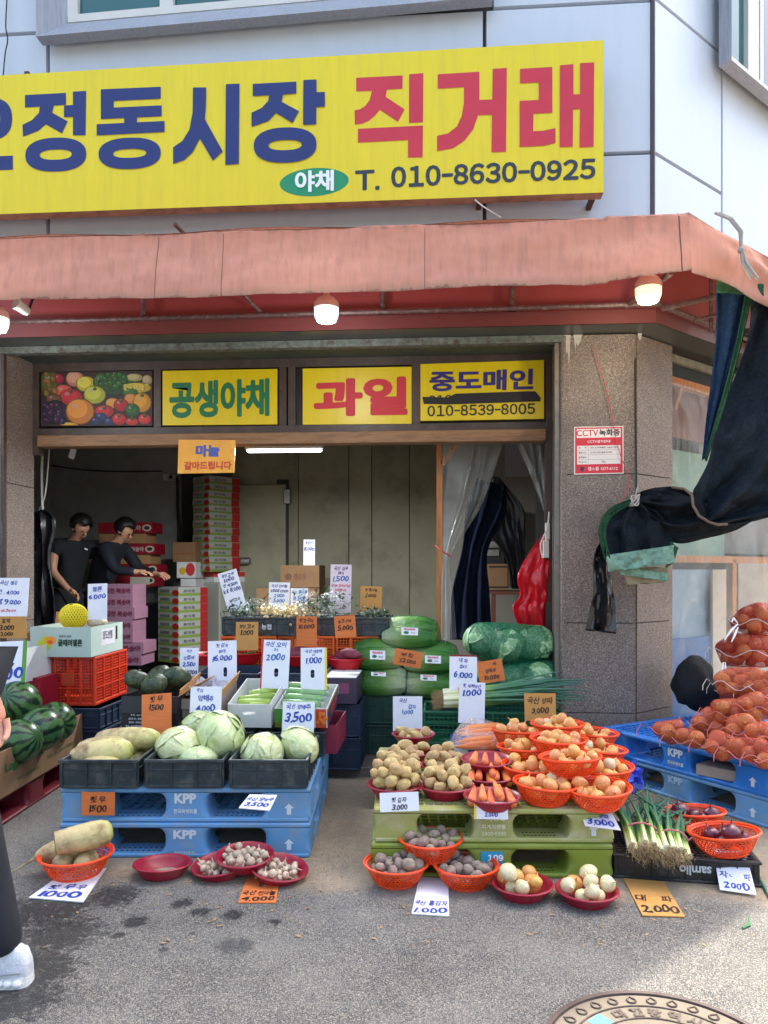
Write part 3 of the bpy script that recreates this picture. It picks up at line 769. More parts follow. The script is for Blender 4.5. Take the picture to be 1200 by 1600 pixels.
def ring_(cx, cy, rx, ry, ix, iy, tilt=-.03, n=40):
    f = lambda a, b: [(cx + a * math.cos(t * 2 * math.pi / n), cy + b * math.sin(t * 2 * math.pi / n) + tilt * a * math.cos(t * 2 * math.pi / n)) for t in range(n)]
    def sup(a, b, e=.85):
        o = []
        for t in range(n):
            c_, s_ = math.cos(t * 2 * math.pi / n), math.sin(t * 2 * math.pi / n)
            x = a * math.copysign(abs(c_) ** e, c_); y = b * math.copysign(abs(s_) ** e, s_); o.append(((cx + x) / 2, (cy + y + tilt * x) / 2))
        return o
    return [sup(rx, ry), sup(ix, iy)]
BLUE = (30, 46, 108); RED = (198, 46, 66)
blue = [
 ring_(-30, 372, 68, 66, 30, 36), Z1((-110, 492), (40, 486), (40, 530), (-110, 536)), Z1((-55, 430), (-10, 430), (-10, 492), (-55, 492)),
 Z1((78, 297), (206, 290), (206, 327), (168, 330), (163, 352), (211, 379), (193, 417), (143, 388), (120, 408), (72, 427), (70, 390), (100, 375), (122, 352), (124, 333), (78, 336)),
 Z1((228, 286), (269, 284), (267, 422), (228, 423)), Z1((200, 329), (230, 328), (230, 365), (200, 366)), ring_(174, 483, 95, 53, 50, 16),
 Z1((315, 279), (502, 271), (502, 308), (355, 315), (355, 336), (505, 329), (505, 363), (315, 372)), Z1((388, 366), (428, 364), (428, 386), (388, 388)),
 Z1((302, 388), (514, 378), (514, 412), (302, 423)), ring_(405, 479, 97, 49, 52, 14),
 Z1((603, 273), (644, 273), (643, 330), (640, 372), (696, 473), (665, 502), (624, 432), (602, 475), (575, 500), (541, 512), (541, 460), (570, 440), (592, 405), (602, 350)),
 Z1((706, 263), (748, 261), (746, 512), (704, 515)),
 Z1((790, 262), (926, 255), (926, 292), (884, 295), (880, 318), (934, 347), (914, 384), (862, 352), (838, 378), (786, 396), (786, 352), (818, 337), (838, 315), (841, 297), (790, 300)),
 Z1((948, 250), (989, 248), (988, 388), (947, 390)), Z1((988, 288), (1015, 287), (1015, 333), (988, 334)), ring_(891, 453, 98, 55, 52, 16)]
trace(blue, BLUE)
red = [
 Z3((110, 277), (595, 252), (592, 390), (430, 400), (418, 475), (615, 605), (545, 735), (355, 610), (310, 665), (240, 725), (170, 755), (95, 765), (95, 615), (150, 605), (205, 570), (250, 510), (275, 412), (110, 418)),
 Z3((662, 240), (810, 228), (806, 740), (660, 747)), Z3((128, 808), (806, 773), (802, 1103), (650, 1108), (650, 925), (128, 952)),
 Z2((168, 232), (298, 224), (298, 310), (292, 365), (278, 405), (250, 440), (215, 463), (166, 472), (166, 424), (200, 417), (228, 395), (243, 362), (250, 320), (250, 272), (168, 277)),
 Z2((294, 312), (341, 311), (341, 358), (290, 360)), Z2((340, 215), (384, 212), (381, 474), (336, 475)),
 Z2((425, 215), (526, 209), (526, 352), (467, 355), (466, 410), (500, 408), (536, 400), (536, 446), (500, 455), (424, 459), (424, 315), (484, 312), (484, 257), (425, 260)),
 Z2((550, 204), (592, 200), (592, 295), (613, 294), (613, 197), (657, 195), (655, 458), (611, 460), (613, 340), (591, 341), (590, 458), (549, 459))]
trace(red, RED)
def fit_text(parts, colr, parent, c, off=.02, lift=.004):
    """strings stretched into pixel quads (tl, tr, br, bl) on a plane Y"""
    mb = MB()
    for i, (s, q4, Y) in enumerate(parts):
        q = Quad(*[PY(*p, Y) for p in q4]); vv, ff, w = bold_mesh(s, off)
        mb.add([q.at(p[0] / w, 1 - p[1], lift + .0003 * i + (p[2] * .0001 if len(p) > 2 else 0)) for p in vv], ff)
    o = mb.build('lettering', ink(colr), parent, smooth=False, origin=c); o.location = (0, 0, 0); return o
fit_text([('T.', ((556, 267), (594, 265), (593, 297), (556, 298)), YS), ('010-8630-0925', ((612, 261), (931, 248), (930, 280), (612, 294)), YS)], (40, 52, 66), big, cbig, .03)
trace([[(491 + 54 * math.cos(a * .157), 284.5 + 22 * math.sin(a * .157) - .06 * 54 * math.cos(a * .157)) for a in range(40)]], (28, 140, 96), 'green_oval', .003)
fit_text([('야채', ((461, 268), (522, 266), (522, 299), (461, 302)), YS)], (232, 240, 236), big, cbig, .035, .0075)
mb = MB()
for px in (30, 380, 750, 930):
    p = PY(px, 300, YS); mb.bx(p.x - .015, p.x + .015, YS + .085, YU - .018, p.z - .01, p.z + .02); mb.bx(p.x - .015, p.x + .015, YS + .085, YU - .018, p.z + .8, p.z + .83)
o = mb.build('bracket', mat('rusty_steel', (96, 70, 56), .8, .3, 20), big, smooth=False, origin=cbig); o.location = (0, 0, 0)
def cable(name, label, pts, r, m_, cat='cable', px=True, group=None):
    P = [PY(*p) for p in pts] if px else [Vector(p) for p in pts]
    sm = []
    for i in range(len(P) - 1):
        p0, p1, p2, p3 = P[max(i - 1, 0)], P[i], P[i + 1], P[min(i + 2, len(P) - 1)]
        for k in range(5):
            t = k / 5; sm.append(.5 * ((2 * p1) + (p2 - p0) * t + (2 * p0 - 5 * p1 + 4 * p2 - p3) * t * t + (3 * p1 - p0 - 3 * p2 + p3) * t ** 3))
    sm.append(P[-1]); mb = MB(); mb.tube(sm, r, 6)
    return tag(mb.build(name, m_, origin=P[0]), label, cat, group)
cordw = mat('white_cord', (205, 202, 196), .7); cordd = mat('dark_cord', (36, 34, 36), .7); cordr = mat('pink_string', (190, 70, 80), .8)
cable('cord', 'white cord ends dangling under the yellow signboard', [(742, 312, 4.74), (757, 324, 4.74), (783, 340, 4.80)], .004, cordw, 'cord')
cable('cord', 'thin dark wire hanging down the cladding left of the window', [(11, -5, 4.94), (9, 40, 4.92), (12, 62, 4.92), (8, 84, 4.92), (5, 118, 4.9)], .004, cordd, 'cord')

# ================================================================ transom signs
def tsign(label, x0, y0, x1, y1, dy, face):
    Y = YT - .006
    q = [PY(x0, y0, Y), PY(x1, y0 + dy, Y), PY(x1, y1 + dy * .5, Y), PY(x0, y1, Y)]
    c = sum(q, Vector()) / 4; c = Vector((c.x, YT + .02, min(p.z for p in q)))
    mb = MB(); b_ = [p + Vector((0, .03, 0)) for p in q]
    mb.add(q + b_, [(0, 3, 2, 1), (0, 4, 5, 1), (1, 5, 6, 2), (2, 6, 7, 3), (3, 7, 4, 0)])
    o = mb.build('shop_sign', face, smooth=False, origin=c); tag(o, label, 'sign', 'signs in the frame over the opening'); return o, c
yel2 = yellow_mat('sign_yellow_small', (222, 198, 16), .2)
def ttext(o, c, parts, colr, off): 
    mb = MB()
    for i, (s, q4) in enumerate(parts):
        q = Quad(*[PY(*p, YT - .006) for p in q4]); vv, ff, w = bold_mesh(s, off)
        mb.add([q.at(p[0] / w, 1 - p[1], .003 + .0003 * i + (p[2] * .0001 if len(p) > 2 else 0)) for p in vv], ff)
    p = mb.build('lettering', ink(colr), smooth=False, origin=c); p.location = (0, 0, 0); p.parent = o
o, c = tsign('yellow sign with green lettering between the fruit picture and the red lettering', 254, 579.5, 433, 664.5, -3, yel2)
ttext(o, c, [('공생야채', ((265, 596), (421, 591), (421, 650), (265, 654)))], (22, 112, 74), .038)
o, c = tsign('yellow sign with two large red letters', 473, 576, 643, 663.5, -3, yel2)
ttext(o, c, [('과일', ((490, 593), (637, 588), (637, 649), (490, 651)))], (196, 36, 52), .045)
o, c = tsign('yellow sign with navy heading, black struck-out line and phone number', 657, 569, 850, 657.5, -6.5, yel2)
ttext(o, c, [('중도매인', ((671, 580), (834, 576), (833, 609), (671, 612)))], (44, 40, 120), .035)
ttext(o, c, [('010-8539-8005', ((668, 634), (836, 630), (836, 647), (668, 651))), ('010', ((670, 618), (706, 617), (706, 630), (670, 631)))], (40, 40, 44), .02)
mb = MB(); vv, ff = flat_outline([[(660, -620), (700, -621), (712, -615), (836, -611), (845, -622), (844, -627), (700, -632), (662, -631)]], 0)
mb.add([PY(p.x, -p.y, YT - .0115) for p in vv], ff); p = mb.build('black_strike', ink((24, 24, 30)), smooth=False, origin=c); p.location = (0, 0, 0); p.parent = o
# fruit and vegetable picture
o, c = tsign('printed picture of fruit and vegetables at the left end of the frame', 64, 581, 238, 666, -1.5, ink((46, 26, 26)))
pic = [(80, 600, 17, 24, (92, 84, 30)), (92, 592, 8, 8, (170, 40, 60)), (117, 592, 14, 12, (226, 150, 130)), (134, 600, 15, 12, (226, 200, 70)), (160, 597, 14, 14, (60, 100, 40)), (178, 600, 24, 18, (28, 74, 34)), (197, 596, 14, 12, (40, 86, 40)),
       (210, 590, 13, 6, (190, 176, 120)), (230, 594, 8, 8, (190, 170, 130)), (214, 606, 22, 8, (228, 196, 60)), (203, 613, 12, 7, (44, 110, 44)), (100, 612, 14, 11, (214, 90, 80)), (111, 621, 18, 13, (196, 40, 48)), (148, 617, 17, 14, (196, 196, 70)),
       (84, 624, 12, 8, (110, 74, 54)), (86, 644, 20, 18, (32, 22, 44)), (176, 630, 11, 8, (220, 150, 60)), (204, 623, 10, 8, (220, 140, 60)), (222, 629, 14, 15, (226, 160, 30)), (189, 633, 11, 10, (180, 30, 36)), (207, 641, 11, 10, (38, 100, 44)),
       (163, 643, 15, 10, (190, 36, 40)), (125, 643, 22, 20, (232, 140, 50)), (158, 652, 9, 7, (40, 52, 110)), (150, 658, 9, 6, (34, 44, 90)), (171, 659, 9, 6, (40, 50, 100)), (186, 655, 11, 9, (200, 40, 40)), (206, 659, 10, 6, (206, 44, 40)), (226, 655, 10, 8, (210, 50, 44)), (108, 663, 14, 3, (230, 170, 40))]
g_ = random.Random(8)
for k in range(26): pic.append((178 + g_.uniform(-20, 20), 596 + g_.uniform(-12, 10), 5, 4, (34 + g_.randint(0, 30), 84 + g_.randint(0, 34), 40)))
for k in range(22): pic.append((84 + g_.uniform(-14, 16), 645 + g_.uniform(-14, 14), 4.5, 4.5, (48 + g_.randint(0, 24), 24, 56 + g_.randint(0, 24))))
for k in range(14): pic.append((76 + g_.uniform(-8, 10), 600 + g_.uniform(-18, 20), 4, 4, (120 + g_.randint(0, 40), 104, 36)))
for k in range(18): pic.append((212 + g_.uniform(-18, 18), 605 + g_.uniform(-4, 4), 2.2, 2, (240, 210, 90)))
for x, y in ((189, 627), (207, 636), (163, 638), (186, 650), (206, 655), (226, 650), (222, 618), (111, 612), (148, 608)): pic.append((x, y, 3, 2, (40, 90, 36))); pic.append((x, y - 2, 1, 3, (60, 110, 40)))
by = {}
for i, (x, y, rx, ry, colr) in enumerate(pic):
    for k, (sc_, cc) in enumerate(((1.06, tuple(int(v * .55) for v in colr)), (.96, colr), (.72, tuple(min(255, int(v * 1.14 + 8)) for v in colr)), (.22, tuple(min(255, int(v * .5 + 120)) for v in colr)))):
        cc = tuple(int(v * .82) // 12 * 12 for v in cc); mb = by.setdefault(cc, MB()); ox, oy = (0, 0) if k < 2 else (-rx * .3 * (k - 1) * .6, -ry * .35 * (k - 1) * .6)
        pts = []
        for a in range(18):
            xx = min(237.4, max(64.6, x + ox + rx * sc_ * math.cos(a * .349))); yy = min(664.5, max(582, y + oy + ry * sc_ * math.sin(a * .349))); pts.append((xx, yy))
        mb.poly([PY(px, py, YT - .0065 - i * .00004 - k * .00001) for px, py in pts])
for cc, mb in by.items():
    p = mb.build('printed_fruit', ink(cc), smooth=False, origin=c); p.location = (0, 0, 0); p.parent = o; p['kind'] = 'stuff'

# ================================================================ awning
YA = 4.10
def aw_mat():
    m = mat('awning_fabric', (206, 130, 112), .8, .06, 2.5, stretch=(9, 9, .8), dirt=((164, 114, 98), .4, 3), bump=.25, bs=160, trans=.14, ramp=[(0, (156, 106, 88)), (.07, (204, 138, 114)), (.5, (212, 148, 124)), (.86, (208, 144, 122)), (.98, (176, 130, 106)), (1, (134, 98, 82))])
    return m
awm = aw_mat()
awn = thing('awning', 'faded salmon fabric awning with deep front flap over the stall', 'awning', (0, YA, 2.7))
def ap(mb, nm, m_, smooth=True, **k):
    o = mb.build(nm, m_, awn, smooth=smooth, origin=(0, YA, 2.7), **k); o.location = (0, 0, 0); return o
AC = PY(1075, 331, YA); A0 = PY(-160, 376, YA)
zt = PY(0, 370, YA).z
def frontf(u, v):
    x = A0.x + (AC.x - A0.x) * u
    px = 600 + (x / YA + .0732) * 1200 / (1 - x / YA * .0732)      # only to follow the sagging hem along x
    zb = 2.735 + .006 * math.sin(x * 2.1 + 1) + .004 * math.sin(x * 5.3) + .006 * noise.noise(Vector((x * 6, 1, 1))) + max(0, (x - .75)) * .10
    z = zt + (.012 if u > .9 else 0) - v * (zt - zb)
    y = YA - .06 * v + .016 * noise.noise(Vector((x * 2.2, 0, v * 2))) + .006 * noise.noise(Vector((x * 7 + v * 2, 3, v * 4))) + .003 * noise.noise(Vector((x * 19, 3, v * 11))) + (.02 * (v < .04))
    return (x, y, z)
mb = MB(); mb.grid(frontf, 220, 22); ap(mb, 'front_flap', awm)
SD = Vector((math.cos(R(33)), math.sin(R(33))))
def sidef(u, v):
    x = AC.x + SD.x * 1.7 * u; y = YA + SD.y * 1.7 * u
    zb = 2.785 - .09 * min(1, u * 2.2) + .03 * math.sin(u * 9)
    ztop = zt + .012 - .13 * math.sin(min(1, u * 1.6) * 1.57)
    z = ztop - v * (ztop - zb)
    ku = min(1, u * 7)
    bul = .10 * math.sin(v * 3.1) * (1 - u) * .6 + .05 * noise.noise(Vector((u * 5, v * 3 + 4, 2))) + .05 * math.sin(u * 11 + v * 4) * v * .5
    bul *= ku
    return (x + CN.x * bul, y + CN.y * bul - .06 * v * (1 - u), z)
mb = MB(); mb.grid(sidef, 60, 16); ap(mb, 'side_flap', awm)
def rooff(u, v):
    x = A0.x + (AC.x - A0.x) * u; return (x - (.25 * v if u > .99 else 0), YA + .0 + v * .86, zt - .004 + v * .36 - .05 * math.sin(v * 3.14) + .01 * math.sin(x * 5))
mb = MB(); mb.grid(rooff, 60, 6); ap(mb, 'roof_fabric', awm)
def roof2(u, v):
    a = Vector((AC.x + SD.x * 1.7 * u, YA + SD.y * 1.7 * u)); w = cpt(2.4 * u, 0, .02); w = Vector((w.x, w.y))
    p = a.lerp(w, v); ztop = zt + .008 - .13 * math.sin(min(1, u * 1.6) * 1.57)
    return (p.x, p.y, ztop + (3.47 - ztop) * v)
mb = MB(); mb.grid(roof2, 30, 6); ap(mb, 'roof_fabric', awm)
seam = mat('dark_seam', (96, 60, 60), .9)
for px in (248, 350, 664, 1060):
    x = PY(px, 400, YA).x; u = (x - A0.x) / (AC.x - A0.x); mb = MB()
    mb.tube([Vector(frontf(u, v / 12)) + Vector((0, -.001, 0)) for v in range(13)], .0026 if px == 1060 else .0012, 5); ap(mb, 'seam', seam)
# frame pipes
mb = MB()
for a, b_ in (((-4.4, YA + .1, zt - .05), (AC.x - .08, YA + .1, zt - .05)), ((-4.4, 4.86, 2.885), (fc.x, 4.80, 2.885))):
    mb.tube([a, b_], .016, 8)
e2 = cpt(2.3, 2.885, .12); mb.tube([(fc.x, 4.80, 2.885), e2], .016, 8)
mb.tube([(AC.x - .08, YA + .1, zt - .05), (AC.x + SD.x * 1.6 - .08, YA + .1 + SD.y * 1.6, zt - .16)], .016, 8)
ap(mb, 'frame_pipe', pipe_m)
for px in (224, 598, 800):
    x = PY(px, 470, 4.88).x; mb = MB(); mb.tube([(x, 4.88, 2.90), (x, 4.88, 3.45)], .017, 8); mb.bx(x - .03, x + .03, 4.86, 4.90, 2.885, 2.905); ap(mb, 'strut', pipe_m)
mb = MB(); x = PY(411, 488, 4.86).x; mb.tube([(x, 4.86, 2.9), (x - .35, 4.2, 3.2)], .012, 8); ap(mb, 'brace', pipe_m)
mb = MB(); x = PY(978, 484, 4.84).x; mb.tube([(x, 4.84, 2.89), PY(1050, 425, 4.3)], .018, 8); ap(mb, 'brace', pipe_m)
mb = MB(); mb.tube([PY(1035, 482, 4.82), PY(1140, 458, 5.0)], .018, 8); mb.tube([PY(1085, 500, 4.95), PY(1150, 485, 5.0)], .012, 8); mb.tube([PY(1111, 420, 5.1), PY(1111, 520, 5.1)], .014, 8); ap(mb, 'brace', pipe_m)
mb = MB()
for k in range(2):
    mb.tube([PY(1118 + 6 * k, 333, YA - .02 + .1), PY(1140 + 4 * k, 342, YA - .01), PY(1156 + 3 * k, 362, YA - .02), PY(1158, 386, YA + .0), PY(1160 + 6 * k, 410, YA - .02), PY(1174 + 10 * k, 436, YA - .01)], .008, 6)
mb.ball(PY(1158, 391, YA - .01), .018, 2)
ap(mb, 'tie_rope', mat('braided_rope', (168, 164, 156), .9, .2, 120))

# lamps under the awning
def bulb(label, px, py, Y, on, warm=False):
    p = PY(px, py, Y); t = thing('hanging_bulb', label, 'lamp', p + Vector((0, 0, .07)), group='bulbs under the awning')
    mb = MB(); mb.lathe([(.0, -.055), (.03, -.054), (.055, -.045), (.067, -.02), (.070, .0), (.070, .035), (.066, .045)], 24)
    g = mat('bulb_glow_warm' if warm else 'bulb_glow_white', (255, 250, 240), .4, 0, emis=(((255, 240, 150) if warm else (250, 253, 255)), .34 if warm else .5))
    mb.build('globe', g, t, loc=(0, 0, -.07))
    mb = MB(); mb.lathe([(.0715, .028), (.074, .036), (.070, .064), (.048, .090), (.02, .105), (.015, .14), (.0, .14)], 24)
    mb.build('cap', mat('bulb_cap', (200, 150, 140), .5), t, loc=(0, 0, -.07))
    mb = MB(); mb.tube([(0, 0, .05), (.01, 0, .12), (0, .02, .27)], .004, 6); mb.build('flex', cordd, t)
    l = bpy.data.lights.new('bulb_light', 'POINT'); l.energy = on; l.shadow_soft_size = .06; l.color = (1, .9, .65) if warm else (.95, .98, 1)
    lo = bpy.data.objects.new('bulb_light', l); COL.objects.link(lo); lo.parent = t; lo.location = (0, 0, -.2)
bulb('round white lamp lit under the awning above the middle of the opening', 510, 490, 4.4, 3)
bulb('round warm yellowish lamp lit under the awning corner', 1013, 459, 4.35, 3, True)
bulb('round white lamp lit at the left edge of the awning', -6, 505, 4.4, 3)
p = PY(44, 488, 4.45); t = thing('spotlight', 'small unlit white spotlight tilted under the awning at the left', 'lamp', p)
mb = MB(); mb.lathe([(0, 0), (.022, 0), (.03, .02), (.032, .07), (.036, .075), (.036, .09)], 20, cap1=False); o = mb.build('spot_can', mat('white_plastic', (205, 202, 196), .4), t); o.rotation_euler = (R(60), R(-50), 0)
mb = MB(); mb.tube([(0, 0, 0), (0, .05, .1), (0, .05, .2)], .008); mb.build('bracket', cordd, t)

# ================================================================ fixed notices
CR = (206, 44, 62)
q = Quad(*[PY(*p, 5.028) for p in ((897, 667), (974, 665.5), (974.5, 740), (897, 741.5))])
o = sign_board('notice', 'red and white camera notice fixed to the granite pillar', q, mat('notice_pink_white', (232, 226, 222), .4, .02), [
    ('CCTV', .27, .135, .135, (200, 40, 60), dict(hand=False, off=.015, w=.44)), ('녹화중', .72, .13, .14, (36, 32, 40), dict(hand=False, off=.03, w=.42))], hand=False)
org = q.at(.5, 1)
def band(u0, v0, u1, v1, colr, h=.0006, nm='printed_band'):
    mb = MB(); mb.add([q.at(u0, v0, h), q.at(u1, v0, h), q.at(u1, v1, h), q.at(u0, v1, h)], [(0, 3, 2, 1)])
    p = mb.build(nm, ink(colr), smooth=False, origin=org); p.location = (0, 0, 0); p.parent = o
band(.02, .02, .98, .98, CR); band(.055, .05, .945, .235, (236, 226, 222), .0008); band(.06, .40, .94, .79, (232, 224, 222), .0008)
for v in (.49, .59, .69): band(.07, v, .93, v + .006, (150, 140, 140), .0011)
band(.29, .41, .295, .78, (150, 140, 140), .0014)
mb = MB()
for s, cx_, cy_, hh, w in (('CCTV설치안내', .5, .315, .06, .46), ('캡스콜 1577-6112', .58, .885, .075, .60)): write_on(q, mb, s, cx_, cy_, hh, .02, False, width=w, h=.0018)
p = mb.build('lettering', ink((240, 225, 225)), smooth=False, origin=org); p.location = (0, 0, 0); p.parent = o
mb = MB()
for s, cx_, cy_, w in (('목      적', .17, .445, .16), ('방범 및 화재예방, 시설안전관리', .61, .445, .56), ('촬영시간', .17, .545, .16), ('24시간 연속 촬영 및 녹화', .55, .545, .44), ('촬영범위', .17, .645, .16), ('책 임 자', .17, .742, .16), ('TEL.', .6, .742, .1)):
    write_on(q, mb, s, cx_, cy_, .04, .01, False, width=w, h=.002)
p = mb.build('lettering', ink((90, 70, 76)), smooth=False, origin=org); p.location = (0, 0, 0); p.parent = o
mb = MB(); mb.poly([q.at(x, y, .0016) for x, y in ((.12, .85), (.16, .84), (.20, .85), (.20, .9), (.16, .95), (.12, .9))][::-1]); p = mb.build('shield_emblem', ink((40, 44, 70)), smooth=False, origin=org); p.location = (0, 0, 0); p.parent = o

# orange hanging sign
sign_board('hanging_sign', 'orange plastic-covered sign hanging from the beam over the opening', Quad(*[PY(*p, 5.33) for p in ((279, 687), (368, 687.5), (366, 738.5), (277.5, 740))]), mat('orange_poster', (236, 166, 48), .25, .12, 4, dirt=((246, 214, 120), .5, 5)), [
    ('마늘', .52, .33, .36, (76, 96, 180), dict(off=.05, w=.42, hand=False)), ('갈아드립니다', .53, .77, .25, (206, 70, 50), dict(off=.04, w=.84, hand=False))], cat='sign')
# tube light
p0 = PY(384, 703, 5.9); p1 = PY(505, 701, 5.9)
t = thing('tube_light', 'lit fluorescent tube light under the beam inside the opening', 'lamp', (p0 + p1) / 2)
mb = MB(); w = (p1 - p0).length; mb.bx(-w / 2, w / 2, -.03, .03, .0, .03, .004); mb.build('housing', mat('white_plastic', (205, 202, 196)), t, smooth=False)
mb = MB(); mb.bx(-w / 2 + .01, w / 2 - .01, -.025, .025, -.022, .0, .01); mb.build('diffuser', mat('tube_glow', (255, 255, 255), .4, 0, emis=((236, 246, 250), 2.2)), t, smooth=False)
l = bpy.data.lights.new('tube_light_source', 'AREA'); l.shape = 'RECTANGLE'; l.size = w; l.size_y = .05; l.energy = 27; l.color = (.92, .97, 1)
lo = bpy.data.objects.new('tube_light_source', l); COL.objects.link(lo); lo.parent = t; lo.location = (0, 0, -.03)
# ================================================================ models of the goods and their containers
def sub(mb, nm, m_, par, smooth=True, **k): return mb.build(nm, m_, par, smooth=smooth, **k)
def lattice(mb, o, u, v, n, nu, nv, w, th):
    """bars along u and v on a rectangle: o corner, u/v edge vectors, n normal"""
    o, u, v, n = Vector(o), Vector(u), Vector(v), Vector(n).normalized()
    for i in range(nu + 1):
        a = o + u * (i / nu); mb.bar(a, a + v, w, th, up=n)
    for j in range(nv + 1):
        a = o + v * (j / nv) + n * .0011; mb.bar(a, a + u, w, th * .96, up=n)
def pallet(label, m_, W=1.1, D=1.1, H=.15, words=(), side_words=(), inkc='white', worn=None):
    """origin at the centre of its base; front looks to -y"""
    t = thing('pallet', label, 'pallet')
    hw, hd = W / 2, D / 2
    mb = MB(); th = .022; zt_ = H - th
    for x0, x1, y0, y1 in ((-hw, hw, -hd, -hd + .05), (-hw, hw, hd - .05, hd), (-hw, -hw + .05, -hd + .05, hd - .05), (hw - .05, hw, -hd + .05, hd - .05), (-.04, .04, -hd + .05, hd - .05), (-hw + .05, -.04, -.04, .04), (.04, hw - .05, -.04, .04)):
        mb.bx(x0, x1, y0, y1, zt_, H, .006)
    for sx in (-1, 1):
        for sy in (-1, 1):
            ux = hw - .09; uy = hd - .09
            lattice(mb, (sx * .04, sy * .04, H - .008), (sx * ux, 0, 0), (0, sy * uy, 0), (0, 0, 1), 10, 10, .010, .014)
            for k in range(1, 4): mb.bar((sx * .04, sy * (.04 + uy * k / 4), H - .016), (sx * (hw - .05), sy * (.04 + uy * k / 4), H - .016), .014, .02)
    sub(mb, 'top_deck', m_, t, False)
    mb = MB()
    for x0, x1, y0, y1 in ((-hw + .004, hw - .004, -hd - .004, -hd + .13), (-hw, hw, hd - .13, hd), (-hw, -hw + .13, -hd + .13, hd - .13), (hw - .13, hw, -hd + .13, hd - .13), (-.065, .065, -hd + .13, hd - .13)):
        mb.bx(x0, x1, y0, y1, 0, .020, .006)
    sub(mb, 'bottom_deck', m_, t, False)
    mb = MB(); dk = mat('drain_hole', (20, 22, 24), .9)
    for i in range(3):
        for j in range(2):
            for a in range(9):
                x = (-.36 + .245 * a / 8 + .245 * 1.05 * 0) if i == 0 else (.12 + .22 * a / 8)
                if i == 2: continue
                x = (-hw + .24 + .19 * a / 8) if i == 0 else (.13 + (hw - .37) * a / 8)
                mb.box((x, -hd + .03 + .035 * j, .0202), (.009, .009, .0008))
    b = sub(mb, 'drain_holes', dk, t, False); b['kind'] = 'stuff'
    def block(cx, cy, wx, wy, kx=0):
        mb = MB()
        pts = []
        n = 6; r = .035; prof = [(0.0, .0), (.14, .0), (.3, 0), (.7, 0), (.88, 0), (1, 0)]
        zs = [.018, .028, .045, H * .5, H - .05, H - .032, H - .02]; fl = [.022, .010, .002, 0, .002, .010, .024]
        vs_ = []; N = 16
        for z, f in zip(zs, fl):
            for k in range(N):
                a = 2 * math.pi * (k + .5) / N; ca, sa = math.cos(a), math.sin(a); e = .25
                x = math.copysign(abs(ca) ** e, ca) * (wx / 2 + f * (1 if abs(cx) < .1 or True else 0)); y = math.copysign(abs(sa) ** e, sa) * (wy / 2 + f)
                x = min(max(cx + x, -hw + .0), hw - .0); y = min(max(cy + y, -hd + .0), hd); vs_.append((x, y, z))
        fs = [(i * N + k, i * N + (k + 1) % N, (i + 1) * N + (k + 1) % N, (i + 1) * N + k) for i in range(len(zs) - 1) for k in range(N)]
        mb.add(vs_, fs); return sub(mb, 'block', m_, t)
    bw, bc = .20 * W / 1.1, .185 * W / 1.1
    fb = None
    for ix, cx_ in enumerate((-hw + bw / 2, 0, hw - bw / 2)):
        for iy, cy_ in enumerate((-hd + bw / 2, 0, hd - bw / 2)):
            o = block(cx_, cy_, bw if ix != 1 else bc, bw if iy != 1 else bc)
            if ix == 1 and iy == 0: fb = o
            if ix == 2 and iy == 0: rb = o
    mb = MB()
    q = Quad((-bc / 2, -hd, H), (bc / 2, -hd, H), (bc / 2, -hd, 0), (-bc / 2, -hd, 0))
    for s, cx_, cy_, hh, w, off in words: write_on(q, mb, s, cx_, cy_, hh, off, False, width=w, h=.0016)
    if words: sub(mb, 'lettering', ink((205, 215, 222) if inkc == 'white' else inkc), fb, False)
    mb = MB()
    if words:
        x, z = hw - bw * .47, H * .36; s = .02
        mb.add([(x - s * .5, -hd - .0016, z - s), (x + s * .5, -hd - .0016, z - s), (x + s * .5, -hd - .0016, z + s * .4), (x + s * 1.1, -hd - .0016, z + s * .4), (x, -hd - .0016, z + s * 1.4), (x - s * 1.1, -hd - .0016, z + s * .4), (x - s * .5, -hd - .0016, z + s * .4)], [(0, 1, 2, 3, 4, 5, 6)])
        sub(mb, 'arrow_mark', ink((205, 215, 222)), rb, False)
    return t
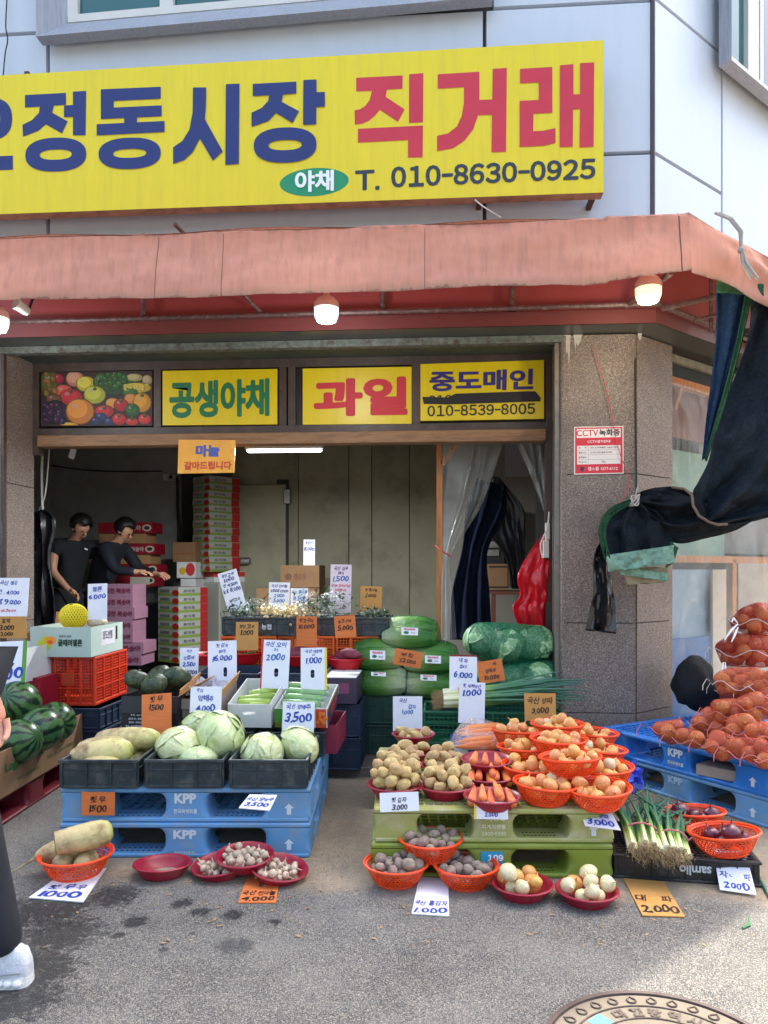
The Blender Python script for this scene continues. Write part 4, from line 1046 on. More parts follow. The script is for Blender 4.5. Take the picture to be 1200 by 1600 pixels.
def crate(label, m_, W=.35, D=.52, H=.13, cat='crate', words=None, group=None):
    """shallow solid-sided plastic crate, front to -y, origin at centre of base"""
    t = thing('plastic_crate', label, cat, group=group)
    hw, hd, w = W / 2, D / 2, .012
    mb = MB()
    for z0, z1, o in ((H - .014, H, .010), (H * .62, H * .62 + .006, .004), (0.004, .016, .004)):
        mb.bx(-hw - o + .01, hw + o - .01, -hd - o + .01, -hd + w, z0, z1, .002); mb.bx(-hw - o + .01, hw + o - .01, hd - w, hd + o - .01, z0, z1, .002)
        mb.bx(-hw - o + .01, -hw + w, -hd + w, hd - w, z0, z1, .002); mb.bx(hw - w, hw + o - .01, -hd + w, hd - w, z0, z1, .002)
    sub(mb, 'rim', m_, t, False)
    for sx, sy, L in ((0, -1, W), (0, 1, W), (-1, 0, D), (1, 0, D)):
        mb = MB(); n = max(3, round(L / .10)); T = .005
        if sy: mb.bx(-hw + .01, hw - .01, sy * (hd - .012) - T / 2, sy * (hd - .012) + T / 2, .008, H - .01)
        else: mb.bx(sx * (hw - .012) - T / 2, sx * (hw - .012) + T / 2, -hd + .0125, hd - .0125, .008, H - .01)
        for k in range(n + 1):
            p = -L / 2 + .014 + (L - .028) * k / n
            if sy: mb.bx(p - .003, p + .003, sy * (hd - .010), sy * (hd - .001), .010, H - .012)
            else: mb.bx(sx * (hw - .010), sx * (hw - .001), p - .003, p + .003, .010, H - .012)
        if sy:      # panel of small pierced squares and a plate
            for cx_ in (-W * .33, W * .33):
                for a in (-1, 1):
                    for b_ in (-1, 1):
                        mb.bx(cx_ + a * .012 - .004, cx_ + a * .012 + .004, sy * (hd - .0095), sy * (hd - .0075), H * .38 + b_ * .012 - .004, H * .38 + b_ * .012 + .004)
            mb.bx(-W * .17, W * .17, sy * (hd - .0085), sy * (hd - .0065), H * .18, H * .52, .001)
        sub(mb, 'wall', m_, t, False)
    mb = MB(); mb.bx(-hw + .012, hw - .012, -hd + .012, hd - .012, .002, .006); lattice(mb, (-hw + .012, -hd + .012, .011), (W - .024, 0, 0), (0, D - .024, 0), (0, 0, 1), 8, 12, .005, .008); sub(mb, 'base', m_, t, False)
    if words:
        mb = MB(); q = Quad((-hw, -hd - .001, H), (hw, -hd - .001, H), (hw, -hd - .001, 0), (-hw, -hd - .001, 0))
        for s, cx_, cy_, hh, w_ in words: write_on(q, mb, s, cx_, cy_, hh, .03, False, width=w_, h=.002)
        sub(mb, 'lettering', ink((190, 195, 198)), t, False)
    return t
def open_crate(label, m_, W=.36, D=.52, H=.31, nz=9, group=None, plate=None, dens=.02):
    """tall crate of lattice walls"""
    t = thing('plastic_crate', label, 'crate', group=group); hw, hd = W / 2, D / 2
    mb = MB()
    for z0, z1 in ((H - .016, H), (0, .02)):
        mb.bx(-hw, hw, -hd, -hd + .012, z0, z1, .003); mb.bx(-hw, hw, hd - .012, hd, z0, z1, .003)
        mb.bx(-hw, -hw + .012, -hd + .012, hd - .012, z0, z1, .003); mb.bx(hw - .012, hw, -hd + .012, hd - .012, z0, z1, .003)
    sub(mb, 'rim', m_, t, False)
    for sx, sy, L in ((0, -1, W), (0, 1, W), (-1, 0, D), (1, 0, D)):
        mb = MB()
        if sy: o, u, n = (-hw + .006, sy * (hd - .008), .02), (W - .012, 0, 0), (0, sy, 0)
        else: o, u, n = (sx * (hw - .008), -hd + .012, .02), (0, D - .024, 0), (sx, 0, 0)
        lattice(mb, o, u, (0, 0, H - .034), n, max(6, int(L / dens)), max(4, int(H / dens)), .0045, .004)
        # stout ribs
        for k in range(5):
            c0 = Vector(o) + Vector(u) * (k / 4) + Vector(n) * .004; mb.bar(c0, c0 + Vector((0, 0, H - .034)), .011, .009, up=n)
        for k in range(1, 3):
            c0 = Vector(o) + Vector(n) * .005 + Vector((0, 0, (H - .034) * k / 3)); mb.bar(c0, c0 + Vector(u), .008, .008, up=n)
        if sy == -1 and plate:
            mb.bx(-.04, .04, -hd - .003, -hd + .004, H * .42, H * .68)
        sub(mb, 'wall', m_, t, False)
    if plate:
        mb = MB(); q = Quad((-.04, -hd - .0035, H * .68), (.04, -hd - .0035, H * .68), (.04, -hd - .0035, H * .42), (-.04, -hd - .0035, H * .42))
        for k in range(4): write_on(q, mb, plate[k % len(plate)], .5, .16 + .23 * k, .15, .02, False, width=.75, h=.001)
        sub(mb, 'lettering', ink((120, 90, 60)), t, False)
    mb = MB(); mb.bx(-hw + .012, hw - .012, -hd + .012, hd - .012, .004, .01); sub(mb, 'base', m_, t, False)
    return t
def carton(label, W, D, H, m_in, m_out, cat='carton', flaps=(), prints=(), hole=False, group=None, closed=False, name='carton', lid=None):
    """cardboard box, origin at centre of base, front to -y; prints = (face, mesh-builder args)"""
    t = thing(name, label, cat, group=group); hw, hd, T = W / 2, D / 2, .005
    for nm, a in (('front_wall', (-hw, hw, -hd, -hd + T)), ('back_wall', (-hw, hw, hd - T, hd)), ('side_wall', (-hw, -hw + T, -hd + T, hd - T)), ('side_wall', (hw - T, hw, -hd + T, hd - T))):
        if nm == 'front_wall' and hole:
            vv, ff = flat_outline([[(-hw, 0), (hw, 0), (hw, H), (-hw, H)], [(p[0], p[1]) for p in [(x_ * 1, H * .62 + y_) for x_, y_ in ((-.03, -.008), (.03, -.008), (.036, 0), (.03, .008), (-.03, .008), (-.036, 0))]]], T / 2)
            mb = MB(); mb.add([(p.x, -hd + T / 2 - p.z, p.y) for p in vv], ff)
        else:
            mb = MB(); mb.bx(*a, 0, H)
        mb_ = sub(mb, nm, [m_out], t, False)
    mb = MB(); mb.bx(-hw + T, hw - T, -hd + T, hd - T, 0, T); sub(mb, 'bottom', m_in, t, False)
    if closed:
        mb = MB(); mb.bx(-hw + .001, -.001, -hd + .001, hd - .001, H, H + T); mb.bx(.001, hw - .001, -hd + .001, hd - .001, H, H + T); sub(mb, 'lid', lid or m_out, t, False)
    for side, L, ang in flaps:
        mb = MB(); a = R(ang)
        if side in 'lr':
            s = -1 if side == 'l' else 1; x = s * hw
            mb.add([(x, -hd, H), (x, hd, H), (x + s * L * math.cos(a), hd, H + L * math.sin(a)), (x + s * L * math.cos(a), -hd, H + L * math.sin(a))], [(0, 1, 2, 3)])
        else:
            s = -1 if side == 'f' else 1; y = s * hd
            mb.add([(-hw, y, H), (hw, y, H), (hw, y + s * L * math.cos(a), H + L * math.sin(a)), (-hw, y + s * L * math.cos(a), H + L * math.sin(a))], [(0, 1, 2, 3)])
        mb.build('flap', m_in if ang > 0 else m_out, t, smooth=False, solid=.004)
    for pr_ in prints:
        face, kind = pr_[0], pr_[1]
        if face == 'f': q = Quad((-hw, -hd, H), (hw, -hd, H), (hw, -hd, 0), (-hw, -hd, 0))
        elif face == 'r': q = Quad((hw, -hd, H), (hw, hd, H), (hw, hd, 0), (hw, -hd, 0))
        else: q = Quad((-hw, hd, H), (-hw, -hd, H), (-hw, -hd, 0), (-hw, hd, 0))
        mb = MB()
        if kind == 'text': 
            s, cx_, cy_, hh, w, colr = pr_[2:8]; off = pr_[8] if len(pr_) > 8 else .03
            write_on(q, mb, s, cx_, cy_, hh, off, False, width=w, h=.0022); sub(mb, 'lettering', ink(colr), t, False)
        elif kind == 'rect':
            u0, v0, u1, v1, colr = pr_[2:7]; h = pr_[7] if len(pr_) > 7 else .0008
            mb.add([q.at(u0, v0, h), q.at(u1, v0, h), q.at(u1, v1, h), q.at(u0, v1, h)], [(0, 3, 2, 1)]); sub(mb, 'print', ink(colr), t, False)
        elif kind == 'disc':
            u, v, r, colr = pr_[2:6]; h = pr_[6] if len(pr_) > 6 else .0012; r2 = pr_[7] if len(pr_) > 7 else r
            mb.poly([q.at(u + r / q.W * math.cos(a * .349), v - r2 / q.H * math.sin(a * .349), h) for a in range(18)]); sub(mb, 'print', ink(colr), t, False)
    return t
# ---- bowls and baskets
orange_p = mat('orange_plastic', (236, 74, 22), .35, .06, 8, spec=.5, dirt=((170, 70, 40), .25, 14), sss=0)
maroon_p = mat('maroon_plastic', (150, 20, 46), .38, .08, 7, dirt=((170, 110, 100), .28, 9))
red_p = mat('red_plastic', (186, 22, 34), .38, .08, 7)
BR, BH, BB = .1325, .082, .078       # rim radius, height, base radius
def basket_profile(f): # f 0 base ..1 rim
    return BB + (BR - .006 - BB) * (f ** .62)
def make_basket():
    t = thing('colander_basket', 'x', 'basket')
    mb = MB(); n = 12
    mb.tube([(BR * math.cos(a * 2 * math.pi / 40), BR * math.sin(a * 2 * math.pi / 40), BH) for a in range(40)], .0058, 8, closed=True)
    sub(mb, 'rim', orange_p, t)
    # wall: brick-bond mesh of cells, turned to a lattice
    mb = MB(); NS, NR = 44, 8; vs_ = []
    for j in range(NR + 1):
        for i in range(NS):
            a = 2 * math.pi * (i + (.5 if j % 2 else 0)) / NS; r = basket_profile(j / NR); vs_.append((r * math.cos(a), r * math.sin(a), .004 + (BH - .006) * j / NR))
    fs = []
    for j in range(NR):
        for i in range(NS):
            i2 = (i + 1) % NS
            if j % 2 == 0: fs += [(j * NS + i, j * NS + i2, (j + 1) * NS + i)]; fs += [(j * NS + i2, (j + 1) * NS + i2, (j + 1) * NS + i)]
            else: fs += [(j * NS + i, j * NS + i2, (j + 1) * NS + i2)]; fs += [(j * NS + i, (j + 1) * NS + i2, (j + 1) * NS + i)]
    # hexagonal net = dual of the triangles
    cen = [sum((Vector(vs_[k]) for k in f), Vector()) / 3 for f in fs]
    ef = {}
    for fi, f in enumerate(fs):
        for a in range(3):
            e = tuple(sorted((f[a], f[(a + 1) % 3]))); ef.setdefault(e, []).append(fi)
    for e, ff in ef.items():
        if len(ff) == 2:
            a, b_ = cen[ff[0]], cen[ff[1]]; nrm = Vector((a.x, a.y, -.02)).normalized(); mb.bar(a, b_, .0032, .0024, up=nrm)
    for z, r in ((BH - .006, BR - .009), (.006, BB + .004)): mb.tube([(r * math.cos(a * 2 * math.pi / 36), r * math.sin(a * 2 * math.pi / 36), z) for a in range(36)], .005, 6, closed=True)
    for k in range(12):
        a = k * math.pi / 6
        mb.tube([((basket_profile(f) + .001) * math.cos(a), (basket_profile(f) + .001) * math.sin(a), .004 + (BH - .006) * f) for f in (0, .2, .5, .8, 1)], .0026, 4)
    sub(mb, 'perforated_wall', orange_p, t, False)
    mb = MB(); mb.lathe([(.0, .004), (BB, .004), (BB + .006, .0), (BB + .002, -.002), (BB - .004, .001), (0, .001)], 32); sub(mb, 'base', orange_p, t)
    return t
TR, TH = .118, .052
def make_tray(m_, label='x', R_=TR, H_=TH):
    t = thing('plastic_bowl', label, 'bowl')
    mb = MB(); mb.lathe([(0, .003), (R_ * .60, .003), (R_ * .68, .006), (R_ * .86, H_ * .7), (R_ * .93, H_ * .94), (R_, H_), (R_ + .004, H_ - .004), (R_ + .003, H_ - .008), (R_ * .93, H_ * .84), (R_ * .87, H_ * .55), (R_ * .70, .0), (0, 0)], 40)
    sub(mb, 'shell', m_, t); return t
PARK = []
def proto(fn):
    t = fn(); PARK.append(t); return t
used = set()
def put(pt, loc, rotz=0, label=None, group=None, tilt=None, sc=None):
    """the first call moves the prototype itself, later ones copy it"""
    if id(pt) not in used:
        used.add(id(pt)); o = pt
    else: o = copy_tree(pt)
    o.location = loc; o.rotation_euler = (tilt[0] if tilt else 0, tilt[1] if tilt else 0, rotz)
    if sc: o.scale = (sc, sc, sc)
    if label: o['label'] = label
    if group: o['group'] = group
    return o

# ---- produce meshes (shared)
def stretchmat(name, base, ramp=None, **k): return mat(name, base, ramp=ramp, **k)
potato_m = mat('potato_skin', (200, 168, 114), .7, .12, 2, hue=.012, bump=.4, bs=7, dirt=((142, 104, 66), .6, 2.4))
gpotato_m = mat('dusty_purple_potato', (150, 132, 118), .85, .16, 2, hue=.02, bump=.4, bs=6, dirt=((112, 84, 84), .6, 1.6))
onion_m = mat('onion_skin', (220, 150, 78), .34, .14, 1.6, hue=.015, stretch=(3, 3, .6), dirt=((238, 200, 140), .6, 1.3), bump=.3, bs=4, spec=.6)
onion_w = mat('white_onion_skin', (220, 208, 162), .4, .10, 2, hue=.03, stretch=(3, 3, .6), dirt=((186, 150, 90), .6, 1.6), spec=.6)
onion_r = mat('red_onion_skin', (84, 24, 44), .32, .18, 25, stretch=(3, 3, .5), dirt=((130, 60, 84), .5, 20), spec=.6)
onion_n = mat('netted_onion_skin', (202, 112, 60), .5, .18, 1.6, hue=.02, stretch=(3, 3, .6), dirt=((140, 70, 50), .55, 1.5), spec=.5)
carrot_m = mat('carrot_skin', (222, 118, 62), .6, .12, 30, hue=.01, stretch=(1, 1, 1), dirt=((188, 128, 84), .6, 30), bump=.3, bs=70)
garlic_m = mat('garlic_skin', (208, 188, 162), .6, .12, 1.2, dirt=((150, 108, 92), .7, 1.6))
sweet_m = mat('sweet_potato_skin', (120, 42, 62), .65, .14, 20, dirt=((170, 110, 110), .4, 28), bump=.2, bs=60)
def mk_potato(seed):
    r_ = random.Random(seed); mb = MB(); mb.ball((0, 0, 0), 1, 3, (1.12 + .15 * r_.random(), .95, .86), .22, 1.3, seed * 3.1); return mb
POT = [mk_potato(i).mesh('potato', potato_m, smooth=80) for i in range(5)]
GPOT = [mk_potato(i + 9).mesh('small_potato', gpotato_m, smooth=80) for i in range(4)]
def mk_onion(seed):
    r_ = random.Random(seed); mb = MB(); h = .88 + .12 * r_.random()
    pr = [(0, -.80 * h), (.10, -.83 * h), (.35, -.78 * h), (.72, -.56 * h), (.95, -.2 * h), (1.0, .05), (.93, .32), (.70, .6), (.42, .78), (.20, .90), (.10, 1.02), (.07, 1.2), (.05, 1.3 + .2 * r_.random()), (0, 1.32)]
    mb.lathe(pr, 20, wob=lambda a, t: 1 + .025 * math.sin(a * 3 + seed) + .014 * math.sin(a * 9 + seed)); return mb
ON = [mk_onion(i).mesh('onion', onion_m, smooth=80) for i in range(4)]
ONW = [mk_onion(i).mesh('white_onion', onion_w, smooth=80) for i in range(3)]
ONR = [mk_onion(i).mesh('red_onion', onion_r, smooth=80) for i in range(2)]
ONN = [mk_onion(i + 4).mesh('netted_onion', onion_n, smooth=80) for i in range(3)]
def mk_garlic(seed):
    mb = MB(); mb.lathe([(0, -.75), (.3, -.78), (.8, -.5), (1, -.1), (.9, .3), (.55, .65), (.25, .9), (.16, 1.3), (.14, 1.9), (.17, 2.1), (0, 2.12)], 16, wob=lambda a, t: 1 + (.10 * abs(math.sin(a * 3.5 + seed)) - .06) * (1 - t))
    for k in range(8): a = k * .8; mb.tube([(.2 * math.cos(a), .2 * math.sin(a), -.7), (.4 * math.cos(a + .4), .4 * math.sin(a), -1.0)], .03, 4)
    return mb
GAR = [mk_garlic(i).mesh('garlic_bulb', garlic_m, smooth=80) for i in range(3)]
def mk_root(seed, prof, bend=.06, n=16):
    """tapering root lying along +y"""
    r_ = random.Random(seed); mb = MB(); vs_ = []; ts = []; N = len(prof)
    for i, (r, y) in enumerate(prof):
        for k in range(n):
            a = 2 * math.pi * k / n; rr = r * (1 + .035 * noise.noise(Vector((math.cos(a) * 1.2, y * 6, seed + math.sin(a)))))
            vs_.append((rr * math.cos(a) + bend * math.sin(y * 5 + seed) * .3, y, rr * math.sin(a) + bend * math.cos(y * 4 + seed) * .2)); ts.append(i / (N - 1))
    fs = [(i * n + k, (i + 1) * n + k, (i + 1) * n + (k + 1) % n, i * n + (k + 1) % n) for i in range(N - 1) for k in range(n)]
    mb.add(vs_, fs, ts); return mb
CAR = [mk_root(i, [(0, .0), (.005, .003), (.008, .012), (.011, .03), (.015, .06), (.019, .10), (.0215, .13), (.021, .150), (.014, .162), (.005, .166), (0, .166)], .02).mesh('carrot', carrot_m, smooth=80) for i in range(3)]
SWT = [mk_root(i + 5, [(0, 0), (.008, .01), (.022, .04), (.034, .08), (.036, .12), (.030, .16), (.014, .2), (.005, .22), (0, .225)], .12).mesh('sweet_potato', sweet_m, smooth=80) for i in range(3)]

def pile(n, r, Rin, base, wall, seed=0, tries=60, jr=.12):
    """drop n balls of radius r into a bowl: returns centres and radii"""
    g = random.Random(seed); out = []
    for i in range(n):
        best = None; ri = r * (1 + g.uniform(-jr, jr))
        for _ in range(tries):
            a = g.uniform(0, 2 * math.pi); d = (Rin - ri * .55) * math.sqrt(g.random()); x, y = d * math.cos(a), d * math.sin(a)
            z = base + ri + max(0, (math.hypot(x, y) + ri * .8 - wall[0])) * wall[1]
            for (cx_, cy_, cz, cr) in out:
                q = (ri + cr) ** 2 * .92 - (x - cx_) ** 2 - (y - cy_) ** 2
                if q > 0: z = max(z, cz + math.sqrt(q))
            if best is None or z < best[2]: best = (x, y, z, ri)
        out.append(best)
    return out
def heap(meshes, name, label, cat, group, c, n, r, Rin, base=.006, wall=(.07, .9), seed=0, flat=False, wmix=None, jr=.12, up=False, ctr=None):
    g = random.Random(seed + 99)
    for (x, y, z, ri) in pile(n, r, Rin, base, wall, seed, jr=jr):
        me = g.choice(meshes)
        lab, cc, nm, gg = label, cat, name, group
        if wmix and g.random() < wmix[0]: me = g.choice(wmix[1]); nm = 'white_onion'; lab = wmix[2]; gg = wmix[3]
        if up: rot = (g.gauss(0, .45), g.gauss(0, .45), g.uniform(0, 6.28))
        else: rot = (g.uniform(-3.1, 3.1), g.uniform(-.9, .9), g.uniform(0, 6.28))
        inst(me, nm, (c[0] + x, c[1] + y, c[2] + z), rot, ri, label=lab, cat=cc, group=gg)
# ---- cabbages
leaf_m = mat('cabbage_leaf', (204, 214, 154), .42, .08, .9, hue=.02, ramp=None, dirt=((158, 190, 88), .75, .8), bump=.5, bs=3.2, spec=.5, coat=.8)
def vein(m_, sc_=5, colr=(228, 234, 196), amt=.55):
    """pale branching veins on a leaf: thin cell borders warped by noise"""
    N, L, b = nodes_of(m_); src = b.inputs['Base Color'].links[0].from_socket; tc = N['Texture Coordinate']
    n = N.new('ShaderNodeTexNoise'); n.inputs['Scale'].default_value = 4; L.new(tc.outputs['Object'], n.inputs['Vector'])
    a = N.new('ShaderNodeVectorMath'); a.operation = 'MULTIPLY_ADD'; L.new(n.outputs['Color'], a.inputs[0]); a.inputs[1].default_value = (.25,) * 3; L.new(tc.outputs['Object'], a.inputs[2])
    mp = N.new('ShaderNodeMapping'); mp.inputs['Scale'].default_value = (1, 1, .35); L.new(a.outputs[0], mp.inputs[0])
    v = N.new('ShaderNodeTexVoronoi'); v.feature = 'DISTANCE_TO_EDGE'; v.inputs['Scale'].default_value = sc_; L.new(mp.outputs[0], v.inputs['Vector'])
    r = N.new('ShaderNodeMapRange'); r.inputs['From Min'].default_value = .0; r.inputs['From Max'].default_value = .10; r.inputs['To Min'].default_value = amt; r.inputs['To Max'].default_value = 0
    L.new(v.outputs['Distance'], r.inputs[0]); x = N.new('ShaderNodeMix'); x.data_type = 'RGBA'; L.new(r.outputs[0], x.inputs[0]); L.new(src, x.inputs[6]); x.inputs[7].default_value = lin(colr); L.new(x.outputs[2], b.inputs['Base Color'])
vein(leaf_m, 2.6, (226, 234, 196), .38)
napa_m = mat('napa_leaf', (110, 160, 70), .45, .14, 3, ramp=[(0, (226, 232, 206)), (.28, (200, 216, 150)), (.5, (126, 176, 80)), (1, (64, 124, 48))], stretch=(1, 1, 1), bump=.5, bs=5)
gcab_m = mat('green_cabbage_leaf', (124, 170, 118), .5, .12, 1, dirt=((78, 126, 76), .6, 1), bump=.5, bs=3); vein(gcab_m, 2.6, (200, 224, 186), .6)
wrap_m = None
def mk_cabbage(seed, sc_, m_, R_=1.0):
    """tight head: a core and overlapping wrapper leaves with curled edges"""
    g = random.Random(seed); mb = MB(); mb.ball((0, 0, 0), .97 * R_, 3, sc_, .10, 1.5, seed)
    for k in range(7):
        a0 = k * 2.4 + g.random(); el = g.uniform(-.2, .9); rr = 1.0 + .012 * k
        ax = Vector((math.cos(a0) * math.cos(el), math.sin(a0) * math.cos(el), math.sin(el))); t1 = ax.cross(Vector((0, 0, 1))).normalized(); t2 = ax.cross(t1)
        ext = g.uniform(.75, 1.05)
        def leaf(u, v):
            r = v * ext; a = u * 2 * math.pi
            rr2 = r * (1 + .12 * math.sin(a * 3 + seed + k)); th = rr2
            d = ax * math.cos(th) + (t1 * math.cos(a) + t2 * math.sin(a)) * math.sin(th)
            lift = .035 * v ** 4 * (1 + math.sin(a * 5 + k)) + .012 * math.sin(a * 8 + v * 3) * v - .02 * abs(math.cos(a / 2)) ** 12 * v
            q = d * (rr + lift); return (q.x * sc_[0] * R_, q.y * sc_[1] * R_, q.z * sc_[2] * R_)
        mb.grid(leaf, 28, 7)
    return mb
CAB = [mk_cabbage(i, (1.04, 1, .86), leaf_m).mesh('cabbage', leaf_m, smooth=60) for i in range(3)]
GCAB = [mk_cabbage(i + 7, (1, 1, .9), gcab_m).mesh('cabbage', gcab_m, smooth=60) for i in range(2)]
def mk_napa(seed):
    mb = MB(); g = random.Random(seed)
    prof = [(0, -1.0), (.30, -.99), (.42, -.9), (.50, -.6), (.55, -.2), (.55, .2), (.48, .6), (.34, .88), (.15, 1.0), (0, 1.03)]
    mb.lathe(prof, 40, wob=lambda a, t: 1 + .05 * math.sin(a * 7 + seed) + .03 * math.sin(a * 13 + t * 8))
    for k in range(9):
        a0 = k * 2.4 + seed
        def leaf(u, v):
            a = a0 + (u - .5) * (1.3 + .5 * v); y = -.98 + 1.85 * v
            r = .0
            for (r0, y0), (r1, y1) in zip(prof, prof[1:]):
                if y0 <= y <= y1: r = r0 + (r1 - r0) * (y - y0) / (y1 - y0 + 1e-6)
            r = max(r, .2) + .02 + .012 * (k % 3) + .05 * (abs(u - .5) * 2) ** 3 * v + .012 * math.sin(u * 30 + k) * v + .035 * math.exp(-((u - .5) * 9) ** 2) * (1 - v)
            return (r * math.cos(a), r * math.sin(a), y)
        mb.grid(leaf, 14, 10)
    return mb
NAPA = [mk_napa(i).mesh('napa_cabbage', napa_m, smooth=60) for i in range(2)]
green_net = net_mat('green_net', (12, 104, 44), .30, 200, .30)
green_net2 = net_mat('teal_net', (26, 118, 84), .46, 200, .35)
red_net = net_mat('red_net', (184, 48, 38), .30, 200, .55)
pink_net = net_mat('pink_net', (204, 92, 66), .26, 200, .55)
def hull_bag(name, pts, m_, label, cat, group, org, twist=None, sm=1, ties=(), tie_m=None):
    bm = bmesh.new(); vv = [bm.verts.new(Vector(p) - org) for p in pts]
    r_ = bmesh.ops.convex_hull(bm, input=vv)
    bmesh.ops.delete(bm, geom=[v for v in bm.verts if not v.link_faces], context='VERTS')
    bmesh.ops.subdivide_edges(bm, edges=bm.edges[:], cuts=1, use_grid_fill=False)
    bmesh.ops.smooth_vert(bm, verts=bm.verts[:], factor=.35, use_axis_x=True, use_axis_y=True, use_axis_z=True)
    me = bpy.data.meshes.new(name); bm.to_mesh(me); bm.free(); me.materials.append(m_)
    me.polygons.foreach_set('use_smooth', [True] * len(me.polygons))
    o = bpy.data.objects.new(name, me); COL.objects.link(o); o.location = org; tag(o, label, cat, group)
    for tp in ties:
        mb = MB(); mb.tube([Vector(p) - org for p in tp], .0019, 5); mb.build('tie_string', tie_m, o)
    return o
def ball_pts(c, r):
    return [Vector(c) + p * r for p in ico(2)[0]]
tie_w = mat('white_tie', (220, 216, 214), .6)
tie_p = mat('pink_tie', (214, 120, 116), .6)

# ---- people
def skin_fig(name, nodes, edges, m_, parent=None, sub_=2, root=0, origin=(0, 0, 0)):
    me = bpy.data.meshes.new(name); me.from_pydata([Vector(n[0]) - Vector(origin) for n in nodes], edges, [])
    me.materials.append(m_)
    o = bpy.data.objects.new(name, me); COL.objects.link(o); o.parent = parent
    sk = o.modifiers.new('skin', 'SKIN'); sk.use_smooth_shade = True; sk.branch_smoothing = .4
    me.skin_vertices.new() if hasattr(me.skin_vertices, 'new') and not me.skin_vertices else None
    sl = me.skin_vertices[0].data
    for i, n in enumerate(nodes):
        r = n[1]; sl[i].radius = (r, r) if isinstance(r, (int, float)) else r; sl[i].use_root = (i == root)
    sb = o.modifiers.new('sub', 'SUBSURF'); sb.levels = sub_; sb.render_levels = sub_
    # bake so that shading and hit tests see the real surface
    dg = bpy.context.evaluated_depsgraph_get(); ev = o.evaluated_get(dg); nm = bpy.data.meshes.new_from_object(ev)
    o.modifiers.clear(); o.data = nm; nm.name = name
    if not nm.materials: nm.materials.append(m_)
    nm.polygons.foreach_set('use_smooth', [True] * len(nm.polygons))
    return o
skin_m = mat('skin', (206, 150, 122), .5, .06, 20, hue=.01, sss=.1)
black_cloth = mat('black_cloth', (26, 27, 32), .85, .2, 12, bump=.3, bs=30)
navy_cloth = mat('navy_cloth', (24, 27, 40), .8, .2, 8, bump=.4, bs=14)
hair_m = mat('black_hair', (20, 18, 18), .5, .2, 60, bump=.4, bs=90, stretch=(1, 1, .2))
def person(label, loc, rotz, J, shirt, trousers, shoes=None, sleeve=1.0, hands=True, hairy=True, shirt_hem=None):
    """J: joint positions in metres in the person's own frame (x right, -y forward); body is one skinned surface"""
    t = thing('person', label, 'person', loc, rotz)
    P = {k: Vector(v) for k, v in J.items()}
    nodes = []; edges = []; idx = {}
    def nd(k, p, r): idx[k] = len(nodes); nodes.append((p, r))
    nd('pel', P['pelvis'], .112); nd('waist', P['waist'], .105); nd('chest', P['chest'], (.125, .12)); nd('neckb', P['neckb'], .062); nd('neck', P['neck'], .052)
    ch = P['head'] - P['neck']; nd('jaw', P['neck'] + ch * .45, .062); nd('head', P['head'], .088); nd('crown', P['head'] + ch.normalized() * .065, .066)
    edges += [(0, 1), (1, 2), (2, 3), (3, 4), (4, 5), (5, 6), (6, 7)]
    for s in 'lr':
        nd('sh' + s, P['shoulder_' + s], .050); nd('el' + s, P['elbow_' + s], .040); nd('wr' + s, P['wrist_' + s], .027)
        hd = (P['hand_' + s] - P['wrist_' + s]); nd('pm' + s, P['wrist_' + s] + hd * .5, (.034, .020)); nd('kn_' + s, P['hand_' + s], (.036, .016))
        edges += [(2, idx['sh' + s]), (idx['sh' + s], idx['el' + s]), (idx['el' + s], idx['wr' + s]), (idx['wr' + s], idx['pm' + s]), (idx['pm' + s], idx['kn_' + s])]
        nd('hip' + s, P['hip_' + s], .088); nd('kn' + s, P['knee_' + s], .058); nd('an' + s, P['ankle_' + s], .038)
        edges += [(0, idx['hip' + s]), (idx['hip' + s], idx['kn' + s]), (idx['kn' + s], idx['an' + s])]
    body = skin_fig('body', nodes, edges, skin_m, t)
    # fingers
    if hands:
        for s in 'lr':
            w, h = P['wrist_' + s], P['hand_' + s]; d = (h - w).normalized(); side = d.cross(Vector((0, 1, 0)) if abs(d.y) < .8 else Vector((1, 0, 0))).normalized()
            curl = d.cross(side) * (1 if s == 'l' else 1)
            fwd = Vector((0, -1, 0)); across = (fwd - d * fwd.dot(d)).normalized(); inward = across.cross(d) * (1 if s == 'l' else -1)
            for k in range(4):
                L = (.072, .080, .075, .058)[k]; b0 = h + across * (.030 - .020 * k) - d * .012
                pts = [b0, b0 + d * L * .45 + inward * .004, b0 + d * L * .75 + inward * .018, b0 + d * L * .88 + inward * .036]
                mb = MB(); mb.tube(pts, [.0098, .0092, .0084, .0068], 8); mb.ball(pts[-1], .0070, 1); mb.build('finger', skin_m, body)
            b0 = w + d * .03 + across * .028; pts = [b0, b0 + across * .022 + d * .022 + inward * .01, b0 + across * .022 + d * .050 + inward * .02, b0 + across * .016 + d * .066 + inward * .026]
            mb = MB(); mb.tube(pts, [.0125, .0115, .0100, .0075], 8); mb.ball(pts[-1], .0075, 1); mb.build('thumb', skin_m, body)
    # clothes
    e_ = .014
    nodes = [(P['pelvis'] + Vector((0, 0, -.08)), .150), (P['waist'], .135), (P['chest'], (.150, .150)), (P['neckb'] + (P['neckb'] - P['chest']) * .02, .082)]; edges = [(0, 1), (1, 2), (2, 3)]
    for s in 'lr':
        a, b_ = P['shoulder_' + s], P['elbow_' + s]; i = len(nodes); nodes.append((a, .088))
        if sleeve < 1: nodes.append((a.lerp(b_, sleeve), .064)); edges += [(2, i), (i, i + 1)]
        else: nodes += [(b_, .056), (b_.lerp(P['wrist_' + s], .92), .040)]; edges += [(2, i), (i, i + 1), (i + 1, i + 2)]
    skin_fig('shirt', nodes, edges, shirt, t)
    nodes = [(P['pelvis'] + Vector((0, 0, .03)), .125)]; edges = []
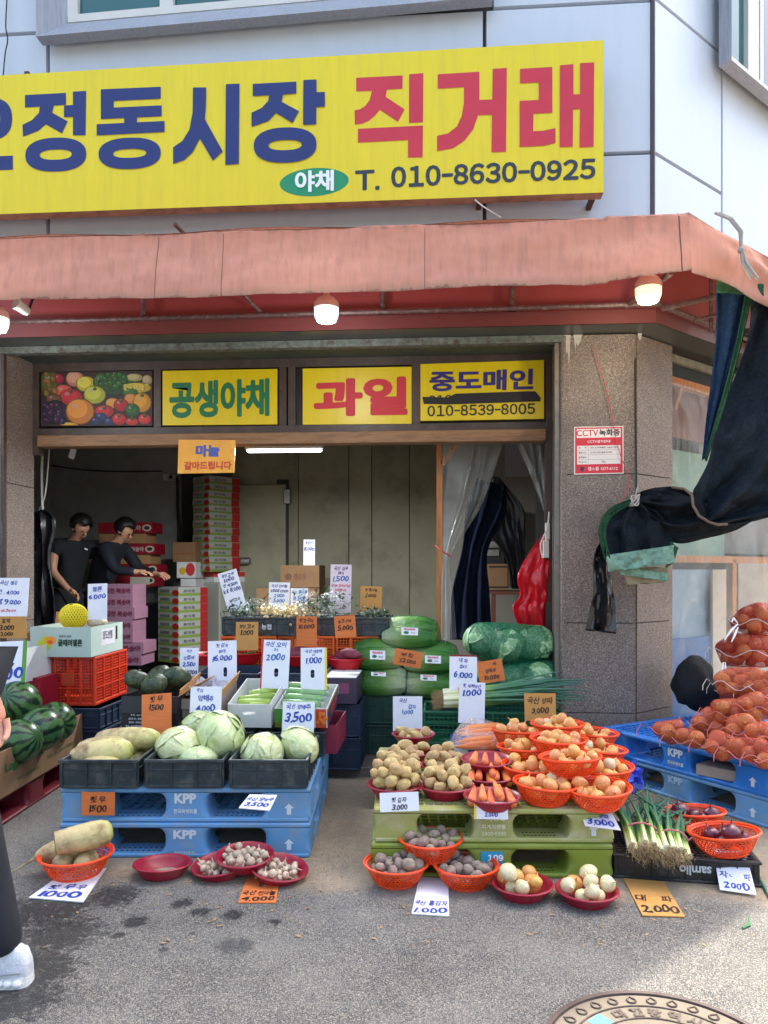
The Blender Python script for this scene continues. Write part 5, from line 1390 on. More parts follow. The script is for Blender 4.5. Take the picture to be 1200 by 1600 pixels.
    for s in 'lr':
        a, b_, c_ = P['hip_' + s], P['knee_' + s], P['ankle_' + s]; i = len(nodes)
        nodes += [(a, .108), (a.lerp(b_, .55), .092), (b_, .080), (b_.lerp(c_, .5), .072), (b_.lerp(c_, .82), .068), (b_.lerp(c_, 1.06), .066)]
        edges += [(0, i)] + [(i + k, i + k + 1) for k in range(5)]
    skin_fig('trousers', nodes, edges, trousers, t)
    hp = P['head']; up = ch.normalized(); f = Vector(J.get('face', (0, -1, 0))).normalized(); f = (f - up * f.dot(up)).normalized(); sd = up.cross(f)
    mb = MB(); mb.ball(hp + up * .028 - f * .016, .103, 3, (1, 1.02, 1), .10, 3.0, 3)
    vs_ = [(p, ) for p in mb.v]
    keep = [(p - hp).dot(f) < .045 or (p - hp).dot(up) > .062 for p in mb.v]
    keep = [k and (p - hp).dot(up) > -.055 for k, p in zip(keep, mb.v)]
    mb2 = MB(); mb2.v = mb.v; mb2.t = mb.t; mb2.f = [q for q in mb.f if all(keep[i] for i in q)]; mb2.m = [0] * len(mb2.f)
    mb2.build('hair', hair_m, t, solid=.006)
    mb = MB()
    for s in (-1, 1):
        me_ = MB(); me_.ball(hp + sd * .085 * s - up * .012, .022, 2, (.5, 1, 1.3)); me_.build('ear', skin_m, t)
    mb.ball(hp + f * .088 - up * .022, .015, 2, (.8, 1, 1.4)); mb.ball(hp + f * .082 - up * .055, .016, 2, (1.5, .5, .4)); mb.build('nose_and_mouth', skin_m, t)
    mb = MB()
    for s in (-1, 1): mb = MB(); mb.ball(hp + f * .080 + sd * .032 * s + up * .004, .009, 1); mb.build('eye', mat('eye', (30, 24, 22), .2), t)
    return t
# ================================================================ placing the stall
ORD = ['topmost', 'second from the top', 'third from the top', 'fourth from the top', 'fifth from the top', 'sixth from the top', 'seventh from the top', 'eighth from the top', 'ninth from the top', 'tenth from the top', 'eleventh from the top', 'twelfth from the top', 'lowest']
def AT(px, d, z):
    p = PD(px, HY, d); p.z = z; return p
def front(t, a, b, D, z=None):
    """stand a thing so that its front bottom edge runs from a to b"""
    a = Vector(a); b = Vector(b); m_ = (a + b) / 2; d = (b - a); ang = math.atan2(d.y, d.x)
    n = Vector((-math.sin(ang), math.cos(ang), 0)); t.location = m_ + n * D / 2
    if z is not None: t.location.z = z
    t.rotation_euler = (0, 0, ang); return t
blue_p = mat('blue_pallet_plastic', (98, 150, 196), .5, .08, 4, dirt=((146, 150, 148), .6, 13), spec=.4)
blue_p2 = mat('bright_blue_pallet_plastic', (40, 120, 206), .45, .07, 4, dirt=((120, 130, 140), .5, 13), spec=.4)
olive_p = mat('olive_pallet_plastic', (154, 156, 88), .5, .08, 4, dirt=((182, 174, 146), .8, 9), spec=.4)
olive_p2 = mat('grassy_pallet_plastic', (128, 142, 50), .5, .08, 4, dirt=((160, 160, 110), .35, 7), spec=.4)
maroon_pl = mat('maroon_pallet_plastic', (110, 18, 34), .5, .1, 4, dirt=((60, 30, 34), .5, 7))
navy_c = mat('dark_slate_crate', (36, 48, 54), .45, .1, 6, dirt=((104, 106, 100), .5, 16), spec=.5)
navy2_c = mat('dark_navy_crate', (28, 44, 66), .45, .1, 6, dirt=((60, 70, 80), .25, 14))
green_c = mat('dark_green_crate', (18, 62, 52), .45, .1, 6, dirt=((70, 90, 80), .2, 12))
gmesh_c = mat('green_mesh_crate', (14, 92, 62), .45, .1, 6)
rorange_c = mat('red_orange_crate', (206, 54, 24), .45, .08, 6, dirt=((150, 60, 40), .3, 10))
orange_c = mat('orange_crate', (214, 98, 30), .45, .08, 6, dirt=((150, 80, 40), .3, 10))
kraft = mat('kraft_cardboard', (176, 136, 92), .85, .08, 6, stretch=(1, 1, 1), dirt=((150, 110, 72), .35, 12))
kraft_in = mat('kraft_inside', (196, 150, 98), .85, .06, 6)
kraft_d = mat('brown_cardboard', (134, 100, 68), .85, .1, 6, dirt=((104, 78, 52), .4, 9))
white_b = mat('white_cardboard', (214, 214, 212), .7, .04, 6, dirt=((180, 176, 170), .3, 9))
card_w = mat('white_card', (226, 226, 232), .65, .03, 8, dirt=((200, 200, 206), .25, 10))
card_o = mat('orange_card', (206, 112, 52), .75, .08, 5, stretch=(1, 1, 14), dirt=((176, 92, 48), .45, 8))
card_k = mat('brown_card', (198, 144, 76), .8, .07, 6, dirt=((176, 124, 66), .4, 9))

# ---- left blue pallets
pa, pb = PZ(93, 1340, 0), PZ(485, 1340, 0)
W_ = (pb - pa).length
KPP = [('KPP', .5, .30, .30, .52, .055), ('한국파렛트풀', .5, .68, .14, .56, .03)]
pl1 = pallet('lower faded blue pallet under the cabbage crates', blue_p, W_, 1.1, .15, [('KPP', .5, .32, .26, .55, .055), ('한국파렛트풀(주)', .5, .86, .10, .5, .03)])
front(pl1, pa, pb, 1.1, 0)
pl2 = pallet('upper faded blue pallet carrying the three dark crates', blue_p, W_, 1.1, .15, KPP)
front(pl2, pa + Vector((.005, .015, 0)), pb + Vector((-.01, .012, 0)), 1.1, .151)
Tz = .302
ang = pl1.rotation_euler.z; ux = Vector((math.cos(ang), math.sin(ang), 0)); uy = Vector((-math.sin(ang), math.cos(ang), 0))
def onpal(s, y, z=Tz): return pa + ux * s + uy * y + Vector((0, 0, z))
cr = crate('dark slate crate with big radishes on the blue pallet', navy_c); CRP = []
labels = ['dark slate crate holding the big radishes, left end of the blue pallet', 'dark slate crate holding four cabbages, middle of the blue pallet', 'dark slate crate holding two cabbages, right end of the blue pallet']
for i, (s, yy) in enumerate(((.175, .0), (.545, .005), (.92, .0))):
    o = cr if i == 0 else copy_tree(cr); o['label'] = labels[i]; o['group'] = 'dark slate crates in the front row'
    o.location = onpal(s, .265 + yy - .02); o.rotation_euler = (0, 0, ang + (0, .01, -.01)[i]); CRP.append(o.location.copy())
# second row of crates carrying the cartons
for i, (s, lb) in enumerate(((.2, 'dark slate crate under the black pumpkin carton'), (.58, 'dark slate crate under the white green-pumpkin carton'), (.95, 'dark slate crate under the courgette carton'))):
    o = copy_tree(cr); o['label'] = lb; o.location = onpal(s, .82); o.rotation_euler = (0, 0, ang); o['group'] = 'dark slate crates in the back row'

# ---- radishes
rad_m = mat('radish_skin', (206, 184, 128), .6, .12, 14, ramp=[(0, (190, 166, 120)), (.35, (206, 186, 134)), (.72, (206, 196, 128)), (.92, (166, 172, 84)), (1, (120, 132, 58))], dirt=((120, 84, 54), .9, 9), bump=.4, bs=30)
cut_m = mat('radish_cut', (228, 228, 214), .5, .04, 12)
RP = [(0, 0), (.012, .004), (.030, .022), (.044, .06), (.052, .11), (.056, .17), (.055, .23), (.049, .275), (.036, .305), (.018, .318), (0, .322)]
RAD = [mk_root(i + 20, RP, .02, 20).mesh('radish', rad_m, smooth=80) for i in range(3)]
def root(me, name, label, cat, a, b, sc=1, group=None, L=.322):
    """lay a tapering root from its tip a to its crown b"""
    a = Vector(a); b = Vector(b); d = b - a; o = bpy.data.objects.new(name, me); COL.objects.link(o)
    o.location = a; o.rotation_euler = d.to_track_quat('Y', 'Z').to_euler(); k = d.length / L
    o.scale = (sc, k, sc); tag(o, label, cat, group); return o
gr = 'big radishes in the left crate'
c0 = CRP[0]
def cp(i, x, y, z): return CRP[i] + ux * x + uy * y + Vector((0, 0, z))
root(RAD[0], 'radish', 'big pale green-shouldered radish lying across the front of the left crate', 'radish', PD(108, 1184, 3.50), PD(207, 1170, 3.48), 1.12, gr)
root(RAD[1], 'radish', 'green-topped radish lying at the back of the left crate, pointing right', 'radish', PD(150, 1152, 3.75), PD(249, 1154, 3.62), 1.0, gr)
root(RAD[2], 'radish', 'radish wedged between the front and back radishes in the left crate', 'radish', PD(120, 1168, 3.72), PD(214, 1166, 3.62), 1.0, gr)
for k, (a, b_) in enumerate((((125, 1196, 3.42), (190, 1197, 3.42)), ((185, 1196, 3.6), (235, 1180, 3.7)), ((130, 1196, 3.62), (200, 1192, 3.62)))):
    root(RAD[k], 'radish', ('brown radish at the bottom front of the left crate', 'brown radish at the bottom right of the left crate', 'brown radish buried in the middle of the left crate')[k], 'radish', PD(*a), PD(*b_), .8, gr)
# ---- cabbages on the pallet
wrapf = film_mat('cling_film', (235, 240, 235), .86, .12, 26)
def cabb(label, px, py, d, r, me, rot, film=False, group='round pale cabbages on the blue pallet'):
    o = inst(me, 'cabbage', PD(px, py, d), rot, r, label=label, cat='cabbage', group=group)
    if film:
        mb = MB(); mb.ball((0, 0, 0), 1.07, 3, (1.04, 1, .86), .09, 2.2, px); f = mb.build('cling_film', wrapf, o)
    return o
cabb('bright green cabbage on the left of the middle crate', 281, 1167, 3.56, .098, CAB[0], (.3, .1, .5))
cabb('largest cabbage, pale, on the right of the middle crate', 346, 1147, 3.62, .112, CAB[1], (.9, .2, 1.2))
cabb('flattish cabbage at the front of the middle crate', 309, 1183, 3.53, .090, CAB[2], (.1, .1, 2.0)).scale.z = .066
cabb('cabbage half hidden at the back of the middle crate', 313, 1137, 3.82, .09, CAB[0], (.6, .3, 3))
cabb('left cabbage of the two in the right crate', 410, 1177, 3.50, .089, CAB[1], (1.2, .1, .2))
cabb('right cabbage of the two in the right crate', 467, 1165, 3.58, .093, CAB[2], (.8, -.3, 2.4))

# ---- cartons on the back of the pallet
def ctn(label, x0, x1, d, z, D, H, m_in, m_out, rx=0, rotz=0, **k):
    W = (x1 - x0) * d / F; t = carton(label, W, D, H, m_in, m_out, **k)
    p = AT((x0 + x1) / 2, d, z); r = Vector((-math.sin(rotz), math.cos(rotz), 0)); t.location = p + r * D / 2 * math.cos(R(rx)) + Vector((0, 0, D / 2 * math.sin(R(rx)))); t.rotation_euler = (R(rx), 0, rotz); return t
blackb = mat('black_carton', (34, 32, 34), .6, .1)
t = ctn('black printed carton with tan flaps holding dark green pumpkins', 189, 279, 3.92, .452, .34, .165, kraft_in, blackb, flaps=(('f', .085, -80), ('r', .11, 35), ('b', .06, 70)), rotz=.0)
t2 = t
mb = MB(); q = Quad((-.13, -.171, .10), (.0, -.171, .10), (.0, -.171, .0), (-.13, -.171, .0))
for k, s in enumerate(('품 명 : 단호박', '중 량 : 10kg이상', '생 산 자 : 공동출하', '원산지 : 국내산(제주)', '주소 : 농산물산지유통센터')): write_on(q, mb, s, .5, .12 + .19 * k, .11, .02, False, h=.002)
sub(mb, 'lettering', ink('white'), t, False)
pump_m = mat('pumpkin_skin', (40, 54, 32), .5, .2, 1.5, dirt=((116, 124, 84), .6, 2.2), bump=.4, bs=4)
def mk_pump(seed):
    mb = MB(); mb.lathe([(0, .52), (.12, .58), (.45, .68), (.8, .5), (1, .05), (.86, -.4), (.5, -.66), (.15, -.6), (0, -.56)], 40, wob=lambda a, t: 1 - .05 * abs(math.cos(a * 5)) ** 6)
    mb.tube([(0, 0, .5), (.03, 0, .66), (.06, .02, .78)], [.12, .08, .09], 8); return mb.mesh('pumpkin', pump_m, smooth=70)
PUM = mk_pump(1)
for lb, px, py, d, r in (('dark green pumpkin at the left end of the black carton', 214, 1062, 4.02, .068), ('front dark green pumpkin in the black carton', 241, 1070, 3.98, .072), ('dark green pumpkin at the right end of the black carton', 276, 1060, 4.12, .082), ('dark green pumpkin at the back of the black carton', 250, 1056, 4.2, .07)):
    inst(PUM, 'pumpkin', PD(px, py, d), (rnd.uniform(-.5, .9), rnd.uniform(-.5, .5), rnd.uniform(0, 6)), r, label=lb, cat='pumpkin', group='pumpkins in the black carton')
greyc = mat('greyish_cardboard', (158, 146, 136), .8, .06)
t = ctn('greyish open carton lined with newspaper beside the pumpkins', 281, 345, 3.98, .452, .34, .145, kraft_in, greyc, rx=8, flaps=(('r', .06, 70), ('l', .05, 100), ('f', .05, -75)))
mb = MB()
def crumple(u, v): return (-.10 + .2 * u, -.12 + .26 * v, .155 + .03 * noise.noise(Vector((u * 6, v * 7, 1))) + .015 * noise.noise(Vector((u * 17, v * 15, 5))))
mb.grid(crumple, 26, 26); tag(mb.build('newspaper', mat('newspaper', (196, 192, 202), .8, .1, 60, dirt=((130, 128, 140), .6, 50)), solid=.001), 'crumpled newspaper lining the greyish carton', 'newspaper').location = t.location
bpy.data.objects['newspaper'].rotation_euler = t.rotation_euler
t = ctn('white carton with a slot handle, holding long pale gourds', 357, 424, 3.95, .452, .40, .125, white_b, white_b, rx=11, hole=True)
gourd_m = mat('gourd_skin', (150, 176, 70), .45, .1, 16, dirt=((190, 200, 110), .5, 26), bump=.3, bs=60)
GRD = mk_root(40, [(0, 0), (.010, .004), (.018, .02), (.021, .08), (.023, .16), (.022, .23), (.016, .27), (.006, .285), (0, .29)], .10, 14).mesh('gourd', gourd_m, smooth=80)
for k, (a, b_) in enumerate((((372, 1092, 4.05), (432, 1093, 4.05)), ((370, 1088, 4.15), (436, 1082, 4.2)), ((385, 1080, 4.2), (443, 1070, 4.28)), ((388, 1097, 4.0), (428, 1099, 4.02)))):
    root(GRD, 'green_gourd', ('lowest long pale green gourd in the white carton', 'second lowest long pale green gourd in the white carton', 'long curved green gourd lying on top in the white carton', 'front pale green gourd in the white carton')[k], 'vegetable', PD(*a), PD(*b_), 1.15, 'gourds in the white carton', .29)
t = ctn('low printed carton with white inside, holding wrapped courgettes', 429, 512, 3.95, .452, .42, .10, white_b, white_b, rx=9, prints=(('f', 'rect', 0, 0, .2, 1, (70, 140, 50)), ('f', 'rect', 0, .75, .2, 1, (200, 200, 60)), ('f', 'rect', .78, 0, .98, 1, (196, 70, 40)), ('r', 'rect', 0, 0, 1, 1, (60, 34, 60)), ('r', 'rect', 0, 0, 1, .12, (200, 180, 50), .0014), ('r', 'rect', .3, .35, .8, .75, (150, 40, 60), .0016)))
for k in range(7):
    q_ = ('f', 'disc', .84 + .05 * (k % 3), .3 + .2 * (k // 3), .008, (230, 140, 40))
mb = MB(); q = Quad((-.145, -.2115, .10), (.145, -.2115, .10), (.145, -.2115, 0), (-.145, -.2115, 0))
g_ = random.Random(3)
for k in range(16): mb.ball(q.at(.80 + .16 * g_.random(), .2 + .6 * g_.random(), .001), .010, 1, (1, .12, 1))
sub(mb, 'printed_tomatoes', ink((226, 120, 40)), t)
zuc_m = mat('courgette_skin', (104, 160, 62), .35, .08, 12, dirt=((150, 190, 100), .5, 14))
ZUC = mk_root(50, [(0, 0), (.016, .002), (.019, .02), (.02, .1), (.019, .17), (.015, .19), (.006, .2), (0, .2)], .02, 14).mesh('courgette', zuc_m, smooth=80)
for k in range(5):
    a = (438 + 3 * k, 1108 - 9 * k, 4.02 + .07 * k); b_ = (498 + 4 * k, 1112 - 9 * k, 4.02 + .07 * k)
    o = root(ZUC, 'courgette', 'courgette, %s from the front, in clear wrap in the low printed carton' % ('first', 'second', 'third', 'fourth', 'fifth')[k], 'courgette', PD(*a), PD(*b_), 1.1, 'wrapped courgettes', .2)
    mb = MB(); mb.lathe([(.024, 0), (.025, .1), (.024, .2), (.012, .225), (.026, .25)], 14); f = mb.build('wrapper', wrapf, o); f.rotation_euler = (R(-90), 0, 0)
t = ctn('maroon and white carton standing at the right rear of the blue pallet', 500, 526, 4.0, .305, .40, .15, white_b, mat('maroon_print', (130, 30, 60), .5))

# ---- olive pallets
ga, gb = PZ(580, 1371, 0), PZ(958, 1373, 0)
GW = (gb - ga).length; GH = .1375
o1 = pallet('lower grass-green pallet with a blue tag under the vegetable bowls', olive_p2, GW, 1.1, GH, ()); front(o1, ga, gb, 1.1, 0)
o2 = pallet('upper olive green pallet carrying the potato, carrot and onion bowls', olive_p, GW, 1.1, GH, [('AJ렌탈', .55, .30, .14, .5, .035), ('지게차렌탈', .5, .52, .14, .6, .03), ('1600-5599', .5, .73, .12, .6, .03)], inkc=(205, 206, 170))
front(o2, ga + Vector((.01, .02, 0)), gb + Vector((.008, .02, 0)), 1.1, GH + .001)
GZ = 2 * GH + .002
blk = [c for c in o1.children if c.name.startswith('block')][3]
mb = MB(); q = Quad((-.045, -.555, .11), (.045, -.555, .11), (.045, -.555, .045), (-.045, -.555, .045)); mb.add([q.at(0, 0), q.at(1, 0), q.at(1, 1), q.at(0, 1)], [(0, 3, 2, 1)]); s_ = sub(mb, 'sticker', ink((40, 150, 190)), blk, False)
mb = MB(); mb.add([q.at(0, .75, .001), q.at(1, .75, .001), q.at(1, 1, .001), q.at(0, 1, .001)], [(0, 3, 2, 1)]); sub(mb, 'sticker_band', ink((200, 40, 70)), blk, False)
mb = MB(); write_on(q, mb, '109', .65, .38, .4, .04, False, h=.0015); sub(mb, 'lettering', ink('white'), blk, False)

# ---- bowls and baskets on the olive pallet
PT = proto(lambda: make_tray(maroon_p)); BK = proto(make_basket)
def tray_at(px, py, z, label, sc=1, tilt=None, rot=0):
    p = PZ(px, py, z + TH * sc); p.z = z; return put(PT, p, rot, label, 'maroon plastic bowls', tilt, sc), p
def basket_at(px, py, z, label, sc=1, tilt=None):
    p = PZ(px, py, z + BH * sc); p.z = z; return put(BK, p, rnd.uniform(0, 6), label, 'orange colander baskets', tilt, sc), p
P1 = 'potatoes in the %s'
for px, py, z, lb, n, sc, r, R_ in (
        (646, 1145, .325, 'maroon bowl of small potatoes farthest back, touching the white price card', 12, .98, .024, .09),
        (643, 1172, GZ, 'maroon bowl of small potatoes just in front of the farthest back one', 14, 1, .024, .09),
        (621, 1193, GZ, 'maroon bowl with a heap of potatoes, second row, left', 18, 1.0, .027, .10),
        (695, 1193, GZ, 'maroon bowl with a heap of potatoes, second row, beside the carrots', 17, 1.0, .027, .10),
        (618, 1223, GZ, 'maroon bowl heaped with potatoes at the left front corner of the olive pallet', 24, 1.04, .028, .105),
        (697, 1224, GZ, 'maroon bowl heaped with potatoes at the front, left of the carrots', 23, 1.04, .027, .105)):
    o, p = tray_at(px, py, z, lb, sc)
    heap(POT, 'potato', 'brown potato in the ' + lb.replace(' heaped with potatoes', '').replace(' with a heap of potatoes', '').replace(' of small potatoes', ''), 'potato', 'loose potatoes in bowls', p, n, r, R_, .007, (.072, 1.0), seed=int(px + py))
for px, py, z, lb, sc, n, lift in ((769, 1241, GZ, 'maroon bowl of carrots at the front of the olive pallet', 1.0, 6, 0), (764, 1210, GZ + .012, 'maroon bowl of carrots in the middle of its stack', 1.0, 6, 0), (761, 1184, GZ + .062, 'topmost maroon bowl of three short carrots', .98, 3, 0)):
    o, p = tray_at(px, py, z, lb, sc, tilt=(R(4) if n == 3 else 0, 0))
    for k in range(n):
        if n == 3: x = -.055 + .055 * k; y0, y1 = -.055, .05; zz = .035
        else: x = (-.080, -.040, .0, .04, .08, .02)[k]; y0, y1 = -.075 + .02 * (k % 2), .075; zz = .03 + (.030 if k == 5 else .012 * (k % 2))
        root(CAR[k % 3], 'carrot', 'carrot lying in the ' + lb, 'carrot', p + Vector((x * .85, y1, zz + .028)), p + Vector((x * 1.05 + rnd.uniform(-.01, .01), y0, zz)), (.92, .8, .88, .76, .9, .8)[k], 'carrots in the maroon bowls', .166)
onl = 'yellow onion in the '
onb = [
 (809, 1141, .36, 'orange basket of onions at the far left back of the basket block', 9), (820, 1167, .325, 'orange basket of onions, third row from the front on the left side', 9), (830, 1194, .295, 'orange basket of onions, second row on the left side', 9), (850, 1223, GZ, 'orange basket of onions at the front left of the basket block', 9),
 (925, 1143, .33, 'orange basket of onions peeping out at the back right of the block', 7), (935, 1168, .31, 'orange basket of onions, third row on the right side', 8), (944, 1197, .29, 'orange basket of onions, second row on the right side', 8), (936, 1229, GZ - .002, 'orange basket of onions at the front right, above the white card', 8),
 (871, 1130, .40, 'rearmost basket of the raised middle column of onion baskets', 9), (873, 1153, .385, 'middle basket of the raised middle column of onion baskets', 9), (892, 1182, .365, 'front basket of the raised middle column of onion baskets', 10)]
for i, (px, py, z, lb, n) in enumerate(onb):
    o, p = basket_at(px, py, z, lb, 1, (R(rnd.uniform(0, 5)), R(rnd.uniform(-3, 3))))
    heap(ON, 'onion', 'brown-skinned onion in the ' + lb.replace(' of onions', '').replace('rearmost', 'rearmost'), 'onion', 'onions in the orange baskets', p, n + 2, .031, .108, .016, (.075, .7), seed=i * 7 + 3, up=False, wmix=(.04, ONW, 'pale peeled onion in the ' + lb.replace(' of onions', ''), 'onions in the orange baskets'))
# carrot bags carton
t = ctn('blue carton with bagged carrots behind the carrot bowls', 705, 783, 4.07, GZ, .22, .065, white_b, mat('blue_carton', (24, 66, 170), .5), prints=(('f', 'rect', .06, .12, .34, .9, (210, 214, 220)), ('f', 'text', '제주', .56, .5, .6, .2, 'white', .03)))
for k in range(11):
    px0 = 712 + (k % 3) * 8 + 3 * (k // 4); a = PD(px0, 1168 - 6.5 * (k // 2), 4.05 + .03 * (k // 2)); b_ = PD(min(px0 + 58, 784), 1163 - 6.5 * (k // 2) + (k % 3) * 4, 4.08 + .03 * (k // 2))
    root(CAR[k % 3], 'carrot', 'bright washed carrot packed in the clear bag', 'carrot', a, b_, 1.0, 'washed carrots in the clear bag', .166)
cb = [PD(x, y, d) for x, y, d in ((708, 1172, 4.03), (782, 1172, 4.03), (786, 1150, 4.1), (704, 1152, 4.1), (726, 1122, 4.25), (778, 1128, 4.22), (742, 1120, 4.3), (712, 1140, 4.25), (786, 1160, 4.3), (706, 1160, 4.3))]
hull_bag('clear_bag', cb, film_mat('clear_bag_film', (250, 225, 215), .72, .12, 30), 'clear plastic bag over the washed carrots', 'bag', None, PD(745, 1170, 4.15))

# ---- in front on the ground
for px, py, z, lb, sd in ((619, 1347, 0, 'left orange basket of small dusty potatoes on the ground', 1), (728, 1350, 0, 'right orange basket of small dusty potatoes on the ground', 2), (673, 1309, .075, 'orange basket of small dusty potatoes resting on the two lower ones', 3)):
    o, p = basket_at(px, py, z, lb, .98)
    heap(GPOT, 'small_potato', 'small dusty purple-grey potato in the ' + lb.split(' of small')[0] + (' on top' if sd == 3 else ''), 'potato', 'small dusty potatoes', p, 34 if sd == 3 else 28, .0215, .108, .014, (.075, .7), seed=sd + 40, jr=.2)
for px, py, lb, sd, n, mix in ((816, 1378, 'maroon bowl of mixed brown and white onions on the ground, left one', 5, 9, .35), (917, 1387, 'maroon bowl of mainly white onions on the ground, right one', 6, 9, .72)):
    o, p = tray_at(px, py, 0, lb, .99)
    heap(ON, 'onion', 'brown onion in the ' + lb.split(' of ')[0] + ' on the ground, ' + lb.split(', ')[1], 'onion', 'onions in the bowls on the ground', p, n, .032, .095, .007, (.072, 1.0), seed=sd * 3, wmix=(mix, ONW, 'peeled white onion in the maroon bowl on the ground, ' + lb.split(', ')[1], 'onions in the bowls on the ground'), jr=.2)
o, p = tray_at(254, 1347, .0, 'empty dusty red bowl on the ground', 1.0, (R(-4), 0))
for px, py, z, lb, n, sd in ((347, 1346, 0, 'red bowl of garlic on the ground, left one', 24, 1), (434, 1352, 0, 'red bowl of garlic on the ground, right one', 30, 2), (383, 1333, .035, 'red bowl of garlic resting on the two others', 36, 3)):
    o, p = tray_at(px, py, z, lb, 1.0, (R(5), R((-6, 8, 0)[sd - 1])))
    heap(GAR, 'garlic_bulb', 'garlic bulb in the ' + lb.replace(' of garlic', ''), 'garlic', 'loose garlic bulbs', p, n, .0155, .098, .006, (.072, 1.0), seed=sd + 70, jr=.2)
o, p = basket_at(119, 1333, 0, 'orange basket with a cut radish on the ground', 1.10)
root(RAD[0], 'radish', 'whole radish with a thin root tail at the left of the ground basket', 'radish', p + Vector((-.17, -.02, .07)), p + Vector((.06, .08, .13)), .9, 'radishes in the ground basket')
mb = MB(); mb.tube([p + Vector((-.16, -.02, .078)), p + Vector((-.20, -.03, .05)), p + Vector((-.24, -.045, .028)), p + Vector((-.265, -.05, .018))], [.008, .005, .003, .0015], 6)
mb.build('root_tail', rad_m, bpy.data.objects[[o_.name for o_ in COL.objects if o_.name.startswith('radish')][-1]] if False else None) if False else None
a, b_ = p + Vector((-.05, -.07, .155)), p + Vector((.15, .02, .185))
d_ = (b_ - a).normalized()
big_r = MB(); prof = [(.001, 0), (.047, .001), (.050, .03), (.054, .09), (.055, .14), (.052, .18), (.042, .205), (.024, .218), (0, .22)]
mm = mk_root(77, prof, .01, 24); bo = inst(mm.mesh('cut_radish', rad_m, smooth=50), 'radish', a, d_.to_track_quat('Y', 'Z').to_euler(), 1, label='large radish cut off flat, white cut face showing, on the ground basket', cat='radish', group='radishes in the ground basket')
mb = MB(); mb.lathe([(0, 0), (.0465, 0)], 28); f = mb.build('cut_face', cut_m, bo); f.rotation_euler = (R(90), 0, 0); f.location = (0, -.0015, 0)
for k, (x, y) in enumerate(((-.05, -.06), (.045, -.055))):
    root(RAD[k + 1], 'radish', 'stubby radish end at the %s front of the ground basket' % ('left', 'right')[k], 'radish', p + Vector((x, -.08, .07)), p + Vector((x + .01, .05, .055)), .72, 'radishes in the ground basket')
tl = MB(); tl.tube([p + Vector((-.165, -.02, .073)), p + Vector((-.20, -.03, .052)), p + Vector((-.235, -.045, .03)), p + Vector((-.26, -.05, .018))], [.008, .005, .003, .0015], 6)
rr = [o_ for o_ in COL.objects if o_.get('label', '').startswith('whole radish')][0]
bpy.context.view_layer.update()
ro = tl.build('root_tail', rad_m, rr); ro.matrix_parent_inverse = (Matrix.LocRotScale(rr.location, rr.rotation_euler, rr.scale)).inverted()

# ---- black crate with leeks and red onions
ba, bb = PZ(960, 1371, 0), PZ(1187, 1386, 0); BW = (bb - ba).length
bc_m = mat('black_crate', (30, 31, 34), .45, .12, 6, dirt=((96, 92, 84), .5, 14))
t = thing('plastic_crate', 'black upturned crate on the ground under the leeks and red onions', 'crate'); front(t, ba, bb, .42, 0)
hw, hd, H = BW / 2, .21, .10
mb = MB(); mb.bx(-hw, hw, -hd, -hd + .01, .012, H - .008); mb.bx(-hw, hw, hd - .01, hd, .012, H - .008); mb.bx(-hw, -hw + .01, -hd + .01, hd - .01, .012, H - .008); mb.bx(hw - .01, hw, -hd + .01, hd - .01, .012, H - .008)
for k in range(9): x = -hw + .02 + (2 * hw - .04) * k / 8; mb.bx(x - .002, x + .002, -hd - .006, -hd, .012, H - .008)
sub(mb, 'walls', bc_m, t, False)
mb = MB()
for z in (0, H - .012):
    mb = MB() if z else mb; e = .008; mb.bx(-hw - e, hw + e, -hd - e, -hd + .012, z, z + .012, .003); mb.bx(-hw - e, hw + e, hd - .012, hd + e, z, z + .012, .003); mb.bx(-hw - e, -hw + .012, -hd + .012, hd - .012, z, z + .012, .003); mb.bx(hw - .012, hw + e, -hd + .012, hd - .012, z, z + .012, .003)
    if not z: sub(mb, 'rim', bc_m, t, False)
sub(mb, 'rim', bc_m, t, False); mb = MB()
lattice(mb, (-hw + .012, -hd + .012, H - .005), (2 * hw - .024, 0, 0), (0, 2 * hd - .024, 0), (0, 0, 1), 22, 14, .006, .006); sub(mb, 'slatted_top', bc_m, t, False)
mb = MB(); q = Quad((.17, -hd - .007, .02), (-.17, -hd - .007, .02), (-.17, -hd - .007, .085), (.17, -hd - .007, .085))
q.n = -q.n if q.n.y > 0 else q.n
write_on(q, mb, 'samlio', .40, .5, .62, .03, False, width=.36, h=.0015); sub(mb, 'lettering', ink((190, 194, 198)), t, False)
for k, (px, py, sc) in enumerate(((1086, 1267, 1.0), (1134, 1299, 1.05))):
    o, p = basket_at(px, py, H + .001 - (.0 if k == 0 else .0), ('rear orange basket of red onions on the black crate', 'front orange basket of red onions on the black crate')[k], sc, (R(6), 0))
    for (x, y, z, r) in pile(5 if k else 4, .036, .095, .012, (.07, .7), 30 + k, jr=.12):
        inst(rnd.choice(ONR), 'red_onion', p + Vector((x, y, z + .005)), (rnd.uniform(-.6, .6), rnd.uniform(-.6, .6), 0), r, label='purple red onion in the %s basket on the black crate' % ('rear', 'front')[k], cat='red onion', group='red onions in baskets')
leek_m = mat('leek', (90, 140, 90), .45, .1, 10, ramp=[(0, (226, 222, 190)), (.14, (214, 222, 160)), (.28, (140, 178, 84)), (.42, (70, 120, 78)), (1, (56, 100, 88))], hue=0)
root_m = mat('leek_roots', (158, 134, 96), .9, .15, 40, dirt=((110, 88, 60), .5, 60))
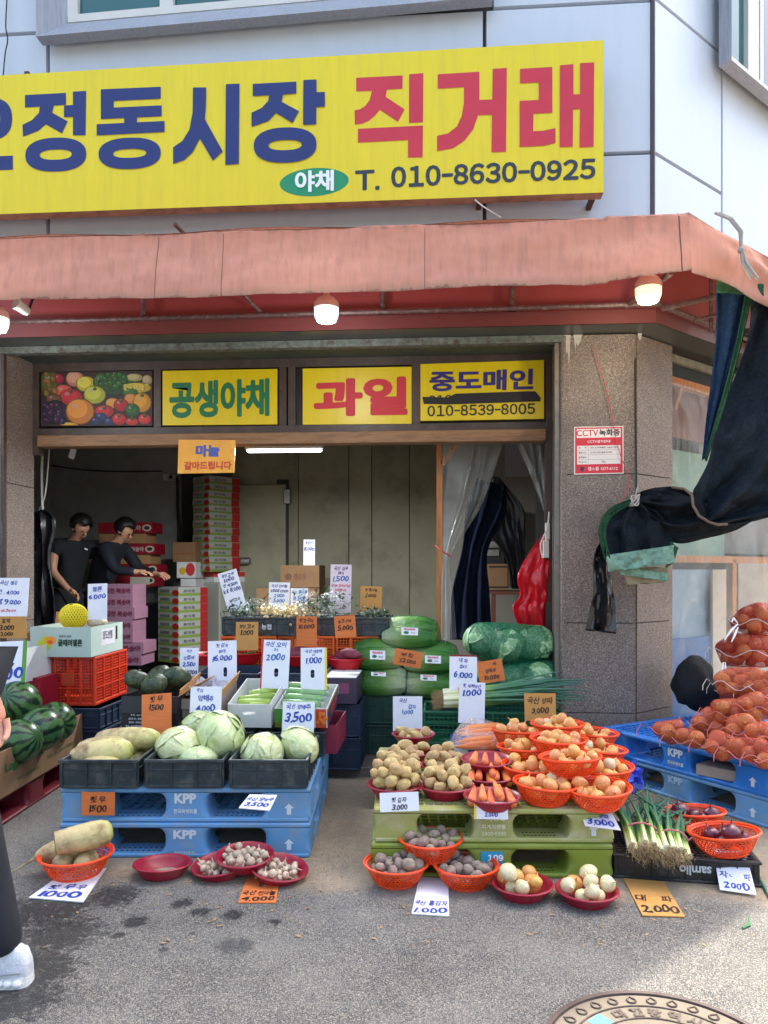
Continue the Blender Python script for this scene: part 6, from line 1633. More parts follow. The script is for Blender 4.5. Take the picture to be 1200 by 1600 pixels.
def leek_bundle(label, base, dr, n, L, spread, rad, seed, ties=(.3,), rise=.1, fan=.25, roots=True, flop=0):
    """stalks from root end base along dr; ramp runs from white foot to green tip"""
    g = random.Random(seed); dr = Vector(dr).normalized(); sd = dr.cross(Vector((0, 0, 1))).normalized(); up = sd.cross(dr)
    t = thing('leek_bundle', label, 'leeks', base)
    for k in range(n):
        a = g.uniform(0, 6.28); q = math.sqrt(g.random()); o = sd * spread * q * math.cos(a) + up * (spread * .55 * q * math.sin(a) + spread * .5)
        mb = MB(); pts = []; rs = []; N = 9; ln = L * g.uniform(.8, 1.1); fa = g.uniform(-fan, fan); fu = g.uniform(-.05, .22)
        for i in range(N):
            f = i / (N - 1); p = dr * (ln * f) + o * (1 + .3 * f) + sd * (fa * max(0, f - .3) ** 1.5 * ln) + up * (rise * f * ln + fu * max(0, f - .35) * ln * .6 - flop * max(0, f - .6) ** 2 * ln)
            if p.z < .006: p.z = .006
            pts.append(p); rs.append(rad * (1.15 - .15 * min(1, f * 5)) * (1 if f < .35 else 1 - .85 * ((f - .35) / .65) ** 1.2))
        mb.tube(pts, rs, 6); mb.build('stalk', leek_m, t)
        if k % 2 == 0 and not flop:
            mb = MB(); j = 4; pts2 = [pts[j]] + [pts[j] + (pts[-1] - pts[j]) * f + sd * g.choice((-1, 1)) * .06 * f + up * .03 * f for f in (.3, .6, .9)]; mb.tube(pts2, [rad * .8, rad * .7, rad * .5, rad * .1], 5)
            mb.t = [.5 + .5 * x for x in mb.t]; mb.build('leaf', leek_m, t)
    if roots:
        mb = MB()
        for k in range(n * 9):
            a = g.uniform(0, 6.28); q = math.sqrt(g.random()); o = sd * spread * 1.1 * q * math.cos(a) + up * (spread * .55 * q * math.sin(a) + spread * .5)
            p = o; pts = [p]
            for i in range(4): p = p - dr * .012 + Vector((g.uniform(-.012, .012), g.uniform(-.008, .008), g.uniform(-.013, .006))); pts.append(p)
            mb.tube(pts, [.0016, .0013, .001, .0008, .0005], 3, cap=False)
        r_ = mb.build('roots', root_m, t); r_['kind'] = 'stuff'
    for f in ties:
        mb = MB(); c = dr * (L * f) + up * (spread * .5 + rise * f * L)
        mb.tube([c + sd * spread * 1.15 * math.cos(a * .35) + up * spread * .75 * math.sin(a * .35) for a in range(18)], .004, 5, closed=True)
        mb.tube([c + sd * spread * 1.1, c + sd * (spread * 1.1 + .04) + up * .03], .004, 5); mb.build('tie_band', mat('red_white_tie', (214, 120, 124), .5, .3, 60), t)
    return t
z_ = H + .012
leek_bundle('left bundle of leeks with roots lying on the black crate', PZ(1008, 1338, z_), PZ(985, 1262, z_) - PZ(1008, 1338, z_), 20, .50, .060, .0095, 1, ties=(.27,), rise=.12, fan=.32)
leek_bundle('right bundle of leeks with roots lying on the black crate', PZ(1056, 1345, z_), PZ(1022, 1262, z_) - PZ(1056, 1345, z_), 17, .46, .055, .0095, 2, ties=(.27,), rise=.10, fan=.28)
mb = MB(); zf = PZ(1183, 1395, 0); mb.tube([PZ(1180, 1360, .01), PZ(1194, 1385, .008), PZ(1206, 1410, .006)], [.008, .007, .003], 6); mb.t = [.8] * len(mb.t)
tag(mb.build('leek_leaf', leek_m), 'loose green leek leaf on the ground beside the black crate', 'leaf')
mb = MB(); mb.tube([PZ(1160, 1450, .005), PZ(1171, 1444, .006), PZ(1169, 1432, .02)], [.004, .006, .002], 5); mb.t = [.5] * len(mb.t)
tag(mb.build('leek_leaf', leek_m), 'small scrap of leek leaf on the bare ground', 'leaf')
# blue plastic bag
mb = MB(); mb.ball((0, 0, 0), .075, 3, (.75, .7, 1.0), .8, 2.6, 4); tag(mb.build('plastic_bag', mat('blue_film', (20, 52, 170), .25, .15, 9, spec=.7, bump=.5, bs=25), loc=PD(984, 1216, 3.72)), 'crumpled blue plastic bag beside the onion baskets', 'bag')
# ---- right blue pallets
ra = PZ(937, 1136, .30); ra.z = 0; ru = Vector((.50, -.866, 0)); ru.rotate(Euler((0, 0, YAW))); rw = Vector((-ru.y, ru.x, 0))
rp1 = pallet('lower blue pallet under the netted onions', blue_p, 1.12, 1.1, .15, [('KPP', .5, .3, .26, .5, .05)], inkc=(170, 195, 215)); front(rp1, ra, ra + ru * 1.12, 1.1, 0)
rp2 = pallet('bright blue pallet carrying the netted onions', blue_p2, 1.12, 1.1, .15, KPP); front(rp2, ra, ra + ru * 1.12, 1.1, .151)
mb = MB()
def sheet(u, v): p = ra + ru * (.42 + .8 * u) + rw * (.03 + .5 * v); return (p.x, p.y, .306 + .004 * math.sin(u * 14))
mb.grid(sheet, 12, 4); tag(mb.build('cardboard_sheet', kraft_d, solid=.004), 'brown cardboard sheet under the netted onions on the blue pallet', 'cardboard')
t = carton('squashed grey carton pushed inside the blue pallet', .26, .3, .05, kraft_d, greyc, closed=True); t.location = ra + ru * .80 + rw * .16 + Vector((0, 0, .175)); t.rotation_euler = (0, 0, math.atan2(ru.y, ru.x) + .2)
# netted onions: every bag a net round its own onions
def onion_net(label, px, py, d, n, size, r, net, tie, seed, open_=False):
    g = random.Random(seed); c = PD(px, py, d); ax = ru * .6 + Vector((.5, 0, 0)); ax.normalize(); sdv = Vector((-ax.y, ax.x, 0)); out = []
    tries = 0
    while len(out) < n and tries < 4000:
        tries += 1
        p = Vector((g.uniform(-1, 1), g.uniform(-1, 1), g.uniform(-1, 1)))
        if p.length > 1: continue
        q = c + ax * p.x * size[0] + sdv * p.y * size[1] + Vector((0, 0, p.z * size[2]))
        if all((q - o[0]).length > (r + o[1]) * .86 for o in out): out.append((q, r * g.uniform(.88, 1.1)))
    pts = []
    for q, rr in out:
        inst(g.choice(ONN), 'onion', q, (g.uniform(-1.5, 1.5), g.uniform(-1.5, 1.5), g.uniform(0, 6)), rr, label='red-brown onion in the ' + label, cat='onion', group='onions packed in nets')
        pts += ball_pts(q, rr * 1.06)
    top = max(p.z for p in pts)
    tl = []
    a0 = c - ax * size[0] * .9 - sdv * size[1] * .9; nn = 9
    tl.append([c + ax * (size[0] * 1.1 * (k / nn * 2 - 1)) - sdv * (size[1] + r * .9) * (1 - .35 * abs(k / nn * 2 - 1) ** 2) + Vector((0, 0, size[2] * .3 * math.sin(k * 1.1 + seed))) for k in range(nn + 1)])
    if not open_: 
        e = c - ax * (size[0] + r * 1.1); tl.append([e, e + Vector((-.02, -.01, .015)), e + Vector((-.045, -.02, -.02)), e + Vector((-.05, -.03, -.05))])
    o = hull_bag('onion_net', pts, net, label, 'net of onions', 'nets of onions on the blue pallet', c, ties=tl, tie_m=tie)
    return o
sm = (.082, .062, .050)
for k, (px, py, d, lb) in enumerate(((1043, 1139, 4.22, 'small onion net lying alone at the left end of the pile'), (1082, 1155, 4.02, 'small onion net in the bottom row, second from the left'), (1104, 1127, 4.28, 'small onion net behind the second one of the bottom row'), (1130, 1163, 3.87, 'small onion net in the bottom row, third from the left'),
        (1137, 1113, 4.22, 'small onion net right below the big pink nets'), (1158, 1139, 3.96, 'small net of paler onions in the second row'), (1178, 1103, 4.12, 'small onion net in the upper row at the right'), (1172, 1177, 3.70, 'small onion net in the bottom row, right of the third one'), (1198, 1149, 3.76, 'small net of greyish onions at the right edge'), (1215, 1185, 3.6, 'small onion net cut by the lower right edge'), (1110, 1142, 4.4, 'small onion net buried at the back of the pile'), (1160, 1125, 4.4, 'small onion net buried under the big nets'))):
    onion_net(lb, px, py, d, 8, sm, .040, pink_net, tie_p, k + 1)
for k, (px, py, d, n, sz, lb, net) in enumerate(((1160, 1068, 4.40, 16, (.13, .10, .08), 'large pale pink onion net lying open on the small nets', pink_net), (1205, 1078, 4.25, 14, (.11, .10, .08), 'large pink onion net at the right edge of the picture', pink_net),
        (1172, 1018, 4.62, 22, (.17, .12, .085), 'large red onion net, second from the top of the pile', red_net), (1186, 970, 4.68, 20, (.14, .12, .075), 'large red onion net on the very top of the pile', red_net), (1172, 1075, 4.78, 20, (.17, .12, .10), 'large red onion net at the base of the rear stack', red_net), (1235, 1110, 4.4, 14, (.12, .11, .11), 'large red onion net supporting the right side of the pile', red_net))):
    onion_net(lb, px, py, d, n, sz, .042, net, tie_w, 50 + k)
mb = MB()
for (a, b_, c) in (((1153, 975), (1142, 985), (1132, 1000)), ((1153, 980), (1148, 992), (1143, 1003)), ((1130, 1035), (1128, 1050), (1126, 1062)), ((1133, 1035), (1134, 1050), (1131, 1060)), ((1152, 973), (1146, 966), (1143, 972))):
    mb.tube([PD(*a, 4.5), PD(*b_, 4.46), PD(*c, 4.44)], [.004, .007, .003], 5)
tag(mb.build('tie_ends', tie_w), 'white tie ends hanging from the large red onion nets', 'string')
mb = MB(); mb.ball((0, 0, 0), .165, 4, (1.0, .7, 1.0), .42, 1.1, 5); mb.v = [v + Vector((.012 * noise.noise(v * 14), 0, .014 * noise.noise(v * 19))) for v in mb.v]
tag(mb.build('folded_net_bundle', mat('black_shade_net', (20, 22, 26), .85, .3, 60, bump=.6, bs=90), loc=PD(1092, 1072, 5.0)), 'bundle of folded black shade net behind the blue pallet', 'net bundle')

# ---- threshold: dark green crates, napa and cabbage nets
def crates_stack(labels, px, d, z0, m_, W, D, H, n, group):
    base = None
    for k in range(n):
        o = crate(labels[k], m_, W, D, H, group=group) if base is None else copy_tree(base, label=labels[k]); base = base or o
        o.location = AT(px, d, z0 + (H + .002) * k) + Vector((0, D / 2, 0)); o.rotation_euler = (0, 0, rnd.uniform(-.02, .02))
crates_stack(['lower dark green crate right of the blue pallet', 'upper dark green crate right of the blue pallet'], 541, 5.0, .06, green_c, .32, .4, .195, 2, 'dark green crates under the napa cabbages')
crates_stack(['lower dark green crate under the napa cabbage nets, left', 'upper dark green crate under the napa cabbage nets, left'], 612, 4.98, .06, green_c, .33, .4, .195, 2, 'dark green crates under the napa cabbages')
crates_stack(['lower dark green crate under the napa cabbage nets, right', 'upper dark green crate under the napa cabbage nets, right'], 690, 5.0, .06, green_c, .33, .4, .195, 2, 'dark green crates under the napa cabbages')
crates_stack(['lower dark green crate under the round cabbage nets', 'upper dark green crate under the round cabbage nets'], 795, 5.0, .06, green_c, .5, .4, .195, 2, 'dark green crates under the round cabbages')
nt_tag = lambda q_, txt, o: None
def napa_net(label, px, py, d, L=.36, seed=0, rz=0, tagpx=None, sc=.105):
    c = PD(px, py, d); pts = []
    for k, (dy, dz) in enumerate(((-.07, 0), (.08, .0), (.0, .055))):
        me = NAPA[(seed + k) % 2]; q = c + Vector((0, dy, dz))
        flip = 1 if (seed + k) % 2 else -1
        o = inst(me, 'napa_cabbage', q, (R(90), rnd.uniform(-.3, .3), R(90) * flip + rz), (sc * 1.25, sc * 1.25, L / 2), label='napa cabbage in the ' + label, cat='napa cabbage', group='napa cabbages packed in nets')
        o.rotation_euler = (R(rnd.uniform(-20, 20)), 0, rz + (0 if flip > 0 else math.pi)); 
        o.rotation_mode = 'XYZ'
        m3 = Matrix.Rotation(rz, 4, 'Z') @ Matrix.Rotation(R(rnd.uniform(0, 360)), 4, 'X')
        # mesh axis is y: turn it along x
        o.matrix_world = Matrix.Translation(q) @ m3 @ Matrix.Rotation(R(90) * flip, 4, 'Y') @ Matrix.Diagonal((sc * 1.2, sc * 1.2, L / 2, 1))
        rzm = Matrix.Rotation(rz, 3, 'Z')
        for x in (-1, -.6, 0, .6, 1):
            rr = sc * .88 * (1 - .45 * abs(x) ** 3)
            for a in range(10): pts.append(q + rzm @ Vector((x * L / 2 * 1.03, rr * math.cos(a * .628), rr * math.sin(a * .628))))
    e = c + Matrix.Rotation(rz, 3, 'Z') @ Vector((L / 2 * 1.25, -.02, -.02)); pts.append(e)
    tie = [[e, e + Vector((.012, -.01, .012)), e + Vector((.02, -.01, -.01)), e + Vector((.012, -.01, -.025))]]
    o = hull_bag('cabbage_net', pts, green_net, label, 'net of cabbages', 'green nets of napa cabbage', c, ties=tie, tie_m=tie_w)
    if tagpx:
        x0, y0, x1, y1 = tagpx; dd = d - sc * 1.45 - .07
        q = Quad(PD(x0, y0, dd + .02), PD(x1, y0 + 1, dd + .02), PD(x1, y1 + 1, dd), PD(x0, y1, dd)); mb = MB(); vv, ff = flat_outline([[(0, 0), (1, 0), (1, 1), (0, 1)]], .001)
        mb.add([q.at(p.x, p.y, p.z) for p in vv], ff); tg = mb.build('net_tag', card_w, smooth=False, origin=c); tg.location = (0, 0, 0); tg.parent = o
        mb = MB(); write_on(q, mb, '해남배추', .5, .25, .28, .03, False, width=.7, h=.002); w = mb.build('lettering', ink('red'), smooth=False, origin=c); w.location = (0, 0, 0); w.parent = tg
        mb = MB(); mb.poly([q.at(.3 + .16 * math.cos(a * .63), .68 - .2 * math.sin(a * .63), .0022) for a in range(10)]); write_on(q, mb, '국내산', .7, .7, .2, .02, False, h=.002); w = mb.build('leaf_mark', ink('green'), smooth=False, origin=c); w.location = (0, 0, 0); w.parent = tg
    return o
napa_net('topmost green net of napa cabbages', 640, 994, 5.16, .36, 1, -.1, (627, 980, 653, 992))
napa_net('green net of napa cabbages in the middle row, left', 593, 1027, 5.14, .33, 2, .1, (578, 1016, 602, 1030))
napa_net('green net of napa cabbages just right of the orange card', 672, 1032, 5.12, .34, 3, -.05, (664, 1024, 689, 1036))
napa_net('green net of napa cabbages in the bottom row, left', 595, 1067, 5.10, .34, 4, 0, (580, 1050, 603, 1056))
napa_net('green net of napa cabbages in the bottom row, right', 672, 1070, 5.10, .35, 5, 0, (657, 1054, 682, 1063))
def cab_net(label, pts_, d, r, seed, tagq=None):
    c = PD(sum(p[0] for p in pts_) / len(pts_), sum(p[1] for p in pts_) / len(pts_), d); hp = []
    for k, (px, py, dd) in enumerate(pts_):
        q = PD(px, py, dd); inst(GCAB[k % 2], 'cabbage', q, (rnd.uniform(-1, 1), rnd.uniform(-1, 1), rnd.uniform(0, 6)), r, label='green cabbage inside the ' + label, cat='cabbage', group='cabbages packed in nets'); hp += ball_pts(q, r * 1.08)
    o = hull_bag('cabbage_net', hp, green_net2, label, 'net of cabbages', 'teal nets of round cabbage', c)
    return o
cab_net('large teal net of round cabbages before the office doorway', ((752, 1000, 5.1), (792, 1008, 5.05), (838, 1005, 5.1), (770, 1012, 5.3), (820, 1012, 5.3)), 5.15, .115, 1)
cab_net('teal net of cabbages below, behind the leek leaves', ((838, 1062, 5.0), (852, 1052, 5.15), (800, 1062, 5.1), (762, 1058, 5.1)), 5.1, .11, 2)
q = Quad(PD(736, 982, 4.93), PD(746, 980, 4.93), PD(749, 1002, 4.93), PD(739, 1003, 4.93)); 
# green mesh crates with the long leek bundle
t = open_crate('green mesh crate under the long leek bundle, upper one', gmesh_c, .80, .36, .20, plate=None, dens=.028); t.location = AT(770, 4.42, .245) + Vector((0, .18, 0)); t['group'] = 'green mesh crates behind the olive pallet'
t_ = copy_tree(t, label='green mesh crate standing on the ground behind the olive pallet'); t_.location.z = .04
leek_bundle('long bundle of leeks lying on the green mesh crate', AT(692, 4.52, .46), Vector((1, .05, 0)), 60, .76, .085, .011, 11, ties=(.12,), rise=.05, fan=.55, flop=.16)
mb = MB()

# ---- raised table of bagged greens
crates_stack(['lowest navy crate of the left stack under the red bowls', 'middle navy crate of the left stack under the red bowls', 'top navy crate of the left stack under the red bowls'], 352, 4.62, .02, navy2_c, .40, .40, .205, 3, 'navy crates under the red bowls')
crates_stack(['lowest navy crate of the middle stack under the red bowls', 'middle navy crate of the middle stack under the red bowls', 'top navy crate of the middle stack under the red bowls'], 455, 4.62, .02, navy2_c, .40, .40, .205, 3, 'navy crates under the red bowls')
t = ctn('dark purple carton with white edges holding up the sweet potato bowls', 500, 557, 4.60, .46, .34, .155, white_b, mat('dark_purple_carton', (58, 46, 66), .5, .1), closed=True, lid=white_b, prints=(('f', 'rect', .55, .2, .8, .6, (120, 60, 90)),))
crates_stack(['lower navy crate under the dark purple carton', 'upper navy crate under the dark purple carton'], 530, 4.62, .05, navy2_c, .26, .34, .2, 2, 'navy crates under the purple carton')
RB = proto(lambda: make_tray(red_p, 'x', .125, .07))
def red_at(px, py, z, label, sc=1):
    p = PZ(px, py, z + .07 * sc); p.z = z; return put(RB, p, 0, label, 'red plastic bowls', None, sc), p
Zt = .642
pep_m = mat('green_pepper', (60, 90, 44), .4, .15); PEP = mk_root(60, [(0, 0), (.006, .01), (.009, .04), (.010, .08), (.004, .10), (0, .105)], .08, 8).mesh('green_pepper', pep_m, smooth=80)
for k, (px, py, z, lb, n) in enumerate(((325, 1021, Zt, 'red bowl of green peppers, left of the white card', 9), (382, 1019, Zt, 'red bowl of green peppers, right of the white card', 9), (365, 1008, Zt + .03, 'smaller red bowl of green peppers behind the white card', 6))):
    o, p = red_at(px, py, z, lb, 1.0 if k < 2 else .9)
    for j in range(n):
        a = p + Vector((rnd.uniform(-.07, .03), rnd.uniform(-.06, .06), .035 + .006 * j)); root(PEP, 'green_pepper', 'green pepper in the ' + lb.replace(' of green peppers', ''), 'pepper', a, a + Vector((rnd.uniform(.05, .09), rnd.uniform(-.03, .03), .01)), 1, 'green peppers in red bowls', .105)
for k, (px, py, z, lb, n) in enumerate(((544, 1003, Zt + .045, 'upper red bowl of sweet potatoes', 5), (540, 1027, Zt - .02, 'lower red bowl of sweet potatoes', 5), (505, 1008, Zt, 'red bowl of dark sweet potatoes behind the small white card', 4), (468, 1022, Zt, 'red bowl of sweet potatoes next to the tall white card', 4))):
    o, p = red_at(px, py, z, lb, 1.0)
    for j in range(n):
        a = p + Vector((-.09 + .01 * j, -.05 + .03 * (j % 4), .045 + .016 * (j % 3) + (.02 if j == 4 else 0))); root(SWT[j % 3], 'sweet_potato', 'purple sweet potato in the ' + lb.replace(' of sweet potatoes', ''), 'sweet potato', a, a + Vector((.17, rnd.uniform(-.03, .03), rnd.uniform(-.01, .02))), 1, 'sweet potatoes in red bowls', .225)
for k, (px, lb) in enumerate(((400, 'left orange crate under the navy crates of bagged greens'), (490, 'middle orange crate under the navy crates of bagged greens'), (560, 'right orange crate under the navy crates of bagged greens'))):
    if k == 0: oc = open_crate(lb, orange_c, .38, .34, .22, group='orange crates under the bagged greens')
    o = oc if k == 0 else copy_tree(oc, label=lb); o.location = AT(px - 12, 5.12, .60) + Vector((0, .17, 0))
crates_stack(['lower dark crate under the left orange crate', 'upper dark crate under the left orange crate'], 400, 5.14, .1, navy2_c, .4, .34, .248, 2, 'dark crates at the base of the greens table')
crates_stack(['lower dark crate under the middle orange crate', 'upper dark crate under the middle orange crate'], 485, 5.14, .1, navy2_c, .36, .34, .248, 2, 'dark crates at the base of the greens table')
crates_stack(['lower dark crate under the right orange crate', 'upper dark crate under the right orange crate'], 560, 5.14, .1, navy2_c, .36, .34, .248, 2, 'dark crates at the base of the greens table')
for k, (px, W, lb, wd) in enumerate(((410, .56, 'left navy crate of bagged greens and bean sprouts', [('농협', .55, .5, .3, .12)]), (543, .56, 'right navy crate of bagged greens', None))):
    o = crate(lb, navy_c, W, .36, .125, words=wd, group='navy crates of bagged greens'); o.location = AT(px, 5.10, .822) + Vector((0, .18, 0))
herb_m = mat('dark_herbs', (38, 66, 34), .6, .3, 18, dirt=((90, 120, 66), .5, 20))
bagf = film_mat('produce_bag', (225, 235, 228), .92, .2, 24)
sprout_m = mat('peeled_garlic', (226, 204, 150), .5, .1, 30)
def greens(label, px, py, d, w, h, m_, seed, tall=0):
    c = PD(px, py, d); t = thing('bag_of_greens', label, 'bagged vegetables', c, group='bagged vegetables in the navy crates'); g = random.Random(seed)
    mb = MB()
    if m_ is herb_m:
        for k in range(150):
            p = Vector((g.gauss(0, w * .36), g.gauss(0, .04), g.gauss(0, h * .3))); n = Vector((g.uniform(-1, 1), g.uniform(-1, 1), g.uniform(-.3, 1))).normalized(); s = g.uniform(.018, .04); a = n.orthogonal().normalized() * s * .35; b_ = n * s
            mb.add([p - a, p + b_ * .5 - a * .2, p + b_, p + a + b_ * .4], [(0, 1, 2, 3)])
    else:
        for k in range(90):
            p = Vector((g.gauss(0, w * .33), g.gauss(0, .035) - .02, g.gauss(0, h * .26))); mb.ball(p, .011, 1, (1, .8, 1.3), rot=(g.random() * 3, g.random() * 3, 0))
    o = sub(mb, 'leaves' if m_ is herb_m else 'cloves', m_, t); o['kind'] = 'stuff'
    mb = MB(); mb.ball((0, 0, 0), 1, 3, (w * .56, .085, h * .60), .35, 1.6, seed)
    if tall: mb.tube([(0, 0, h * .4), (.01, 0, h * .4 + tall * .5), (-.01, 0, h * .4 + tall)], [.05, .015, .035], 10)
    sub(mb, 'clear_bag', bagf, t)
for a in (('dark green bagged greens at the far left of the navy crates', 376, 957, 5.2, .15, .08, herb_m, 1), ('larger dark green bagged greens behind the leaning card', 400, 950, 5.25, .15, .12, herb_m, 2), ('bag of peeled garlic cloves under the white card', 430, 955, 5.18, .18, .09, sprout_m, 3), ('second bag of peeled garlic cloves, right of the first', 462, 955, 5.18, .14, .09, sprout_m, 4),
          ('tall clear bag of dark leaves, left of the knotted one', 487, 947, 5.2, .14, .14, herb_m, 5), ('knotted clear bag of dark greens in front of the tall card', 519, 945, 5.2, .20, .15, herb_m, 6, .07)):
    greens(*a)
t = greens('flat green bag at the right end of the navy crates', 583, 958, 5.2, .14, .05, herb_m, 8)

# ---- left: melon carton, red crate, watermelons
crates_stack(['lowest dark slate crate under the red-orange crate', 'middle dark slate crate under the red-orange crate', 'top dark slate crate under the red-orange crate'], 106, 4.74, .0, navy2_c, .42, .56, .135, 3, 'dark crates under the red-orange crate')
oc2 = open_crate('red-orange lattice crate under the melon carton', rorange_c, .345, .52, .305, plate=['농산물', '공용상자', '회수용', '품목:']); oc2.location = AT(105, 4.80, .412) + Vector((.0, .26, 0)); oc2.rotation_euler = (0, 0, .02)
mint = mat('mint_carton', (176, 192, 180), .6, .04, 4)
t = ctn('mint green melon carton with one melon in a yellow foam net', 46, 143, 4.76, .722, .50, .185, kraft_in, mint, prints=(
    ('f', 'disc', .26, .52, .04, (200, 196, 60)), ('f', 'disc', .22, .62, .04, (190, 196, 50), .0014), ('f', 'disc', .33, .45, .036, (240, 150, 30), .0018, .026), ('f', 'disc', .33, .50, .018, (214, 90, 30), .0022, .012), ('f', 'text', '골때려멜론', .66, .52, .24, .40, (34, 64, 48), .04), ('f', 'text', '달콤한 멜론', .58, .30, .07, .2, (120, 130, 124)),
    ('r', 'rect', .3, .14, .72, .7, (216, 210, 216)), ('r', 'rect', .76, .1, .82, .58, (34, 34, 38)), ('r', 'text', '당도선별', .5, .35, .3, .3, (90, 80, 90), .02)), rotz=.02)
p = PD(115, 963, 4.95); mt = thing('melon', 'round melon in a yellow foam net on the mint carton', 'melon', p)
mb = MB(); mb.ball((0, 0, 0), .082, 3, (1, 1, .93)); sub(mb, 'fruit', mat('melon_rind', (170, 150, 40), .6, .1), mt)
mb = MB(); NS = 30; vs_ = []; NRR = 14
for j in range(NRR + 1):
    th = .25 + (math.pi - .5) * j / NRR
    for i in range(NS): a = 2 * math.pi * (i + (.5 if j % 2 else 0)) / NS; vs_.append((.087 * math.sin(th) * math.cos(a), .087 * math.sin(th) * math.sin(a), .081 * math.cos(th)))
yn = MB()
for j in range(NRR):
    for i in range(NS):
        for k in ((i, i + 1) if j % 2 else (i - 1, i)): yn.bar(vs_[j * NS + i], vs_[(j + 1) * NS + k % NS], .0062, .006, up=Vector(vs_[j * NS + i]).normalized())
sub(yn, 'foam_net', mat('yellow_foam', (236, 212, 40), .7, .05), mt, False)
mb = MB(); mb.ball((0, -.03, .078), .012, 2, (1, 1, .3)); sub(mb, 'sticker', ink((40, 40, 44)), mt)
mb = MB(); mb.ball((0, 0, 0), .055, 3, (1.2, 1, .7)); o = mb.build('wrapped_melon', mat('pale_foam', (200, 184, 160), .7, .12, 60, bump=.5, bs=80), loc=PD(152, 972, 5.0)); tag(o, 'second melon in pale foam at the back of the mint carton', 'melon')
t = ctn('open brown carton behind the white ginger card', 38, 100, 5.15, .74, .4, .10, kraft_in, kraft_d, flaps=(('b', .12, 80), ('r', .08, 60))); 
crates_stack(['lowest dark crate under the open brown carton', 'second dark crate under the open brown carton', 'third dark crate under the open brown carton', 'top dark crate under the open brown carton'], 60, 5.2, .1, navy2_c, .42, .36, .155, 4, 'dark crates behind the melon carton')
t = ctn('white printed carton left of the mint melon carton', -40, 44, 4.55, .60, .42, .20, kraft_in, white_b, prints=(('f', 'text', '공동출하 상품', .75, .8, .1, .35, (90, 96, 120)),))
t = ctn('crimson carton standing behind the leaning white card', 30, 64, 4.6, .42, .3, .19, kraft_d, mat('crimson_carton', (150, 16, 44), .5, .08), closed=True)
t = ctn('small white and red carton below the crimson one', 28, 60, 4.55, .20, .3, .16, kraft_d, white_b, closed=True, prints=(('f', 'rect', .5, .1, .7, .9, (190, 50, 60)),))
crates_stack(['navy crate under the white printed carton, lowest', 'navy crate under the white printed carton, middle', 'navy crate under the white printed carton, top'], -10, 4.9, .0, navy2_c, .5, .3, .198, 3, 'navy crates at the left edge')
# watermelon bin on its maroon pallet
wa = PD(131, HY, 4.76); wa.z = 0; wdir = Vector((-SN, CS, 0)); wside = Vector((CS, SN, 0))
mp_ = pallet('maroon pallet under the watermelon carton', maroon_pl, 1.1, 1.25, .15, [('등록번호', .5, .5, .2, .5, .03)]); mp_.location = wa - wside * .57 - wdir * .60; mp_.rotation_euler = (0, 0, YAW)
t = thing('carton', 'long open brown carton full of watermelons', 'carton', wa - wside * .52 - wdir * .62 + Vector((0, 0, .151)), YAW)
mb = MB(); hw, hd, H = .52, .62, .225
for nm, a in (('side_wall', (hw - .008, hw, -hd, hd)), ('side_wall', (-hw, -hw + .008, -hd, hd)), ('end_wall', (-hw + .008, hw - .008, hd - .008, hd)), ('end_wall', (-hw + .008, hw - .008, -hd, -hd + .008))):
    mb = MB(); mb.bx(*a, 0, H); w = sub(mb, nm, kraft_d, t, False)
    if nm == 'side_wall' and a[0] > 0:
        q = Quad((hw, -hd, H), (hw, hd, H), (hw, hd, 0), (hw, -hd, 0)); mb = MB()
        write_on(q, mb, 'LogisALL', .33, .42, .26, .05, False, width=.26, h=.001); write_on(q, mb, '한국컨테이너풀', .72, .32, .16, .02, False, width=.3, h=.001); write_on(q, mb, '주의 : 화물취급', .40, .78, .10, .01, False, width=.2, h=.001); write_on(q, mb, 'TEL 02-3669-7000', .72, .66, .09, .01, False, width=.28, h=.001)
        mb.poly([q.at(.53 + .035 * math.cos(a_ * 1.047), .40 - .14 * math.sin(a_ * 1.047), .001) for a_ in range(6)]); sub(mb, 'lettering', ink((44, 90, 40)), w, False)
mb = MB(); mb.bx(-hw + .008, hw - .008, -hd + .008, hd - .008, 0, .006); sub(mb, 'bottom', kraft_d, t, False)
wm = mat('watermelon_rind', (64, 100, 50), .3, .08, 8, spec=.5)
N, L, b = nodes_of(wm); src = b.inputs['Base Color'].links[0].from_socket; tc = N['Texture Coordinate']
sx = N.new('ShaderNodeSeparateXYZ'); nz = N.new('ShaderNodeTexNoise'); nz.inputs['Scale'].default_value = 3.5; nz.inputs['Detail'].default_value = 5; L.new(tc.outputs['Object'], nz.inputs['Vector']); L.new(tc.outputs['Object'], sx.inputs[0])
at2 = N.new('ShaderNodeMath'); at2.operation = 'ARCTAN2'; L.new(sx.outputs['X'], at2.inputs[0]); L.new(sx.outputs['Y'], at2.inputs[1])
m1 = N.new('ShaderNodeMath'); m1.operation = 'MULTIPLY_ADD'; L.new(at2.outputs[0], m1.inputs[0]); m1.inputs[1].default_value = 11; 
m2 = N.new('ShaderNodeMath'); m2.operation = 'MULTIPLY'; L.new(nz.outputs[0], m2.inputs[0]); m2.inputs[1].default_value = 6; L.new(m2.outputs[0], m1.inputs[2])
m3 = N.new('ShaderNodeMath'); m3.operation = 'SINE'; L.new(m1.outputs[0], m3.inputs[0]); mr = N.new('ShaderNodeMapRange'); mr.inputs['From Min'].default_value = .0; mr.inputs['From Max'].default_value = .45; L.new(m3.outputs[0], mr.inputs[0])
mx = N.new('ShaderNodeMix'); mx.data_type = 'RGBA'; L.new(mr.outputs[0], mx.inputs[0]); L.new(src, mx.inputs[6]); mx.inputs[7].default_value = lin((14, 40, 24)); L.new(mx.outputs[2], b.inputs['Base Color'])
mb = MB(); mb.ball((0, 0, 0), 1, 4, (1, 1, 1.06)); WM = mb.mesh('watermelon', wm)
